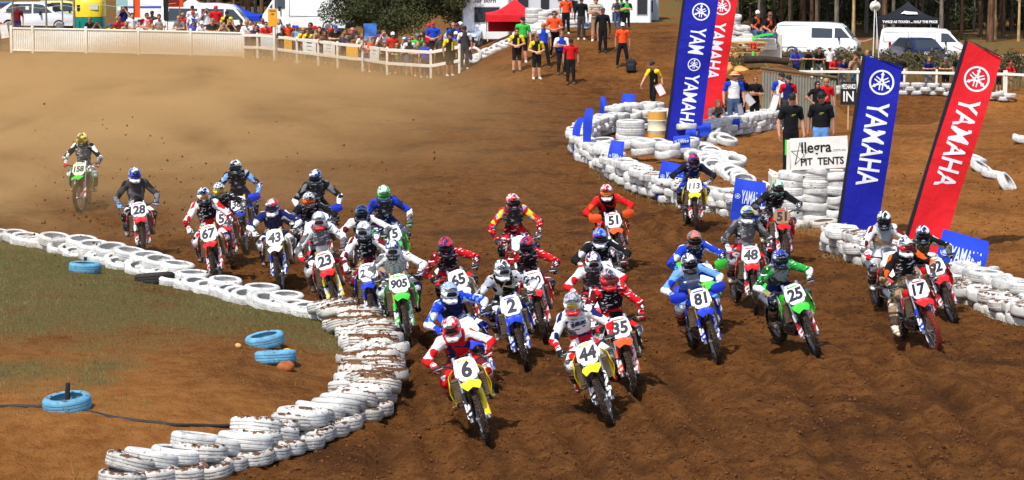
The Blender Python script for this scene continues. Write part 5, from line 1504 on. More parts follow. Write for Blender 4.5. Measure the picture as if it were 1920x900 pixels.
# ------------------------------------------------------------------ banners
def emblem(r_):
    """ring with three crossed tuning forks"""
    mb = MB()
    mb.lathe([(r_, 0), (r_, 0.004), (r_ * .85, 0.004), (r_ * .85, 0)], 36, None, True)
    for k in range(3):
        a = R(90 + 120 * k)
        M = RZ(a - R(90))
        for s in (-1, 1):
            mb.prism([(s * r_ * .07, -r_ * .62), (s * r_ * .07, r_ * .20), (s * r_ * .17, r_ * .20), (s * r_ * .17, -r_ * .62)] if s > 0 else [(s * r_ * .17, -r_ * .62), (s * r_ * .17, r_ * .20), (s * r_ * .07, r_ * .20), (s * r_ * .07, -r_ * .62)], 0.0005 * k, 0.003 + 0.0004 * k, M)
        mb.prism([(-r_ * .10, r_ * .2), (r_ * .10, r_ * .2), (r_ * .05, r_ * .84), (-r_ * .05, r_ * .84)], 0.0005 * k, 0.0032 + 0.0004 * k, M)
        mb.prism([(-r_ * .16, r_ * .60), (0, r_ * .50), (r_ * .16, r_ * .60), (0, r_ * .84)], 0.0006 * k, 0.0036 + 0.0004 * k, M)
    return mb
def fabric_mat(c):
    key = ('flag', c)
    if key not in _mc:
        m, nt = newmat('flag_fabric', 0.7, 0, 0.25)
        v = nt.coord(); a = lin(c)
        nt.color(nt.mix(nt.ramp(nt.noise(1.2, 4, 0.6, v), 0.3, 0.7), tuple(x * 0.85 for x in a), a))
        nt.bump(nt.noise(2.2, 3, 0.5, v, 0.8), 0.5, 0.06)
        _mc[key] = m
    return _mc[key]
def tall_flag(base, top, w, y, col, marks, lb, txt_col=(226, 230, 240), wave=0.035):
    """base/top: pixels of the pole foot and the upper left corner; y depth; w width in metres; marks: (kind, distance from top, size)"""
    p0 = D(*base, y); p1 = D(*top, y)
    ax = (p0 - p1); L = ax.length; ax.normalize()                 # down the flag
    lean = math.atan2(p1.x - p0.x, p1.z - p0.z)
    M = T(*p1) @ RY(lean)                                         # local -z runs down, +x to the right, -y to the viewer
    root = empty('flag_banner', lb, 'banner', 'tall flag banners', M)
    drop = 0.17 * w
    Lf = L - 0.30
    rows = []
    def ripple(u, d):
        return wave * ((0.25 + u) * math.sin(d * 1.9 + u * 2.2) + 0.35 * math.sin(d * 4.3 - u * 5.0) * u)
    for i in range(33):
        t = i / 32
        rows.append([(u * w, ripple(u, t * Lf), -Lf * t - drop * u * (1 if t < 0.5 else 0.6)) for u in [q / 10 for q in range(11)]])
    f = link('fabric', MB().sheet(rows, 0.006).mesh(), root, fabric_mat(col))
    zg = H1(p0.x, p0.y) - p1.z
    link('pole', MB().tube([(-0.02, 0, zg - 0.1), (-0.02, 0, -Lf * 0.5), (-0.02, 0, 0.02), (0.3 * w, 0, -drop * 0.3 + 0.02), (w, 0, -drop + 0.015)], [0.022, 0.02, 0.016, 0.012, 0.010], 8).mesh(), root, m_blk)
    link('sleeve', MB().box((0.012, 0, -Lf / 2), (0.05, 0.03, Lf), None, 0, 0.012).mesh(), root, mat((20, 24, 44), 0.7))
    tm = mat(txt_col, 0.6, var=0.02)
    sh = Matrix(((1, 0, 0, 0), (0, 1, 0, 0), (-0.17, 0, 1, 0), (0, 0, 0, 1)))
    for kind, d, size in marks:
        if kind == 'emblem':
            me = emblem(size).mesh('emblem', False); Mt = RX(R(90))
        else:
            me = text_mesh(kind, 1.0, 0.018, 0.0, 0.002, 1.02).copy()
            xs_ = [v.co.x for v in me.vertices]; ys_ = [v.co.y for v in me.vertices]
            Mt = RX(R(90)) @ RZ(R(-90)) @ SC(size[0] / (max(xs_) - min(xs_)), size[1] / (max(ys_) - min(ys_)), 1.0)
        me.transform(T(w * 0.54, -0.006, -d - drop * .5) @ Mt)
        for v in me.vertices:
            v.co.y += ripple(v.co.x / w, -v.co.z - drop * v.co.x / w)
        link('emblem' if kind == 'emblem' else 'lettering', me, f, tm)
    return root
BLUE, RED = (22, 30, 160), (222, 30, 40)
tall_flag((1568, 452), (1620, 103), 0.86, flat(1568, 440).y + 0.2, BLUE, [('emblem', 0.46, 0.27), ('YAMAHA', 1.80, (1.82, 0.47))], 'tall blue flag beside the stacked tyres and pit tents board')
tall_flag((1683, 498), (1812, 76), 0.80, flat(1690, 478).y + 0.5, RED, [('emblem', 0.62, 0.26), ('YAMAHA', 1.98, (1.88, 0.43))], 'tall red flag leaning over the right-hand riders')
tall_flag((1246, 280), (1290, -62), 1.02, flat(1246, 268).y, BLUE, [('emblem', 1.18, 0.26), ('YAM', 2.05, (0.78, 0.46)), ('emblem', 2.76, 0.19), ('YAMAHA', 3.90, (1.70, 0.42))], 'tall blue flag standing by the oil drum')
tall_flag((1288, 250), (1333, -70), 0.98, flat(1290, 250).y + 1.0, RED, [('emblem', 1.22, 0.27), ('YAMAHA', 2.62, (1.80, 0.42))], 'tall red flag behind the blue one by the oil drum')

def drape(px, py, w, h, yaw, lb, text=True, bend=0.22, roll=0.0, lift=0.0, back=0.0, tsize=0.2):
    """sheet of blue fabric hung over the tyres: px,py = foot of the sheet"""
    p = G(px, py)
    rows = []
    for i in range(10):
        t = i / 9
        z = h * math.sin(min(1, t) * 1.25) / math.sin(1.25); yy = bend * t * t * h + 0.02 * math.sin(t * 8)
        rows.append([(u * w + 0.012 * math.sin(t * 6 + u * 9), yy + 0.015 * math.sin(u * 8 + t * 4), z) for u in (-.5, -.3, -.1, .1, .3, .5)])
    M = T(p.x, p.y + back - 0.55, p.z + lift + 0.03) @ RZ(yaw) @ RY(roll)
    root = link('banner_sheet', MB().sheet(rows, 0.012).mesh(), None, fabric_mat((30, 62, 190)), lb, 'banner', 'blue banner sheets hung on the tyre walls', None, M)
    if text:
        tm = mat((196, 208, 236), 0.6, var=0.05)
        th = math.atan2(1.068, bend)
        me = text_mesh('YAMAHA', 1.0, 0.02, 0.0, 0.002, 1.0)
        xs_ = [v.co.x for v in me.vertices]; ys_ = [v.co.y for v in me.vertices]
        link('lettering', me, root, tm, mw=T(0.09 * w, bend * .25 * h - 0.030, h * 0.60) @ RX(th) @ SC(0.68 * w / (max(xs_) - min(xs_)), min(0.36 * h, 0.42 * w) / (max(ys_) - min(ys_)), 1))
        e = emblem(w * 0.085).mesh('emblem', False)
        link('emblem', e, root, tm, mw=T(-0.37 * w, bend * .25 * h - 0.030, h * 0.60) @ RX(th))
drape(1078, 290, 0.26, 1.05, R(-45), 'narrow blue sheet at the left end of the curved tyre wall', False)
drape(1098, 300, 0.24, 1.10, R(-20), 'upright blue strip on the bend of the tyre wall', False, 0.1, 0.05, 0.35, -0.15)
drape(1131, 243, 0.20, 0.95, R(10), 'small blue strip behind the curved tyre wall', False, 0.2, 0.05, 0, 1.15)
drape(1174, 240, 0.42, 1.0, R(0), 'wide blue sheet standing up behind the curved tyre wall', False, 0.3, 0.12, 0, 1.15)
drape(1146, 330, 0.36, 0.95, R(-8), 'blue sheet with lettering at the front bend of the tyre wall', True, 0.25, 0.12, 0, -0.3, 0.12)
drape(1247, 372, 0.62, 0.90, R(4), 'blue sheet with lettering left of bike 113', True, 0.25, 0.22, 0, -0.2, 0.17)
drape(1275, 302, 0.45, 0.34, R(0), 'small blue sheet high on the tyres above bike 113', True, 0.1, -0.1, 0.42, -0.45, 0.11)
drape(1392, 412, 0.72, 0.92, R(4), 'blue sheet with lettering right of bike 113', True, 0.25, 0.16, 0, -0.2, 0.18)
drape(1778, 528, 0.90, 0.90, R(-6), 'large blue sheet with lettering behind bike 12', True, 0.5, 0.26, 0, -0.1, 0.26)
drape(1318, 264, 0.40, 0.36, R(-10), 'small blue sheet low on the tyres right of the red flag', False, 0.1, -0.1, 0.2, -0.25)
drape(1293, 272, 0.30, 0.42, R(-20), 'small blue sheet at the foot of the red flag', False, 0.1, -0.1, 0.1, -0.3)
drape(1372, 254, 0.36, 0.34, R(-8), 'small blue sheet on the tyres before the waiting crew', False, 0.1, -0.05, 0.2, -0.25)

# ------------------------------------------------------------------ drum, board, platform, signs
def drum():
    p = G(1232, 262)
    root = empty('oil_drum', 'rusty cream and yellow oil drum inside the curved tyre wall', 'drum', None, T(*p))
    pr = [(0.0, 0.0), (0.27, 0.0), (0.285, 0.02)]
    for z in (0.29, 0.59): pr += [(0.285, z - 0.03), (0.297, z - 0.012), (0.297, z + 0.012), (0.285, z + 0.03)]
    pr += [(0.285, 0.86), (0.293, 0.875), (0.285, 0.88), (0.27, 0.865), (0, 0.865)]
    link('shell', MB().lathe(pr, 24).mesh(), root, mat((222, 214, 186), 0.5, dirt=0.22, sc_=5, dcol=(0.3, 0.16, 0.05)))
    for z, n in ((0.73, 0.235), (0.10, 0.16)):
        link('paint_band', MB().lathe([(0.2875, z - n / 2), (0.2875, z + n / 2)], 24).mesh(), root, mat((214, 158, 66), 0.55, dirt=0.2, sc_=5))
drum()

def pit_board():
    y = flat(1530, 424).y + 0.45
    p0 = D(1474, 322, y); p1 = D(1590, 318, y)
    root = empty('sign_stand', 'white timber stand carrying the pit tents board above the stacked tyres', 'stand', None, T(*p0))
    wd = p1.x - p0.x
    zg = H1(p0.x, y) - p0.z
    sx = FOC / y
    def hpx(v): return (322 - v) / sx
    m_wt = mat((226, 222, 212), 0.7, dirt=0.14, sc_=3)
    for x in (0.05, 0.22, wd * 0.55, wd - 0.06):
        link('post', MB().box((x, 0, (zg + hpx(262)) / 2), (0.09, 0.07, hpx(262) - zg), None, 0, 0.008).mesh(), root, m_wt)
    for k in range(4):
        link('plank', MB().box((wd / 2, 0.3 + 0.16 * k, -0.04), (wd, 0.14, 0.04), None, 0, 0.006).mesh(), root, m_wt)
    link('beam', MB().box((wd / 2, -0.05, -0.03), (wd, 0.04, 0.12), None, 0, 0.006).mesh(), root, m_wt)
    for x in (0.02, 0.28):
        link('green_panel', MB().box((x, -0.01 - 0.02 * x, hpx(276)), (0.11 if x < .1 else 0.20, 0.03, 0.34), None, 0, 0.005).mesh(), root, mat((70, 200, 70), 0.6, dirt=0.12), 'bright green painted panel')
    bw, bh = (1590 - 1482) / sx, (316 - 256) / sx
    b = link('board', MB().box((0, 0, 0), (bw, 0.025, bh), None, 0, 0.004).mesh(), None, mat((236, 234, 226), 0.6, dirt=0.06, sc_=3), 'white board lettered PIT TENTS tied to the timber stand', 'sign', None, None,
             T(*D(1536, 287, y - 0.12)) @ RY(R(-3)))
    ink = mat((20, 20, 22), 0.6)
    def word(s, size, x, z, bold=0.0, sx_=1.0, c=ink):
        link('lettering', text_mesh(s, size, bold, 0, 0.002, 1.0, sx_), b, c, mw=T(x, -0.0165, z) @ RX(R(90)))
    word('PIT  TENTS', 0.225, 0.06, -0.18, 0.006, 0.88)
    word('llegra', 0.34, -0.06, 0.10, 0.006, 0.92)
    word('.com.au', 0.10, 0.44, 0.05, 0.0, 1.0, mat((150, 150, 150), 0.6))
    st = MB()
    sc__ = 0.30
    P5 = [(math.sin(R(72 * k)) * (1.0 if k != 0 else 1.0), math.cos(R(72 * k))) for k in range(5)]
    for a_, b_, w_ in ((P5[0], P5[3], .10), (P5[0], P5[2], .05), (P5[3], P5[1], .03), (P5[4], P5[1], .03), (P5[4], P5[2], .03)):
        st.tube([(a_[0] * sc__ * .7, 0, a_[1] * sc__ * .9), (b_[0] * sc__ * .7, 0, b_[1] * sc__ * .9)], [0.006, w_ * sc__ * .35], 4)
    link('star', st.mesh(), b, ink, mw=T(-0.42, -0.016, -0.01) @ SC(1, 0.12, 1))
pit_board()

def pallets():
    """white timber steps leaning against the stack"""
    for k in range(4):
        p = G(1452 - 7 * k, 414)
        root = empty('pallet', ('lowest', 'second', 'third', 'top')[3 - k] + ' white slatted pallet stepping up beside the tall tyre stack', 'pallet', 'white pallets', T(p.x + 0.10 * (3 - k) * 0.6, p.y + 0.25, p.z + 0.16 + 0.26 * (3 - k)) @ RY(R(24)))
        mw_ = mat((224, 220, 210), 0.75, dirt=0.2, sc_=4)
        for j in range(3): link('slat', MB().box((0, -0.22 + 0.22 * j, 0.05), (0.62, 0.12, 0.025), None, 0, 0.004).mesh(), root, mw_)
        for j in (-1, 1): link('bearer', MB().box((0.26 * j, 0, 0), (0.07, 0.6, 0.075), None, 0, 0.006).mesh(), root, mw_)
pallets()

def mechanics_sign():
    y = 86.0
    c = D(1591, 175, y); sx = FOC / y
    root = empty('sign', 'black board lettered MECHANICS IN on a thin stake', 'sign', None, T(*c))
    w, h = 30 / sx, 43 / sx
    link('board', MB().box((0, 0, 0), (w, 0.02, h), None, 0, 0.004).mesh(), root, mat((26, 26, 28), 0.6))
    link('stake', MB().box((0, 0.03, (H1(c.x, y) - c.z) / 2 - 0.1), (0.04, 0.03, c.z - H1(c.x, y) + 0.2)).mesh(), root, mat((190, 170, 130), 0.8))
    wm = mat((236, 236, 232), 0.6)
    link('lettering', text_mesh('MECHANICS', 0.14, 0.004, 0, 0.002, 0.9, 0.62), root, wm, mw=T(0, -0.013, h * 0.30) @ RX(R(90)) @ SC(1, 1.5, 1))
    link('lettering', text_mesh('IN', 0.46, 0.008, 0, 0.002, 1.0, 0.8), root, wm, mw=T(0, -0.013, -h * 0.13) @ RX(R(90)))
mechanics_sign()
# ------------------------------------------------------------------ vehicles.  Frame: x forward, y left, z up, on the ground
def side_y(z, W, belt, tumble):
    return W / 2 - max(0, z - belt) * tumble
def body_loft(prof, W, belt, tumble, ins=0.05):
    cx = sum(p[0] for p in prof) / len(prof); cz = sum(p[1] for p in prof) / len(prof)
    def ring(s, k, shrink):
        out = []
        for x, z in prof:
            dx, dz = x - cx, z - cz
            L = math.hypot(dx, dz)
            f = 1 - shrink / max(L, 0.01)
            xx, zz = cx + dx * f, cz + dz * f
            out.append((xx, s * (side_y(z, W, belt, tumble) - k), zz))
        return out
    return MB().loft([ring(-1, 0, ins), ring(-1, ins * 0.4, ins * 0.3), ring(-1, ins * 1.2, 0), ring(1, ins * 1.2, 0), ring(1, ins * 0.4, ins * 0.3), ring(1, 0, ins)])
m_glass_d = None
def glass_mat():
    global m_glass_d
    if m_glass_d is None:
        m_glass_d, nt = newmat('window_glass', 0.06, 0, 0.6); nt.color((0.035, 0.042, 0.05))
    return m_glass_d
m_trim = mat((34, 34, 36), 0.7)
def paint(c): 
    key = ('paint', c)
    if key not in _mc:
        m, nt = newmat('car_paint', 0.28, 0, 0.5); nt.bsdf.inputs['Coat Weight'].default_value = 0.4
        v = nt.coord(); a = lin(c)
        nt.color(nt.mix(nt.ramp(nt.noise(0.9, 5, 0.6, v), 0.45, 0.8), a, tuple(x * 0.85 + y * 0.15 for x, y in zip(a, (0.3, 0.2, 0.1)))))
        _mc[key] = m
    return _mc[key]
def vehicle(name, label, cat, mw, prof, W, belt, tumble, col, side_wins, front_win=None, rear_win=None, wheels=(), wr=0.32, panels=(), bumper=True, lights=True):
    root = empty(name, label, cat, None, mw)
    link('body', body_loft(prof, W, belt, tumble).mesh('body', True, 35), root, paint(col))
    gm = glass_mat()
    for s in (1, -1):
        for poly in side_wins:
            vs = [Vector((x, s * (side_y(z, W, belt, tumble) + 0.004), z)) for x, z in poly]
            vi = [Vector((v.x, v.y - s * 0.03, v.z)) for v in vs]
            n = len(vs)
            link('window', MB().add(vs + vi, [tuple(range(n)) if s < 0 else tuple(range(n - 1, -1, -1))] + [(i, (i + 1) % n, (i + 1) % n + n, i + n) for i in range(n)]).mesh('window', False), root, gm)
        for (x0, z0, x1, z1) in panels:
            mb = MB()
            for a, b in (((x0, z0), (x1, z0)), ((x1, z0), (x1, z1)), ((x1, z1), (x0, z1)), ((x0, z1), (x0, z0))):
                mb.tube([(a[0], s * (side_y(a[1], W, belt, tumble) + 0.002), a[1]), (b[0], s * (side_y(b[1], W, belt, tumble) + 0.002), b[1])], 0.010, 4)
            link('panel_seam', mb.mesh(), root, m_trim)
        for wx in wheels:
            w = link('wheel', MB().lathe([(0, 0.10), (wr * .55, 0.10), (wr * .62, 0.07), (wr * .7, 0.10), (wr * .95, 0.10), (wr, 0.06), (wr, -0.06), (wr * .95, -0.10), (0, -0.10)], 22, T(wx, s * (W / 2 - 0.10), wr) @ Matrix.Rotation(R(-90 * s), 4, 'X')).mesh(), root, mat((30, 29, 29), 0.85, dirt=0.2))
            link('rim', MB().lathe([(0, 0.112), (wr * .5, 0.108), (wr * .56, 0.085)], 18, T(wx, s * (W / 2 - 0.10), wr) @ Matrix.Rotation(R(-90 * s), 4, 'X')).mesh(), w, m_alu)
        zz = belt + 0.05
        link('mirror', MB().box((prof_front(prof, zz) - 0.75, s * (W / 2 + 0.09), zz), (0.09, 0.16, 0.2), None, 0, 0.02).mesh(), root, m_trim)
    def glass_quad(p):
        (xa, za), (xb, zb) = p
        ya, yb = side_y(za, W, belt, tumble) - 0.10, side_y(zb, W, belt, tumble) - 0.10
        n = Vector((zb - za, 0, -(xb - xa))).normalized()
        if n.x * (1 if xa > 0 else -1) < 0: n = -n
        q = [Vector((xa, -ya, za)), Vector((xa, ya, za)), Vector((xb, yb, zb)), Vector((xb, -yb, zb))]
        vs = [v + n * 0.006 for v in q] + [v - n * 0.03 for v in q]
        return MB().add(vs, [(0, 1, 2, 3), (4, 7, 6, 5), (0, 4, 5, 1), (1, 5, 6, 2), (2, 6, 7, 3), (3, 7, 4, 0)]).mesh('glass', False)
    if front_win: link('windscreen', glass_quad(front_win), root, gm)
    if rear_win: link('rear_window', glass_quad(rear_win), root, gm)
    xf = max(p[0] for p in prof); xr = min(p[0] for p in prof)
    if bumper:
        link('bumper', MB().box((xf - 0.02, 0, 0.42), (0.16, W * 0.96, 0.24), None, 0, 0.05).mesh(), root, m_trim)
        link('bumper', MB().box((xr + 0.02, 0, 0.42), (0.14, W * 0.96, 0.22), None, 0, 0.05).mesh(), root, m_trim)
    if lights:
        for s in (1, -1):
            link('headlight', MB().box((xf - 0.05, s * (W / 2 - 0.22), 0.74), (0.12, 0.30, 0.16), None, 0, 0.03).mesh(), root, mat((220, 224, 228), 0.15))
            link('tail_light', MB().box((xr + 0.02, s * (W / 2 - 0.10), 0.95), (0.08, 0.14, 0.4), None, 0, 0.02).mesh(), root, mat((150, 20, 20), 0.3))
    return root
def prof_front(prof, z):
    best = -9
    for (x0, z0), (x1, z1) in zip(prof, prof[1:] + prof[:1]):
        if min(z0, z1) <= z <= max(z0, z1) and z0 != z1:
            best = max(best, x0 + (x1 - x0) * (z - z0) / (z1 - z0))
    return best if best > -9 else max(p[0] for p in prof)
VANP = [(-2.30, 0.32), (2.20, 0.32), (2.33, 0.55), (2.30, 0.85), (2.10, 1.05), (1.55, 1.72), (1.30, 1.90), (0.6, 1.97), (-2.0, 1.98), (-2.22, 1.88), (-2.34, 1.1), (-2.36, 0.6)]
def van(px, y, yaw, label, wins, panels=(), hi=1.0, col=(236, 237, 236)):
    p = GX(px, y)
    return vehicle('van', label, 'van', T(*p) @ RZ(yaw) @ SC(1, 1, hi), VANP, 1.72, 1.05, 0.16, col, wins, ((2.05, 1.12), (1.58, 1.70)), ((-2.33, 1.2), (-2.25, 1.78)), (1.45, -1.35), 0.33, panels)
DW = [(1.05, 1.14), (1.92, 1.14), (1.42, 1.68), (1.05, 1.70)]
van(1528, 151, R(-14), 'white van parked behind the weeds with one long side window', [DW, [(-0.25, 1.16), (0.92, 1.14), (0.92, 1.66), (-0.25, 1.70)]], ((-2.1, 0.6, -0.4, 1.8),))
van(1722, 149, R(-10), 'white panel van parked beside the black tent', [DW], ((-2.1, 1.15, -0.75, 1.75), (-0.6, 1.15, 0.75, 1.75)), 0.88)
van(583, 142, R(165), 'white high-roofed van behind the dark tree', [DW], ((-2.0, 0.8, 0.8, 1.8),), 1.28)
van(394, 137, R(0), 'white van with dark blue windows behind the crowd', [DW, [(-0.2, 1.12), (0.95, 1.12), (0.95, 1.70), (-0.2, 1.72)], [(-1.9, 1.12), (-0.4, 1.12), (-0.4, 1.72), (-1.85, 1.74)]], (), 0.98)
CARP = [(-2.05, 0.30), (1.95, 0.30), (2.10, 0.52), (2.02, 0.74), (1.10, 0.92), (0.45, 1.38), (0.1, 1.45), (-1.2, 1.44), (-1.85, 1.02), (-2.12, 0.88), (-2.15, 0.5)]
def car(px, y, yaw, label, col, s=1.0):
    p = GX(px, y)
    return vehicle('parked_car', label, 'car', T(*p) @ RZ(yaw) @ SC(s), CARP, 1.68, 0.88, 0.28, col, [[(-0.05, 0.95), (0.92, 0.95), (0.42, 1.34), (-0.05, 1.38)], [(-1.55, 0.98), (-0.15, 0.95), (-0.15, 1.38), (-1.15, 1.37)]], ((1.02, 0.97), (0.50, 1.36)), ((-1.80, 1.06), (-1.28, 1.40)), (1.25, -1.3), 0.31)
car(1718, 143.5, R(-72), 'dark blue hatchback behind the weeds before the panel van', (22, 26, 70))
car(82, 146, R(-6), 'pale grey estate car behind the left end of the fence', (206, 208, 212), 1.1)
car(36, 150, R(20), 'blue car at the far left edge', (40, 70, 130))
car(128, 150, R(8), 'white and yellow car beside the yellow trailer', (226, 214, 120), 1.05)
car(880, 127, R(-100), 'silver car below the camper at the mound edge', (150, 165, 185))

def trailer():
    p = GX(176, 133.5)
    root = empty('trailer', 'rounded yellow and teal trailer behind the ribbed fence', 'trailer', None, T(*p) @ RZ(R(8)))
    def ring(z, k):
        out = []
        for i in range(20):
            a = 2 * math.pi * i / 20
            out.append((0.82 * math.copysign(abs(math.cos(a)) ** 0.45, math.cos(a)) * k, 1.6 * math.copysign(abs(math.sin(a)) ** 0.7, math.sin(a)) * k, z))
        return out
    link('lower_body', MB().loft([ring(0.35, .96), ring(0.5, 1), ring(1.50, 1)]).mesh(), root, mat((22, 128, 120), 0.4, dirt=0.08))
    link('upper_body', MB().loft([ring(1.504, 1.01), ring(2.1, 1.01), ring(2.35, 0.97), ring(2.5, 0.86), ring(2.56, 0.6)]).mesh(), root, mat((236, 204, 40), 0.4, dirt=0.06))
    link('window', MB().box((0.25, -1.60, 1.98), (0.42, 0.05, 0.28), None, 0, 0.02).mesh(), root, mat((200, 204, 190), 0.3))
    link('vent', MB().box((-0.5, -1.56, 1.95), (0.16, 0.05, 0.3), None, 0, 0.02).mesh(), root, m_trim)
    for s in (1, -1):
        link('wheel', MB().lathe([(0, .1), (.3, .1), (.34, .05), (.34, -.05), (.3, -.1), (0, -.1)], 18, T(s * 0.7, 0.1, 0.34) @ RY(R(90))).mesh(), root, m_rub)
trailer()
def box_truck(px, y, L, W, Ht, label, col, wins, name='camper', yaw=0.0, z0=0.5, band=None, text=None):
    p = GX(px, y); p.z = min(p.z, 0.15)
    root = empty(name, label, name, None, T(*p) @ RZ(yaw))
    b = link('body', MB().box((0, 0, z0 + Ht / 2), (L, W, Ht), None, 0, 0.07).mesh(), root, paint(col))
    for (x, z, w, h) in wins:
        fr_ = link('window', MB().box((x, -W / 2 - 0.004, z), (w + 0.08, 0.03, h + 0.08), None, 0, 0.012).mesh(), root, mat((190, 194, 198), 0.4))
        link('pane', MB().box((x, -W / 2 - 0.016, z), (w, 0.02, h), None, 0, 0.005).mesh(), fr_, glass_mat())
    if band: link('stripe', MB().box((0, -W / 2 - 0.003, band[0]), (L * 0.98, 0.012, band[1])).mesh(), root, mat(band[2], 0.4))
    for x in (-L * 0.3, L * 0.3):
        for s in (1, -1):
            link('wheel', MB().lathe([(0, .11), (.33, .11), (.38, .06), (.38, -.06), (.33, -.11), (0, -.11)], 18, T(x, s * (W / 2 - 0.15), 0.38) @ RX(R(90))).mesh(), root, m_rub)
    link('chassis', MB().box((0, 0, z0 - 0.08), (L * 0.94, W * 0.7, 0.14)).mesh(), root, m_trim)
    if text:
        s, sz, x, z = text
        link('lettering', text_mesh(s, sz, sz * .02, .2, .002), b, mat((24, 24, 26), 0.5), mw=T(x, -W / 2 - 0.006, z) @ RX(R(90)))
    return root
box_truck(914, 127, 2.2, 2.3, 2.9, 'white camper with a wide dark window left of the red tent', (236, 237, 238), [(0.06, 1.80, 1.18, 0.72)], 'camper', R(-3), 0.6, None, ('Sur born', 0.30, -0.05, 2.48))
box_truck(1010, 134, 2.9, 2.3, 2.8, 'pale grey camper behind the red tent', (208, 212, 216), [(0.25, 2.0, 0.42, 0.95), (1.0, 2.35, 0.2, 0.3), (-0.85, 2.2, 0.55, 0.6)], 'camper', R(2), 0.6)
box_truck(1132, 136, 4.6, 2.4, 2.9, 'long white camper behind the officials on the mound', (236, 238, 240), [(0.62, 1.35, 0.55, 0.46), (-1.7, 1.9, 0.6, 0.5), (1.85, 1.9, 0.5, 0.9)], 'camper', R(0), 0.55, (2.4, 0.06, (150, 150, 150)))
box_truck(1214, 139, 0.9, 2.4, 2.8, 'grey equipment box at the right end of the long camper', (168, 176, 186), [(0.0, 1.75, 0.3, 0.6), (0, 2.7, 0.5, 0.25)], 'cabinet', R(0), 0.5)
box_truck(287, 138, 1.9, 2.2, 2.6, 'white box truck behind the crowd with a blue and red stripe', (238, 238, 236), [(-0.1, 1.05, 1.3, 0.12)], 'truck', R(0), 0.5, (1.75, 0.10, (60, 90, 170)))
box_truck(247, 142, 0.9, 2.2, 2.6, 'pale blue-green box truck end beside the orange flag', (150, 186, 190), [(0.0, 1.4, 0.5, 0.5)], 'truck', R(0), 0.5)

def tent(px, y, w, d, eave, top, col, label, text=None, wall=False, yaw=0.0):
    p = GX(px, y); hz = D(px, eave, y - d / 2).z - p.z; peak = D(px, top, y).z - p.z
    root = empty('pop_up_tent', label, 'tent', None, T(*p) @ RZ(yaw))
    fm = fabric_mat(col)
    rings = []
    for t in (0, .12, .3, .5, .72, .9, 1.0):
        k = (1 - t); sag = -0.16 * math.sin(t * 3.14)
        z = hz + (peak - hz) * t + sag
        ww, dd = max(w * k, 0.03) / 2, max(d * k, 0.03) / 2
        rings.append([(-ww, -dd, z), (0, -dd, z - 0.03 * k), (ww, -dd, z), (ww, 0, z - 0.03 * k), (ww, dd, z), (0, dd, z - 0.03 * k), (-ww, dd, z), (-ww, 0, z - .03 * k)])
    link('roof', MB().loft(rings, True, True).mesh('roof', True, 30), root, fm)
    vh = 0.30
    v = MB()
    for a, b in (((-w / 2, -d / 2), (w / 2, -d / 2)), ((w / 2, -d / 2), (w / 2, d / 2)), ((w / 2, d / 2), (-w / 2, d / 2)), ((-w / 2, d / 2), (-w / 2, -d / 2))):
        v.sheet([[(a[0] + (b[0] - a[0]) * t, a[1] + (b[1] - a[1]) * t, hz - 0.004 - q * vh) for t in (0, .25, .5, .75, 1)] for q in (0, .5, 1)], 0.008)
    vo = link('valance', v.mesh('valance', False), root, fm)
    for sx in (-1, 1):
        for sy in (-1, 1):
            link('leg', MB().tube([(sx * (w / 2 - .04), sy * (d / 2 - .04), -0.3), (sx * (w / 2 - .04), sy * (d / 2 - .04), hz)], 0.022, 6).mesh(), root, m_white)
    if wall:
        for x0, y0, x1, y1 in ((-w / 2 + .03, d / 2 - .02, w / 2 - .03, d / 2 - .02), (w / 2 - .02, -d / 2 + .03, w / 2 - .02, d / 2 - .03)):
            link('side_wall', MB().sheet([[(x0 + (x1 - x0) * t, y0 + (y1 - y0) * t + 0.02 * math.sin(t * 14), hz * q) for t in [i / 10 for i in range(11)]] for q in (0.02, .5, .98)], 0.006).mesh(), root, fm)
    if text:
        for s, sz, x, z, c, tilt, yy in text:
            link('lettering', text_mesh(s, sz, sz * .05, 0, .003, 1.0, 0.95), vo, mat(c, 0.6), mw=T(x, yy, (hz + z) if z < 1 else hz - 0.15) @ RX(R(90 - tilt)))
    return root
_t = tent(965, 121, 2.6, 2.7, 28, -3, (214, 30, 38), 'red pop-up tent left of the mound', None, True, R(2))
link('label_patch', MB().box((-0.95, -1.362, 1.93), (0.26, 0.006, 0.15)).mesh(), _t, mat((240, 236, 230), 0.6))
tent(1236, 150, 2.4, 2.4, 50, 24, (214, 34, 40), 'small red tent half hidden behind the right end of the mound')
tent(448, 150, 2.9, 2.9, 30, 8, (24, 60, 190), 'blue pop-up tent behind the crowd')
tent(405, 154, 2.2, 2.2, 20, 4, (40, 74, 180), 'second blue tent partly behind the white van')
tent(366, 152, 2.4, 2.4, 14, -6, (222, 220, 206), 'cream shade tent behind the white van')
_t = tent(1694, 158, 3.3, 3.0, 36, 3, (30, 31, 38), 'black tent with white lettering before the forest', [('TWICE AS TOUGH ... HALF THE PRICE', 0.20, -0.08, -0.15, (236, 236, 236), 0, -1.52)])

_z = D(1694, 36, 156.5).z - GX(1694, 158).z
link('roof_emblem', MB().prism([(-0.5, -0.12), (-0.25, 0.14), (-0.1, 0.08), (0.45, 0.02), (0.5, -0.16), (-0.2, -0.16), (-0.3, -0.08)], 0, 0.02, T(-0.05, -0.93, _z + 0.36) @ RX(R(38))).mesh(), _t, mat((236, 236, 236), 0.6))
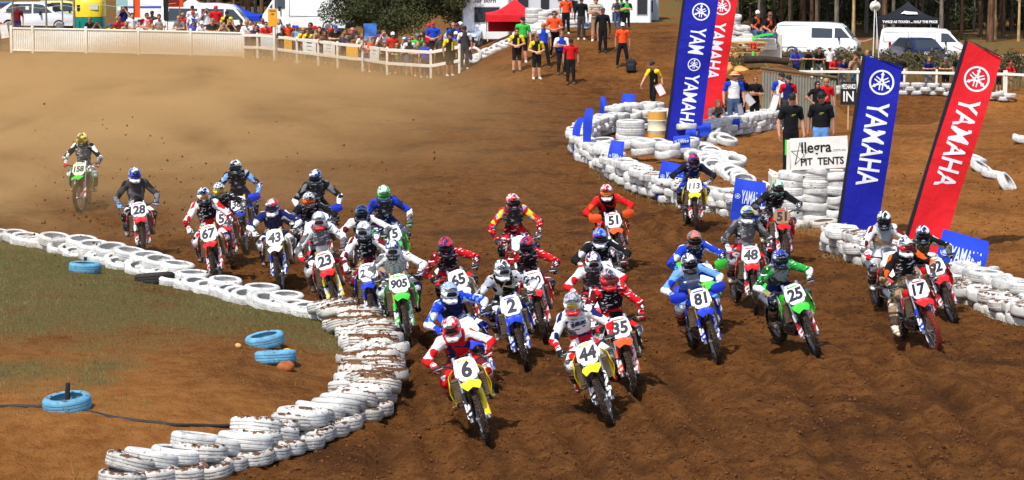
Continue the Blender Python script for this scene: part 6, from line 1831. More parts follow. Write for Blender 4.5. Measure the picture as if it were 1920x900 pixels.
# ------------------------------------------------------------------ fences and rails
m_fw = mat((238, 233, 218), 0.7, dirt=0.05, sc_=2.0, var=0.06)
m_rail = mat((228, 224, 210), 0.7, dirt=0.10, sc_=3.0, var=0.06)
FEN = [G(22, 98), G(62, 99), G(162, 101), G(260, 103.5), G(358, 106), G(456, 109)]
def ribbed_fence():
    root = empty('fence', 'cream ribbed panel fence along the back of the track', 'fence', None, T(*FEN[0]))
    o = FEN[0]
    for p in FEN:
        q = p - o
        link('post', MB().box((q.x, q.y - 0.05, 0.62), (0.12, 0.12, 1.34), None, 0, 0.012).mesh(), root, m_fw)
    for a, b in zip(FEN[:-1], FEN[1:]):
        a_, b_ = a - o, b - o
        L = (b_ - a_).length; n = int(L / 0.095)
        ang = math.atan2(b_.y - a_.y, b_.x - a_.x)
        base = T(*a_) @ RZ(ang)
        slat = MB().box((0, 0, 0.60), (0.078, 0.022, 1.06), None, 0, 0.008).mesh('slat', False)
        pan = link('backing', MB().box((L / 2, 0.03, 0.60), (L - 0.1, 0.014, 1.04)).mesh(), root, m_fw, mw=base)
        for i in range(n):
            link('slat', slat, root, m_fw, mw=base @ T((i + 0.5) * L / n, rng.uniform(-.003, .003), 0))
        link('top_rail', MB().box((L / 2, -0.01, 1.165), (L + 0.02, 0.09, 0.07), None, 0, 0.01).mesh(), root, m_fw, mw=base)
        link('bottom_rail', MB().box((L / 2, -0.025, 0.10), (L - 0.1, 0.05, 0.07), None, 0, 0.008).mesh(), root, m_fw, mw=base)
ribbed_fence()
RAILP = [(457, 109.5), (483, 110), (519, 113.5), (557, 119), (597, 124), (633, 129), (680, 134), (726, 142), (808, 147.5), (862, 135)]
RAILW = [G(*p) for p in RAILP[:-1]] + [GX(862, 108.5)]
def rail_fence(pts, label, h1=1.08, h2=0.52, name='rail_fence', ph=1.2):
    o = pts[0]
    root = empty(name, label, 'fence', None, T(*o))
    for p in pts:
        q = p - o
        link('post', MB().box((q.x, q.y, q.z + ph / 2 - 0.05), (0.10, 0.10, ph + 0.1), None, 0, 0.01).mesh(), root, m_rail)
    for a, b in zip(pts[:-1], pts[1:]):
        a_, b_ = a - o, b - o
        for hh in (h1, h2):
            if hh is None: continue
            d = (b_ - a_)
            F = Matrix((d.normalized(), Vector((0, 0, 1)).cross(d.normalized()).normalized(), d.normalized().cross(Vector((0, 0, 1)).cross(d.normalized())).normalized())).transposed()
            c = (a_ + b_) / 2 + Vector((0, -0.065, hh))
            link('rail', MB().box(c, (d.length, 0.03, 0.13), F, 0, 0.006).mesh(), root, m_rail)
rail_fence(RAILW, 'white post and rail fence before the crowd left of the mound')
RR = [GX(1478, 132.6), GX(1518, 132.5), GX(1536, 132.5), GX(1603, 132.4), GX(1660, 132.0), GX(1690, 131.8), GX(1750, 131.4), GX(1815, 131), GX(1876, 130.5), GX(1880, 130.5), GX(1935, 130)]
rail_fence(RR, 'white post and rail fence before the spectators at far right', 1.02, None)

def rail_sign(px, py0, py1, w_px, col, label, lines, ink=(120, 120, 124), yoff=-0.11):
    # hangs on the rail fence: find the fence depth at this column
    y = None
    for a, b in zip(RAILW[:-1], RAILW[1:]):
        pa, pb = 960 + a.x / a.y * FOC, 960 + b.x / b.y * FOC
        if pa <= px <= pb: y = a.y + (b.y - a.y) * (px - pa) / (pb - pa); ang = math.atan2(b.y - a.y, b.x - a.x)
    if y is None: y, ang = RAILW[0].y, 0
    c = D(px, (py0 + py1) / 2, y + yoff); s = FOC / y
    root = link('sign', MB().box((0, 0, 0), (w_px / s / max(0.5, math.cos(ang)), 0.012, (py1 - py0) / s), None, 0, 0.003).mesh(), None, mat(col, 0.6, dirt=0.05), label, 'sign', None, None, T(*c) @ RZ(ang))
    for t, sz, z in lines:
        link('print_line', MB().box((0, -0.0075, z), (w_px / s * t, 0.003, sz)).mesh(), root, mat(ink, 0.6, var=0.3, sc_=22))
rail_sign(500, 68, 92, 26, (196, 204, 204), 'pale grey banner on the rail left of the tall white pole', [])
rail_sign(540, 68, 95, 20, (222, 160, 40), 'yellow sign hung on the rail right of the tall white pole', [(0.5, 0.03, 0.0), (0.6, 0.03, -0.2)], (150, 104, 30))
rail_sign(580, 73, 98, 30, (226, 226, 216), 'white sign with dark lettering on the rail', [(0.8, 0.13, 0.16), (0.7, 0.035, -0.03), (0.6, 0.03, -0.2)], (60, 66, 90))
rail_sign(617, 77, 103, 28, (222, 220, 206), 'white sign with faint grey lettering on the rail', [(0.75, 0.07, 0.15), (0.6, 0.03, -0.02), (0.55, 0.025, -0.15)], (150, 150, 146))
rail_sign(660, 81, 113, 24, (226, 164, 44), 'plain yellow sign in the middle of the rail fence', [])
rail_sign(702, 88, 116, 26, (220, 218, 206), 'white sign at the right part of the rail fence', [(0.6, 0.04, 0.16), (0.5, 0.03, 0.02)], (130, 130, 130))

def tall_pole():
    y = RAILW[2].y + 0.15
    p = GX(518, y - 0.4)
    root = empty('flag_pole', 'tall white pole carrying a yellow sign at the rail fence', 'pole', None, T(*p))
    link('pole', MB().box((0, 0, 3.0), (0.11, 0.11, 6.1), None, 0, 0.012).mesh(), root, m_rail)
    link('stay', MB().tube([(0.14, 0.02, 0), (0.15, 0.02, 6.0)], 0.016, 6).mesh(), root, m_steel)
    b = link('sign_board', MB().box((-0.05, -0.07, 1.98), (0.42, 0.02, 0.80), None, 0, 0.004).mesh(), root, mat((228, 160, 34), 0.6))
    link('print_line', MB().box((-0.05, -0.082, 2.28), (0.28, 0.003, 0.06)).box((-0.05, -0.082, 2.13), (0.12, 0.003, 0.08)).mesh(), b, mat((130, 88, 24), 0.6))
tall_pole()

def bunting():
    y = 129.6
    a, b = D(-30, 13, y), D(330, 6, y)
    root = link('bunting', MB().tube([a.lerp(b, i / 30) - Vector((0, 0, 0.12 * math.sin(i / 30 * math.pi * 5) ** 2)) for i in range(31)], 0.008, 4).mesh(), None, mat((190, 190, 180), 0.7), 'string of white paper tags strung above the ribbed fence', 'bunting')
    for px in (8, 51, 95, 140, 223, 310):
        t = (px + 30) / 360; q = a.lerp(b, t) - Vector((0, 0, 0.12 * math.sin(t * math.pi * 5) ** 2))
        link('tag', MB().box((q.x, q.y - 0.012, q.z - 0.07), (0.17, 0.006, 0.17)).mesh(), root, mat((236, 232, 206), 0.7))
    for px, yy in ((34, 129.8), (148, 129.6), (96, 130.5), (126, 130.7)):
        p = GX(px, yy)
        link('post', MB().tube([(0, 0, -0.2), (0, 0, 3.4)], 0.05 if px != 126 else 0.035, 8).mesh(), None, mat((120, 112, 98), 0.8), {34: 'leftmost grey post behind the ribbed fence', 148: 'grey post left of the yellow trailer', 96: 'dark post before the grey estate car', 126: 'slim post before the white and yellow car'}[px], 'post', 'posts behind the ribbed fence', None, T(*p))
bunting()
def upright_flag(px, py0, py1, w, y, col, label):
    c = D(px, py1, y); s = FOC / y
    root = empty('feather_flag', label, 'flag', None, T(c.x, c.y, H1(c.x, y)))
    zz = c.z - H1(c.x, y)
    link('pole', MB().tube([(-w / 2, 0, 0), (-w / 2, 0, zz + (py1 - py0) / s)], 0.018, 6).mesh(), root, m_blk)
    link('fabric', MB().sheet([[(-w / 2 + w * u, 0.04 * math.sin(t * 5 + u * 4), zz + (py1 - py0) / s * t) for u in (0, .25, .5, .75, 1)] for t in [i / 8 for i in range(9)]], 0.006).mesh(), root, fabric_mat(col))
upright_flag(257, -25, 33, 0.30, 127, (230, 84, 30), 'narrow orange flag behind the crowd at the ribbed fence')
upright_flag(312, -25, 40, 0.22, 128.5, (26, 40, 34), 'narrow dark green flag behind the crowd')
upright_flag(694, 44, 68, 0.55, 113.6, (60, 110, 190), 'blue flag held among the crowd at the rail')
def message_board():
    y = 131.0
    p = GX(332, y); s = FOC / y
    root = empty('message_board', 'orange electronic message board on thin legs behind the crowd', 'sign', None, T(*p))
    zc = D(332, 4, y).z - p.z
    b = link('board', MB().box((0, 0, zc), (38 / s, 0.12, 0.48), None, 0, 0.02).mesh(), root, mat((214, 72, 22), 0.5))
    link('screen', MB().box((-0.02, -0.07, zc), (24 / s, 0.02, 0.30)).mesh(), b, mat((120, 30, 14), 0.4))
    for x in (-0.3, 0.3): link('leg', MB().tube([(x, 0, 0), (x, 0, zc)], 0.025, 6).mesh(), root, m_steel)
message_board()

def loudspeaker():
    y = 137.0
    p = GX(1634, y)
    root = empty('loudspeaker_mast', 'horn loudspeaker on a pair of thin white poles', 'loudspeaker', None, T(*p))
    zt = D(1634, 12, y).z - p.z
    link('pole', MB().tube([(-0.10, 0, 0), (0.0, 0, zt + 1.2)], 0.028, 6).mesh(), root, m_white)
    link('pole', MB().tube([(0.28, 0, 0), (0.04, 0, zt - 0.3), (0.02, 0, zt + 1.0)], 0.022, 6).mesh(), root, m_white)
    h = link('horn', MB().lathe([(0.04, 0.16), (0.06, 0.0), (0.12, -0.12), (0.27, -0.22), (0.275, -0.21), (0.13, -0.10), (0.07, 0.02)], 24, T(0, -0.1, zt) @ RX(R(-90)) @ RX(R(180))).mesh(), root, mat((216, 214, 196), 0.5))
    link('driver', MB().lathe([(0, 0.1), (0.05, 0.1), (0.06, -0.08), (0, -0.1)], 12, T(0, -0.16, zt) @ RX(R(90))).mesh(), h, mat((150, 146, 130), 0.5))
loudspeaker()
def tape(p0, p1, label):
    n = 44
    mb = MB()
    L = (p1 - p0).length
    pts = [p0.lerp(p1, i / n) - Vector((0, 0, 0.15 * math.sin(math.pi * i / n))) for i in range(n + 1)]
    for i in range(n):
        a, b = pts[i], pts[i + 1]
        mb.add([a + Vector((0, 0, .035)), b + Vector((0, 0, .035)), b - Vector((0, 0, .035)), a - Vector((0, 0, .035)), a + Vector((0, .006, .035)), b + Vector((0, .006, .035)), b + Vector((0, .006, -.035)), a + Vector((0, .006, -.035))],
               [(0, 1, 2, 3), (7, 6, 5, 4), (0, 4, 5, 1), (3, 2, 6, 7)], i % 2)
    o = link('barrier_tape', mb.mesh('tape', False), None, [mat((228, 224, 220), 0.5), mat((190, 30, 40), 0.5)], label, 'tape')
tape(D(1596, 72, 146), D(1636, 72, 141), 'red and white barrier tape between the van and the loudspeaker mast')
tape(D(1786, 86, 142), D(1830, 92, 140), 'red and white barrier tape right of the panel van')
tape(D(1840, 103, 140), D(1960, 96, 142), 'red and white barrier tape at the right edge before the forest')
tape(D(1205, 55, 116), D(1300, 62, 116), 'red and white tape on low posts at the right end of the mound')

# ------------------------------------------------------------------ bank right of the flags
def bank_things():
    y = 88.6
    a, b = D(1428, 140, y), D(1566, 150, y + 0.3)
    root = empty('retaining_wall', 'corrugated iron retaining wall behind the waiting crew', 'wall', None, T(a.x, y, 0))
    n = 26
    w = (b.x - a.x) / n
    zt0, zt1 = a.z + 0.12, b.z
    for k in range(3):
        rows_t, rows_b = [], []
        i0, i1 = k * n // 3, (k + 1) * n // 3
        pts = []
        for j in range(i0 * 4, i1 * 4 + 1):
            x = j / 4 * w
            pts.append((x, 0.022 * math.sin(j * math.pi / 2) + 0.006 * k, zt0 + (zt1 - zt0) * x / (b.x - a.x)))
        g = [[(x, yy, H1(a.x + x, y) - 0.3) for x, yy, z in pts], [(x, yy, z) for x, yy, z in pts]]
        link('iron_sheet', MB().sheet(g, 0.006).mesh('sheet', True, 60), root, mat((158, 156, 142), 0.5, 0.5, dirt=0.2, sc_=2, dcol=(0.3, 0.2, 0.1)))
    link('cap_beam', MB().box(((b.x - a.x) / 2, 0.02, (zt0 + zt1) / 2 + 0.10), (b.x - a.x + 0.1, 0.16, 0.10), Matrix.Rotation(math.atan2(zt0 - zt1, b.x - a.x), 3, 'Y'), 0, 0.03).mesh(), root, mat((96, 80, 58), 0.9))
    # log over the culvert
    q0, q1 = D(1395, 112, 91), D(1478, 116, 91)
    link('log', MB().tube([q0, q0.lerp(q1, .5) + Vector((0, 0, .05)), q1], [0.14, 0.13, 0.11], 10).mesh(), None, mat((52, 40, 30), 0.95, var=0.3, bump=0.6), 'dark log lying over the culvert above the iron wall', 'log')
    # timber pallets of bare wood
    for k in range(3):
        c = D(1392 + 6 * k, 101 - 9 * k, 97.0)
        r2 = empty('pallet', ('lowest', 'middle', 'top')[k] + ' bare timber pallet on the bank under the marshals', 'pallet', 'timber pallets on the bank', T(c.x, 97.0, c.z) @ RZ(R(6 * k - 4)))
        for j in range(5): link('slat', MB().box((0, -0.45 + 0.22 * j, 0.07), (1.2, 0.11, 0.022)).mesh(), r2, mat((186, 150, 96), 0.85, var=0.2, dirt=0.1))
        for j in (-1, 0, 1): link('bearer', MB().box((0.52 * j, 0, 0), (0.09, 1.0, 0.10)).mesh(), r2, mat((160, 124, 78), 0.85, var=0.2))
    # white boxes, green cloth, number 12
    for i, (px, py) in enumerate(((1390, 77), (1432, 78), (1440, 88))):
        c = D(px, py, 101.5)
        link('block', MB().box((0, 0, 0), (0.9 if i < 2 else 0.62, 0.5, 0.22), None, 0, 0.02).mesh(), None, mat((220, 218, 206), 0.7, dirt=0.15), ('white painted block left of the number 12', 'white painted block under the green cloth', 'white painted block at the bottom right of the seat')[i], 'block', 'white blocks on the bank', None, T(*c))
    g = [[D(1410 + 40 * u, 73 - 11 * math.sin(1.2 * u + .35) + 4 * t, 101.2 - 0.4 * t) for u in (0, .2, .4, .6, .8, 1)] for t in (0, .5, 1)]
    link('green_cloth', MB().sheet(g, 0.012).mesh(), None, fabric_mat((50, 180, 70)), 'bright green cloth spread below the seated marshals', 'cloth')
    c = D(1412, 88, 96)
    root = empty('marker_post', 'orange marker numbered 12 on a bright green post', 'sign', None, T(*c))
    link('post', MB().box((0, 0, -0.12), (0.07, 0.05, 0.95), None, 0, 0.008).mesh(), root, mat((90, 220, 70), 0.6))
    bd = link('board', MB().box((0.02, -0.04, 0.03), (0.26, 0.02, 0.28), None, 0, 0.004).mesh(), root, mat((226, 60, 24), 0.6))
    link('lettering', text_mesh('12', 0.24, 0.008, 0, .002), bd, mat((60, 16, 10), 0.6), mw=T(0.02, -0.053, 0.03) @ RX(R(90)))
    # eroded clay boulders on the face
    for i, (px, py, s) in enumerate(((1375, 108, .5), (1400, 120, .45), (1350, 118, .5), (1425, 126, .4), (1368, 128, .4), (1390, 134, .35))):
        p = G(px, py)
        me = skin([ell((0, 0, 0), (s, s * .7, s * .5), 0, .1), ell((s * .5, .1, -.05), (s * .6, s * .5, s * .45), 0, .1), ell((-s * .5, 0, .05), (s * .5, s * .5, s * .4), 0, .1)], 0.05)
        link('boulder', me, None, mat((190, 146, 84), 0.95, var=0.35, sc_=3, bump=0.8, dirt=0.15), ('large clay boulder at the top of the eroded bank', 'clay boulder beside the log', 'clay boulder beside the red flag', 'small clay boulder left of the iron wall', 'clay boulder low on the bank', 'smallest clay boulder above the waiting crew')[i], 'rock', 'clay boulders on the eroded bank', None, T(p.x, p.y + 0.2, p.z) @ RZ(i))
bank_things()

# ------------------------------------------------------------------ trees and scrub
def leaf_cloud(centers, radii, n, size, seed, flatz=0.75):
    r_ = np.random.RandomState(seed)
    c = np.array(centers); k = r_.randint(0, len(c), n)
    d = r_.randn(n, 3); d /= np.linalg.norm(d, axis=1)[:, None]
    rad = np.array(radii)[k] * r_.rand(n) ** 0.45
    p = c[k] + d * rad[:, None] * np.array([1, 1, flatz])
    a = r_.randn(n, 3); a /= np.linalg.norm(a, axis=1)[:, None]
    b = np.cross(a, r_.randn(n, 3)); b /= np.linalg.norm(b, axis=1)[:, None]
    s = size * (0.5 + r_.rand(n))[:, None]
    V = np.stack([p - a * s, p + b * s * 0.35, p + a * s, p - b * s * 0.35], 1).reshape(-1, 3)
    return V, np.arange(n * 4).reshape(n, 4)
def leaf_mat(c1, c2):
    m, nt = newmat('leaf', 0.7, 0, 0.2)
    v = nt.pos()
    nt.color(nt.mix(nt.ramp(nt.noise(1.4, 4, 0.65, v), 0.35, 0.65), c1, c2))
    return m
m_leaf = leaf_mat((0.034, 0.043, 0.014), (0.078, 0.082, 0.028))
m_gum = leaf_mat((0.05, 0.06, 0.025), (0.09, 0.10, 0.045))
def bark(c, c2):
    key = ('bark', c, c2)
    if key not in _mc:
        m, nt = newmat('bark', 0.9, 0, 0.15)
        v = nt.coord()
        mp = nt.n.new('ShaderNodeMapping'); mp.inputs['Scale'].default_value = (6, 6, 0.8); nt.l.new(v, mp.inputs[0])
        n = nt.noise(2.0, 5, 0.65, mp.outputs[0], 0.5)
        nt.color(nt.mix(nt.ramp(n, 0.38, 0.62), lin(c), lin(c2)))
        nt.bump(n, 0.7, 0.05)
        _mc[key] = m
    return _mc[key]
BARKS = {'pale': bark((206, 176, 132), (150, 112, 78)), 'brown': bark((120, 88, 66), (66, 48, 38)), 'dark': bark((66, 54, 46), (34, 28, 24)), 'grey': bark((128, 118, 104), (76, 68, 60))}
def gum_mesh(seed, r0, H):
    r_ = random.Random(seed)
    mb = MB()
    pts = []; bx, by = 0, 0
    for i in range(9):
        t = i / 8
        bx += r_.uniform(-.10, .10); by += r_.uniform(-.1, .1)
        pts.append((bx * t, by * t, -0.4 + (H + 0.4) * t))
    rad = [r0 * (1.25 if i == 0 else 1 - 0.75 * i / 8) for i in range(9)]
    mb.tube(pts, rad, 10)
    cen, rr = [], []
    for k in range(7):
        t = 0.55 + 0.42 * r_.random()
        i = int(t * 8); p = Vector(pts[i])
        a = r_.uniform(0, 6.28); L = r_.uniform(1.2, 2.8)
        q = p + Vector((math.cos(a) * L, math.sin(a) * L, L * 0.7))
        mb.tube([p, p.lerp(q, .5) + Vector((0, 0, .15)), q], [rad[i] * .5, rad[i] * .35, 0.03], 6)
        cen.append(q); rr.append(r_.uniform(1.0, 1.7))
    for k in range(3):                                     # dead side twigs low down
        t = r_.uniform(0.03, 0.25); z = H * t; a = r_.uniform(0, 6.28); L = r_.uniform(.5, 1.4)
        mb.tube([(0, 0, z), (math.cos(a) * L * .6, math.sin(a) * L * .6, z + .3), (math.cos(a) * L, math.sin(a) * L, z + L * .9)], [0.03, 0.02, 0.006], 5)
    cen.append(Vector(pts[-1])); rr.append(1.8)
    V, F = leaf_cloud(cen, rr, 1500, 0.30, seed)
    return mb.mesh(), raw_mesh('crown', V, F)
GUMS = [gum_mesh(i, 0.13 + 0.018 * i, 15 + i) for i in range(6)]
ORD = ['first', 'second', 'third', 'fourth', 'fifth', 'sixth', 'seventh', 'eighth', 'ninth', 'tenth', 'eleventh', 'twelfth', 'thirteenth', 'fourteenth', 'fifteenth', 'sixteenth', 'seventeenth', 'eighteenth', 'nineteenth', 'twentieth',
       'twenty-first', 'twenty-second', 'twenty-third', 'twenty-fourth', 'twenty-fifth', 'twenty-sixth', 'twenty-seventh', 'twenty-eighth', 'twenty-ninth', 'thirtieth', 'thirty-first', 'thirty-second', 'thirty-third', 'thirty-fourth', 'thirty-fifth',
       'thirty-sixth', 'thirty-seventh', 'thirty-eighth', 'thirty-ninth', 'fortieth']
def tree(px, y, k, b, label, s=1.0):
    p = GX(px, y)
    root = empty('gum_tree', label, 'tree', 'gum trees of the forest', T(p.x, p.y, p.z) @ RZ(rng.uniform(0, 6.28)) @ SC(s, s, 1))
    link('trunk', GUMS[k % 6][0], root, BARKS[b]); link('crown', GUMS[k % 6][1], root, m_gum)
front = [(1262, 'grey'), (1290, 'pale'), (1352, 'brown'), (1378, 'brown'), (1420, 'grey'), (1447, 'dark'), (1475, 'brown'), (1516, 'brown'), (1525, 'pale'), (1562, 'grey'), (1594, 'pale'), (1652, 'brown'), (1668, 'grey'), (1722, 'dark'), (1757, 'grey'), (1795, 'brown'),
         (1829, 'brown'), (1848, 'brown'), (1857, 'pale'), (1872, 'brown'), (1901, 'pale'), (1914, 'dark')]
BN = {'pale': 'pale cream', 'brown': 'reddish brown', 'dark': 'dark', 'grey': 'grey'}
for i, (px, b) in enumerate(front):
    tree(px, 166 + (i * 37 % 11) * 0.9, i, b, '%s-trunked gum tree, %s from the left along the right-hand forest edge' % (BN[b], ORD[i]), 0.55 + 0.14 * (i * 7 % 5) * 0.8)
fl = [(352, 'brown'), (372, 'dark'), (398, 'brown'), (470, 'brown'), (484, 'grey'), (496, 'brown'), (532, 'dark'), (541, 'grey'), (556, 'brown'), (575, 'dark'), (604, 'brown'), (640, 'dark')]
for i, (px, b) in enumerate(fl):
    tree(px, 160 + (i * 29 % 9), i + 2, b, '%s-trunked gum tree, %s from the left behind the blue tent' % (BN[b], ORD[i]), 0.8)
k = 0
for row, (y, n) in enumerate(((181, 30), (197, 38), (220, 40))):
    for i in range(n):
        px = 1235 + (1960 - 1235) * (i + rng.uniform(-.35, .35)) / n
        tree(px, y + rng.uniform(-4, 4), k, rng.choice(['dark', 'dark', 'brown', 'grey']), 'gum tree deep in the forest, %s from the left of its %s line' % (ORD[i], ('second', 'third', 'rearmost')[row]), rng.uniform(.6, 1.0)); k += 1
for i in range(20):
    tree(330 + 330 * (i + rng.uniform(-.3, .3)) / 20, 180 + rng.uniform(-6, 14), k, rng.choice(['dark', 'brown']), 'gum tree in the shade behind the vans at left, %s along' % ORD[i], rng.uniform(.7, 1.0)); k += 1
# undergrowth that closes the forest floor
def shrub_mesh(seed, r0, h, n, size, twigs=7):
    r_ = random.Random(seed)
    cen = [(r_.uniform(-r0, r0), r_.uniform(-r0, r0) * .7, r_.uniform(.25, 1) * h) for _ in range(9)]
    V, F = leaf_cloud(cen, [r0 * r_.uniform(.35, .6) for _ in cen], n, size, seed)
    tw = MB()
    for _ in range(twigs):
        a = r_.uniform(0, 6.28); q = (math.cos(a) * r0 * .8, math.sin(a) * r0 * .6, h * r_.uniform(.7, 1.2))
        tw.tube([(0, 0, -0.1), (q[0] * .4, q[1] * .4, q[2] * .55), q], [0.03, 0.018, 0.005], 5)
    return raw_mesh('foliage', V, F), tw.mesh()
SHR = [shrub_mesh(i, 1.2 + .2 * i, 1.2 + .25 * i, 1300, 0.11) for i in range(4)]
SMALL = [shrub_mesh(20 + i, 0.55, 0.55 + .1 * i, 700, 0.06) for i in range(3)]
m_dry = leaf_mat((0.13, 0.10, 0.045), (0.075, 0.075, 0.03))
def shrub(px, y, proto, s, m, label, group):
    p = GX(px, y)
    root = empty('shrub', label, 'shrub', group, T(*p) @ RZ(rng.uniform(0, 6)) @ SC(s))
    link('foliage', proto[0], root, m); link('stem', proto[1], root, BARKS['grey'])
for i in range(34):
    shrub(1240 + 21.5 * i + rng.uniform(-6, 6), 186 + (i % 3) * 14 + rng.uniform(-4, 4), SHR[i % 4], rng.uniform(1.3, 2.0), m_leaf, 'dark forest shrub, %s from the left among the right-hand trunks' % ORD[i], 'undergrowth shrubs of the forest')
for i in range(14):
    shrub(335 + 24 * i, 184 + (i % 3) * 8, SHR[i % 4], rng.uniform(1.4, 2.0), m_leaf, 'dark forest shrub, %s from the left behind the left-hand vans' % ORD[i], 'undergrowth shrubs of the forest')
for i, (px, y, s) in enumerate(((1455, 137, 1.3), (1470, 121, 1.3), (1488, 139, 1.2), (1512, 140, 1.6), (1540, 140.5, 1.3), (1566, 139, 1.4), (1590, 138.5, 1.5), (1612, 138, 1.3), (1645, 138, 1.3), (1680, 138, 1.5), (1706, 138.5, 1.3), (1732, 138, 1.4), (1760, 137, 1.7), (1806, 137, 1.3), (1840, 137, 1.6), (1868, 137, 1.4), (1900, 137, 1.7), (1925, 137, 1.4), (1440, 110, 1.2), (1420, 104, 0.8), (1380, 99, .7), (1352, 100, .7))):
    shrub(px, y, SMALL[i % 3], s, m_dry, 'dry weedy shrub, %s from the left before the parked vans' % ORD[i], 'dry shrubs before the vans')
# weed stalks
P, Hh = [], []
for _ in range(5200):
    px = rng.uniform(1440, 1960); y = rng.uniform(133.5, 142)
    q = D(px, 100, y); P.append((q.x, y, 0)); Hh.append(0.25 + 0.9 * rng.random() ** 2.2)
P = np.array(P); P[:, 2] = heights(P[:, 0], P[:, 1])[0] - 0.03
V, F = blades(P, np.array(Hh), np.full(len(P), 0.016), 0.5)
link('weeds', raw_mesh('weeds', V, F), None, grass_mat((0.15, 0.13, 0.06), (0.10, 0.10, 0.04), (0.24, 0.19, 0.10)), 'tall dry weeds on the ground before the parked vans', 'weeds', None, 'stuff')
# the broad dark tree behind the crowd
def dark_tree():
    p = GX(735, 126)
    root = empty('broad_tree', 'broad dark green tree hanging low behind the crowd', 'tree', None, T(*p))
    mb = MB().tube([(0, 0, -0.2), (0.1, 0, 1.2), (0, 0.1, 3.0), (0.1, 0, 6)], [0.32, 0.26, 0.2, 0.08], 10)
    cen, rr = [], []
    r_ = random.Random(5)
    for i in range(46):
        a = r_.uniform(0, 6.28); d = r_.uniform(0.3, 3.4)
        x, y_ = math.cos(a) * d, math.sin(a) * d * 0.55
        lo = 1.35 + 0.25 * abs(x) * (1 if x > 0 else 0.75) * 0.4
        cen.append((x + 0.15, y_, r_.uniform(lo + .25, 5.2 - 0.25 * d))); rr.append(r_.uniform(.6, 1.05))
        if i % 4 == 0: mb.tube([(0, 0, 1.2 + i * .05), (x * .5, y_ * .5, cen[-1][2] * .8), cen[-1]], [0.09, 0.05, 0.015], 6)
    link('trunk', mb.mesh(), root, BARKS['dark'])
    V, F = leaf_cloud(cen, rr, 52000, 0.075, 3)
    link('crown', raw_mesh('crown', V, F), root, m_leaf)
dark_tree()
# ------------------------------------------------------------------ people on foot
CN = {'w': 'white', 'k': 'black', 'g': 'grey', 'd': 'charcoal', 'r': 'red', 'n': 'navy', 'b': 'blue', 'l': 'light blue', 'y': 'yellow', 'o': 'orange', 'e': 'green', 'm': 'maroon', 't': 'tan', 'c': 'cream', 'v': 'olive', 's': 'silver grey', 'p': 'pink', 'u': 'purple', 'h': 'brown', 'j': 'denim'}
KP = dict(K); KP.update({'u': (70, 60, 150), 'h': (120, 84, 60), 'j': (74, 96, 130), 'p': (214, 120, 120), 'e': (60, 190, 70), 'b': (30, 66, 190), 'o': (238, 84, 36)})
HAIRC = [(40, 28, 20), (26, 20, 18), (110, 78, 48), (160, 124, 78)]
SKINS = [(196, 138, 108), (180, 122, 94), (206, 150, 122), (160, 106, 80)]
_used = {}
def cp(code):
    if len(code) == 1: return cloth(KP[code], None, 'plain', None, 0.0)
    if code[0] == '=': return cloth(KP[code[1]], KP[code[2]], 'stripe', None, 0.0, 5)
    return cloth(KP[code[0]], KP[code[1]], 'graphic', None, 0.0, 4)
def person(p, h, pose, shirt, sleeve, legs, shorts, hat, label, glasses=True, face=0.0, group='people watching the race', lng=False, z=None, fore=None):
    me, hd = PPOSE[pose]
    sk = mat(rng.choice(SKINS), 0.6, var=0.05)
    s = h / 1.76
    M = T(p.x, p.y, (p.z if z is None else z) - 0.01) @ RZ(-math.pi / 2 + face) @ SC(s * rng.uniform(.97, 1.05), s * rng.uniform(.95, 1.08), s)
    lg = cp(legs)
    o = link('person', me, None, [cp(shirt), cp(sleeve), cp(fore) if fore else sk, lg, sk if shorts else lg, mat(rng.choice([(40, 38, 36), (200, 196, 190), (90, 70, 50)]), 0.7), sk], label, 'person', group, None, M)
    hm = T(hd[0], hd[1], hd[2] + 0.015) @ RZ(rng.uniform(-.4, .4))
    if hat == 'hat': link('sun_hat', HAT, o, mat((196, 150, 100), 0.8), mw=hm @ T(0, 0, 0.02))
    elif hat == '-' or hat == 'L':
        link('hair', LHAIR if hat == 'L' else HAIR, o, mat(rng.choice(HAIRC), 0.7, var=.2, bump=.5), mw=hm)
    else:
        c = link('cap', CAP, o, mat(KP[hat], 0.7), mw=hm); link('brim', BRIM, c, mat(KP[hat], 0.7))
    if sleeve == 'y' and shirt == 'k': link('shirt_stripe', MB().box((0.128, 0.06, 1.20), (0.012, 0.07, 0.34), Matrix.Rotation(0.06, 3, 'Y'), 0, 0.004).mesh(), o, cp('y'))
    if glasses: link('sunglasses', GLASS, o, mat((18, 18, 20), 0.2), mw=hm)
    else: link('eyes', EYES, o, mat((30, 22, 20), 0.3), mw=hm)
    return o
def hatword(h): return {'-': 'bare head', 'L': 'long hair', 'hat': 'brimmed hat'}.get(h) or (CN[h] + ' cap')
def shirtword(c): 
    c = c.replace('=', '')
    return CN[c[0]] if len(c) == 1 else CN[c[0]] + ' and ' + CN[c[1]]
PW = {'rail': 'leaning on the rail', 'camera': 'with hands raised to the face', 'clasp': 'with hands together', 'folded': 'with folded arms', 'stand': 'standing', 'hip': 'with hands on hips', 'wide': 'standing'}

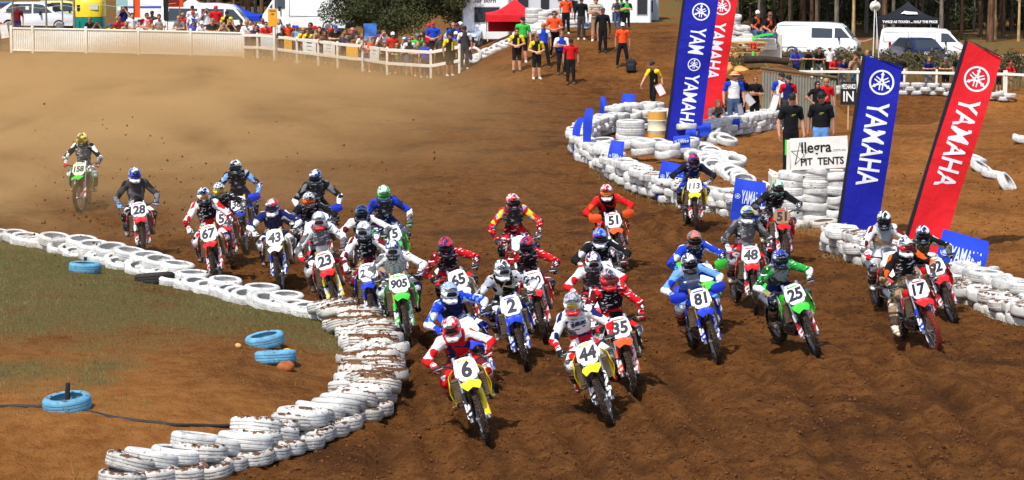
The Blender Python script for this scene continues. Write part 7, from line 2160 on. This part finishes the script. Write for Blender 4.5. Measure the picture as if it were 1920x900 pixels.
def crowd(rows, depth, place, hmin=0.95):
    """rows: px, row of the head's top, pose, shirt, sleeve, hat, depth offset"""
    cnt = {}
    for i, (px, py, pose, sh, sl, hat, dy) in enumerate(sorted(rows)):
        y = depth(px) + dy
        g = GX(px, y)
        top = D(px, py, y).z
        h = top - g.z - (0.05 if hat not in '-L' else 0.02)
        z = None
        if pose == 'rail': h = h / 0.965
        if h > 1.92: z = g.z + h - 1.80; h = 1.80         # stands on something behind the others
        if h < hmin: h = hmin
        kid = h < 1.42
        desc = (shirtword(sh), hatword(hat))
        lb = '%s in %s, %s, %s from left %s' % ('child' if kid else 'spectator', desc[0], desc[1], ordinal(i), place)
        person(g, h, pose, sh, sl, rng.choice('kkjngt'), kid or rng.random() < .3, hat, lb, rng.random() < .5, rng.uniform(-.35, .35), z=z)
        if z is not None:
            s = FOC / y
            BOXES.append((g, z - g.z, lb))
BOXES = []
def ordinal(i): return ORD[i] if i < 40 else 'fortieth' if i == 39 else 'forty-' + ORD[i - 40] if i < 49 else 'fiftieth' if i == 49 else 'fifty-' + ORD[i - 50] if i < 59 else 'sixtieth' if i == 59 else 'sixty-' + ORD[i - 60]
def dep_f(px):
    pts = FEN + RAILW
    for a, b in zip(pts[:-1], pts[1:]):
        pa, pb = 960 + a.x / a.y * FOC, 960 + b.x / b.y * FOC
        if pa <= px <= pb + 1e-6: return a.y + (b.y - a.y) * (px - pa) / max(pb - pa, 1e-6)
    return FEN[0].y
crowd([(42, 6, 'stand', 'm', 'm', 'k', 3.0), (4, 30, 'stand', 'r', 'r', '-', 0.6), (175, 31, 'rail', 'k', 'k', '-', 0.55), (190, 37, 'camera', 'k', 'd', 'k', 0.6), (215, 42, 'rail', 'b', 'y', 'b', 0.55), (240, 9, 'camera', 'n', 'n', 'k', 3.0), (231, 30, 'stand', 'm', 'r', '-', 0.9),
       (243, 39, 'rail', 'g', 't', '-', 0.5), (255, 23, 'clasp', 'w', 'w', '-', 1.0), (282, 23, 'clasp', 'pw', 'r', '-', 0.9), (293, 18, 'stand', 'd', 'd', 'k', 1.8), (292, 44, 'rail', 'c', 'c', '-', 0.5), (305, 26, 'rail', '=wk', 'w', '-', 0.8), (340, 29, 'rail', 'g', 'g', '-', 0.55),
       (349, 23, 'stand', 'r', 'r', '-', 1.5), (368, 18, 'stand', 'bw', 'w', 'r', 1.2), (369, 38, 'rail', 'b', 'b', '-', 0.5), (367, 8, 'stand', 'w', 'w', 'k', 4.0), (383, 38, 'rail', 'w', 'w', 'w', 0.55), (394, 14, 'camera', 'w', 'g', '-', 3.0), (404, 32, 'rail', 'k', 'k', 'g', 0.7),
       (411, 8, 'stand', 'r', 'r', 'r', 2.6), (425, 40, 'camera', 't', 't', '-', 0.6), (431, 18, 'stand', 'k', 'y', 'k', 2.4), (437, 35, 'camera', 'k', 'k', '-', 0.9), (451, 44, 'rail', 'd', 'd', 'k', 0.7)], dep_f, 'behind the ribbed fence')
EXTRA = [(rng.uniform(462, 800), 0, 'stand', rng.choice('wkdnnbgtmhhtcgd'), rng.choice('wkdrnbgt'), rng.choice('--Lkwrb'), rng.uniform(1.6, 4.5)) for _ in range(44)]
EXTRA = [(q[0], 36 + (q[0] - 460) * 0.085 + rng.uniform(-3, 7), *q[2:]) for q in EXTRA]
crowd([(457, 34, 'stand', 'm', 'm', 'k', 2.2), (466, 37, 'rail', 'mw', 'w', '-', 0.6), (475, 35, 'stand', 'p', 'p', '-', 1.4), (486, 45, 'rail', 'n', 'n', '-', 0.6), (497, 32, 'stand', 'w', 'w', 'h', 2.2), (503, 40, 'rail', 'r', 'r', '-', 0.8), (528, 34, 'stand', 'w', 'g', '-', 2.0), (533, 50, 'rail', 'k', 'k', 'k', 0.5),
       (543, 38, 'stand', 'o', 'r', 'w', 1.4), (561, 45, 'clasp', 'l', 'g', 'b', 0.9), (571, 51, 'rail', 'r', 'y', '-', 0.5), (580, 53, 'rail', 'yk', 'y', '-', 0.6), (586, 41, 'stand', 'd', 'd', 'L', 2.0), (594, 54, 'rail', 'h', 'h', '-', 0.55), (603, 49, 'rail', 'h', 't', 'L', 0.8), (612, 56, 'rail', 'd', 'h', 'L', 0.5),
       (624, 50, 'stand', 'k', 'r', 'r', 1.6), (633, 45, 'rail', 'k', 'k', 'b', 0.9), (645, 61, 'rail', 'n', 'n', '-', 0.5), (651, 53, 'stand', 't', 'v', '-', 1.5), (663, 49, 'stand', 'd', 'k', 'p', 2.2), (672, 62, 'rail', 'd', 'h', '-', 0.6), (681, 60, 'rail', 'c', 'c', 'L', 0.8), (690, 71, 'camera', 'p', 'c', '-', 0.6),
       (697, 50, 'clasp', 's', 'l', '-', 1.3), (707, 58, 'stand', 'd', 'd', '-', 2.0), (703, 69, 'rail', 'r', 'o', '-', 0.5), (714, 67, 'rail', 'd', 'g', '-', 0.6), (721, 54, 'camera', 'w', 'w', 'h', 1.3), (738, 57, 'stand', 'r', 'r', 'w', 1.4), (724, 78, 'rail', 'v', 't', '-', 0.5), (745, 80, 'rail', 'e', 'g', '-', 0.5), (757, 72, 'rail', 'kw', 'k', '-', 0.7),
       (769, 67, 'clasp', 'k', 'w', '-', 0.9), (783, 60, 'stand', 'e', 'e', 'g', 1.6), (785, 77, 'rail', 'd', 'd', '-', 0.6), (798, 76, 'stand', 'b', 'b', '-', 0.5), (806, 41, 'stand', 'r', 'd', 'r', 2.4), (814, 37, 'clasp', 'b', 'b', 'r', 1.2), (829, 62, 'stand', 'd', 'd', '-', 1.0)] + EXTRA, dep_f, 'behind the post and rail fence')
crowd([(851, 41, 'stand', 'n', 'b', '-', 4.0), (858, 40, 'stand', 'k', 'm', 'm', 4.6), (865, 38, 'stand', 'd', 'w', 'w', 5.0), (856, 56, 'stand', 'b', 'b', 'w', 1.2), (879, 56, 'stand', 'k', 'k', 'k', 2.2)], lambda px: 108.5, 'at the left foot of the mound')
for g, dz, lb in BOXES:
    link('stool', MB().box((0, 0, dz - 0.03), (0.5, 0.4, 0.05), None, 0, 0.01).box((-0.2, 0, dz / 2), (0.05, 0.34, dz)).box((0.2, 0, dz / 2), (0.05, 0.34, dz)).mesh(), None, mat((120, 96, 70), 0.8), 'low bench under the ' + ' '.join(lb.split(',')[2].split()[:3]) + ' ' + ' '.join(lb.split(',')[2].split()[3:]), 'bench', None, None, T(*g))

def stander(px, head, feet, pose, sh, sl, legs, shorts, hat, label, face=0.0, glasses=True, fore=None, y=None):
    p = G(px, feet) if y is None else GX(px, y)
    h = D(px, head, p.y).z - p.z
    return person(p, max(1.3, min(1.98, h)), pose, sh, sl, legs, shorts, hat, label, glasses, face, 'crew and officials on foot', fore=fore), p
stander(843, 60, 143, 'stand', 'k', 'y', 'k', True, 'k', 'mechanic in black and yellow with shorts standing before the rail fence', 0.5)
stander(871, 48, 131, 'stand', 'd', 'w', 'd', False, 'k', 'man in white sleeves and grey vest at the foot of the mound', 0.2)
stander(969, 52, 135, 'clasp', 'k', 'y', 'k', True, '-', 'mechanic in black and yellow, leftmost of the group on the mound')
stander(980, 31, 118, 'stand', 'e', 'e', 'k', True, 'k', 'man in green shirt, black shorts and earmuffs on the mound')
stander(1006, 63, 149, 'clasp', 'k', 'y', 'k', True, 'h', 'mechanic in black and yellow shirt, front of the mound group', 0.3)
stander(1019, 42, 128, 'wide', 'b', 'w', 'k', False, '-', 'man in blue and white shirt with black trousers, centre of the mound group')
stander(1039, 20, 108, 'clasp', 'o', 'o', 'k', False, '-', 'man in orange shirt with headphones behind the mound group')
stander(1053, 57, 140, 'folded', 'b', 'w', 'k', False, '-', 'man in blue and white shirt with folded arms on the mound')
stander(1070, 72, 158, 'stand', 'r', 'r', 'k', False, 'k', 'man in red shirt and black trousers standing lowest on the mound')
stander(1061, -10, 64, 'stand', 'o', 'o', 'k', False, 'k', 'tall man in orange shirt standing near the top of the mound')
stander(1090, -6, 75, 'stand', 'k', 'k', 'd', False, 'k', 'man in black jacket and grey trousers holding a helmet on the mound', 0, True, 'k')
stander(1117, -6, 78, 'folded', '=cd', '=cd', 't', True, '-', 'man in striped shirt and beige shorts on the mound')
stander(1130, 14, 99, 'stand', 'k', 'k', 'k', False, 'd', 'man all in black with a lanyard on the mound', 0, False, 'k')
stander(1155, 5, 56, 'clasp', 'd', 'g', 'j', False, '-', 'man in grey shirt on the crest of the mound', 0, True, None, 113.5)
stander(1163, 6, 56, 'stand', 'e', 'e', 'k', False, 'k', 'half hidden man in green at the crest of the mound', 0, True, None, 114.4)
stander(1173, 3, 56, 'folded', 'e', 'k', 'k', False, 'k', 'man in bright green and black shirt on the crest of the mound', 0, True, None, 113.4)
stander(1167, 42, 127, 'wide', 'o', 'o', 'k', False, 'w', 'man in orange shirt and white cap standing with legs apart')
_, p = stander(1226, 114, 206, 'walk', 'k', 'y', 'k', False, 'k', 'mechanic in black and yellow running with a pit board', -0.5)
def pit_board_small(px, py, y, label, c1, c2, w, h, roll, txt=None):
    c = D(px, py, y)
    root = empty('pit_board', label, 'board', None, T(*c) @ RY(roll))
    b = link('panel', MB().box((0, 0, 0), (w, 0.02, h), None, 0, 0.005).mesh(), root, mat(c1, 0.6, dirt=0.05))
    link('border', MB().tube([(-w / 2, -0.012, -h / 2), (w / 2, -0.012, -h / 2), (w / 2, -0.012, h / 2), (-w / 2, -0.012, h / 2), (-w / 2, -0.012, -h / 2)], 0.018, 6).mesh(), root, mat(c2, 0.6))
    if txt: link('lettering', text_mesh(txt, 0.34, 0.012, 0, .002), b, mat((226, 210, 40), 0.6), mw=T(0, -0.014, 0) @ RX(R(90)))
pit_board_small(1238, 168, p.y - 0.25, 'white pit board with red edge carried by the running mechanic', (226, 226, 224), (190, 40, 40), 0.26, 0.42, R(-28))
pit_board_small(1404, 186, 84.5, 'pale grey pit board held by the crew behind the tyre wall', (200, 200, 200), (170, 170, 170), 0.24, 0.40, R(-38))
pit_board_small(1452, 192, 82.0, 'white pit board held by the man in white and blue', (232, 232, 230), (210, 210, 210), 0.22, 0.52, R(14))
pit_board_small(1388, 205, 81.6, 'white pit board resting on the tyre wall', (228, 228, 226), (200, 200, 200), 0.16, 0.34, R(-12))
pit_board_small(8, 58, 121.0, 'white rounded pit board at the far left edge', (230, 230, 224), (220, 220, 214), 0.36, 0.62, R(-10))
pit_board_small(1686, 141, 133.0, 'black board with a yellow T beside the blue flag', (24, 24, 26), (30, 30, 30), 0.5, 0.6, 0, 'T')
# backpack, helmet in the hand
p = G(1183, 136)
r = empty('backpack', 'black backpack standing on the mound beside the man in orange', 'backpack', None, T(*p))
link('bag', skin([rbox((0, 0, 0.26), (0.19, 0.13, 0.26), 0.1, 0, .03), rbox((0, -0.13, 0.19), (0.14, 0.07, 0.14), 0.05, 0, .03)], 0.025), r, mat((28, 28, 32), 0.8, var=.2))
link('strap', MB().tube([(-0.05, 0.02, 0.50), (0, 0.02, 0.58), (0.05, 0.02, 0.50)], 0.015, 6).mesh(), r, m_blk)
p = G(1098, 75)
hp_ = D(1101, 49, p.y - 0.3)
o = link('helmet', HEL[0], None, [helmet_mat(K['s'], K['l']), m_blk], 'silver helmet held by the man in the black jacket', 'helmet', None, None, T(*hp_) @ RZ(R(-100)))
link('peak', HEL[1], o, helmet_mat(K['s'], K['l']))
# crew behind the tyre wall and near the boards
for a in ((1342, 141, 84.6, 'stand', 'w', 'w', 'n', False, '-', 'crew man in white shirt beside the red flag'), (1350, 130, 86.8, 'stand', 'k', 'k', 'k', False, 'r', 'crew man in black with red cap behind the red flag'),
          (1373, 134, 83.6, 'stand', 'w', 'b', 'j', False, 'hat', 'crew man in white and blue polo with brimmed hat and jeans'), (1386, 139, 85.4, 'stand', 'n', 'n', 'n', False, '-', 'crew man in navy shirt behind the brimmed hat'),
          (1380, 133, 87.5, 'stand', 'd', 'd', 'k', False, 'r', 'crew man with red cap farthest back behind the tyre wall'), (1412, 142, 85.0, 'folded', 'k', 'k', 'k', False, '-', 'crew man in black polo with folded arms before the bank'),
          (1461, 135, 84.6, 'stand', 'w', 'b', 'd', False, 'k', 'crew man in white with black cap before the iron wall'), (1474, 140, 83.6, 'stand', 'n', 'r', 'd', False, 'k', 'crew man in navy and red shirt before the iron wall'),
          (1528, 158, 82.6, 'hip', 'k', 'k', 'k', False, 'L', 'woman in black with hands on hips before the iron wall'), (1544, 146, 83.0, 'stand', 'r', 'r', 'k', False, '-', 'man in red polo shirt right of the iron wall')):
    px, hd, y, pose, sh, sl, lg, shr, hat, lb = a
    g = GX(px, y); h = D(px, hd, y).z - g.z
    person(g, max(1.55, min(1.95, h)), pose, sh, sl, lg, shr, hat, lb, True, 0.15, 'crew behind the tyre wall')
g = GX(1340, 82.4); person(g, 1.76, 'squat', 'dg', 'g', 'j', False, 'L', 'crouching woman with long hair at the tyre wall', False, 0.3, 'crew behind the tyre wall')
for px, hd, y, lg, hat, lb, pose in ((1480, 172, flat(1480, 424).y + 1.0, 'k', 'k', 'big man in black T-shirt and cap standing on the timber stand', 'stand'), (1536, 169, flat(1536, 424).y + 1.6, 'l', 'k', 'man in black T-shirt and pale jeans behind the board', 'stand')):
    g = GX(px, y); top = D(px, hd, y).z
    z = top - 1.84
    o = person(g, 1.82, pose, 'k', 'k', lg, False, hat, lb, True, 0.25 if px < 1500 else -0.1, 'crew behind the tyre wall', z=z)
    link('print', MB().box((0.125, 0.02, 1.30), (0.008, 0.085, 0.022), None, 0, 0.004).box((0.125, -0.01, 1.275), (0.008, 0.06, 0.014)).mesh(), o, mat((140, 150, 50), 0.7), 'yellow-green chest print')
    link('platform', MB().box((0, 0, (z - g.z) / 2 - 0.02), (0.9, 0.8, max(0.06, z - g.z)), None, 0, 0.01).mesh(), None, mat((200, 190, 170), 0.8, dirt=.3), 'low timber platform under the ' + lb.split(' standing')[0].split(' behind')[0], 'platform', None, None, T(*g))
# far rail
crowd([(1487, 88, 'rail', 'u', 'b', 'u', 0.55), (1511, 87, 'rail', 'k', 'd', 'w', 0.55), (1532, 89, 'rail', 'k', 'k', '-', 0.55), (1550, 83, 'stand', 'w', 'w', 'w', 0.8), (1562, 104, 'rail', 'r', 'r', '-', 0.5), (1579, 107, 'rail', 'n', 'n', '-', 0.5), (1597, 102, 'camera', 't', 't', '-', 0.5), (1621, 94, 'rail', '=wk', '=wk', '-', 0.6),
       (1683, 102, 'stand', 'k', 'k', 'k', 0.6), (1736, 106, 'rail', 'n', 'n', '-', 0.55), (1766, 105, 'rail', 'v', 'v', 'g', 0.55), (1790, 101, 'stand', 'k', 'k', '-', 0.7), (1866, 122, 'stand', 'm', 'k', '-', 0.6), (1888, 115, 'rail', 'r', 'r', 'r', 0.55), (1918, 126, 'stand', 'b', 'b', '-', 0.5)], lambda px: 132.2, 'at the far right rail')
# marshals seated on the blocks
for px, hd, lb, hat in ((1413, 18, 'marshal in orange vest and white cap seated on the stacked blocks', 'w'), (1436, 21, 'marshal in orange vest and dark cap seated beside the other', 'h')):
    y = 102.0
    top = D(px, hd, y).z; g = GX(px, y)
    person(g, 1.76, 'seat', 'ok', 'k', 'j', False, hat, lb, True, 0.25, 'marshals in orange vests', z=top - 1.33)
c = D(1424, 62, 102.0)
zs = D(1413, 18, 102.0).z - 1.33
gz = GX(1424, 102.2)
link('crate_seat', MB().box((0, 0, (zs + 0.40 - gz.z) / 2), (1.5, 0.42, zs + 0.40 - gz.z), None, 0, 0.02).mesh(), None, mat((214, 210, 196), 0.8, dirt=.25), 'stacked pale crate that the two marshals sit on', 'crate', None, None, T(gz.x, 102.15, gz.z))
# ------------------------------------------------------------------ dust raised behind the field
def dust():
    x0, x1, y0, y1, z0, z1 = -34.0, 9.0, 50.0, 121.0, -0.3, 3.4
    me = MB().box(((x0 + x1) / 2, (y0 + y1) / 2, (z0 + z1) / 2), (x1 - x0, y1 - y0, z1 - z0)).mesh('dust', False)
    m = bpy.data.materials.new('dust'); m.use_nodes = True
    nt = NT(m); nt.n.remove(nt.n['Principled BSDF'])
    out = nt.n['Material Output']
    vol = nt.n.new('ShaderNodeVolumePrincipled')
    vol.inputs['Color'].default_value = (0.81, 0.515, 0.225, 1)
    vol.inputs['Anisotropy'].default_value = 0.0
    v = nt.pos()
    sp = nt.n.new('ShaderNodeSeparateXYZ'); nt.l.new(v, sp.inputs[0])
    X, Y, Z = sp.outputs
    mp = nt.n.new('ShaderNodeMapping'); mp.inputs['Scale'].default_value = (0.17, 0.13, 0.55); nt.l.new(v, mp.inputs[0])
    n = nt.noise(1.0, 5, 0.62, mp.outputs[0], 1.3)
    # thickest low down and far left, thinning to the right and towards the camera
    right = nt.ramp(nt.math('ADD', X, nt.math('MULTIPLY', nt.math('SUBTRACT', n, 0.5), 7.0)), 3.5, -19.0)
    near = nt.ramp(nt.math('ADD', Y, nt.math('MULTIPLY', nt.math('SUBTRACT', n, 0.5), 12.0)), 46.0, 72.0)
    far = nt.ramp(Y, 120.5, 112.0)
    zt = nt.math('SUBTRACT', 1.0, nt.math('DIVIDE', Z, nt.math('ADD', 0.9, nt.math('MULTIPLY', n, 2.2))), True)
    zf = nt.math('POWER', zt, 1.4)
    d = nt.math('MULTIPLY', nt.math('MULTIPLY', right, near), nt.math('MULTIPLY', far, zf))
    d = nt.math('MULTIPLY', d, nt.ramp(n, 0.36, 0.66))
    nt.l.new(nt.math('MULTIPLY', d, 0.62), vol.inputs['Density'])
    nt.l.new(vol.outputs[0], out.inputs['Volume'])
    link('dust_cloud', me, None, m, 'pale tan dust cloud hanging over the track at left', 'dust', None, 'stuff')
dust()
def flying():
    P, S = [], []
    for _ in range(620):
        px = rng.uniform(60, 860); py = rng.gauss(360, 75)
        if py < 150 or px > 500 and rng.random() < .5: continue
        y = flat(px, max(py + 60, 330)).y - rng.uniform(0, 3)
        q = D(px, py, y)
        if q.z < 0.05: continue
        P.append(tuple(q)); S.append(0.008 + 0.032 * rng.random() ** 3)
    for c in RACE:
        g = G(c[0], c[1])
        for _ in range(70):
            P.append((g.x + rng.gauss(0, .4) - .25, g.y + 1.6 + abs(rng.gauss(0, .8)), abs(rng.gauss(0, .35)) + .05)); S.append(0.006 + 0.030 * rng.random() ** 3)
    V, F = lumps(np.array(P), np.array(S), 0.9)
    link('flung_dirt', raw_mesh('flung_dirt', V, F), None, m_clod, 'small clods of dirt flung up in the air behind the bikes', 'dirt', None, 'stuff')
flying()
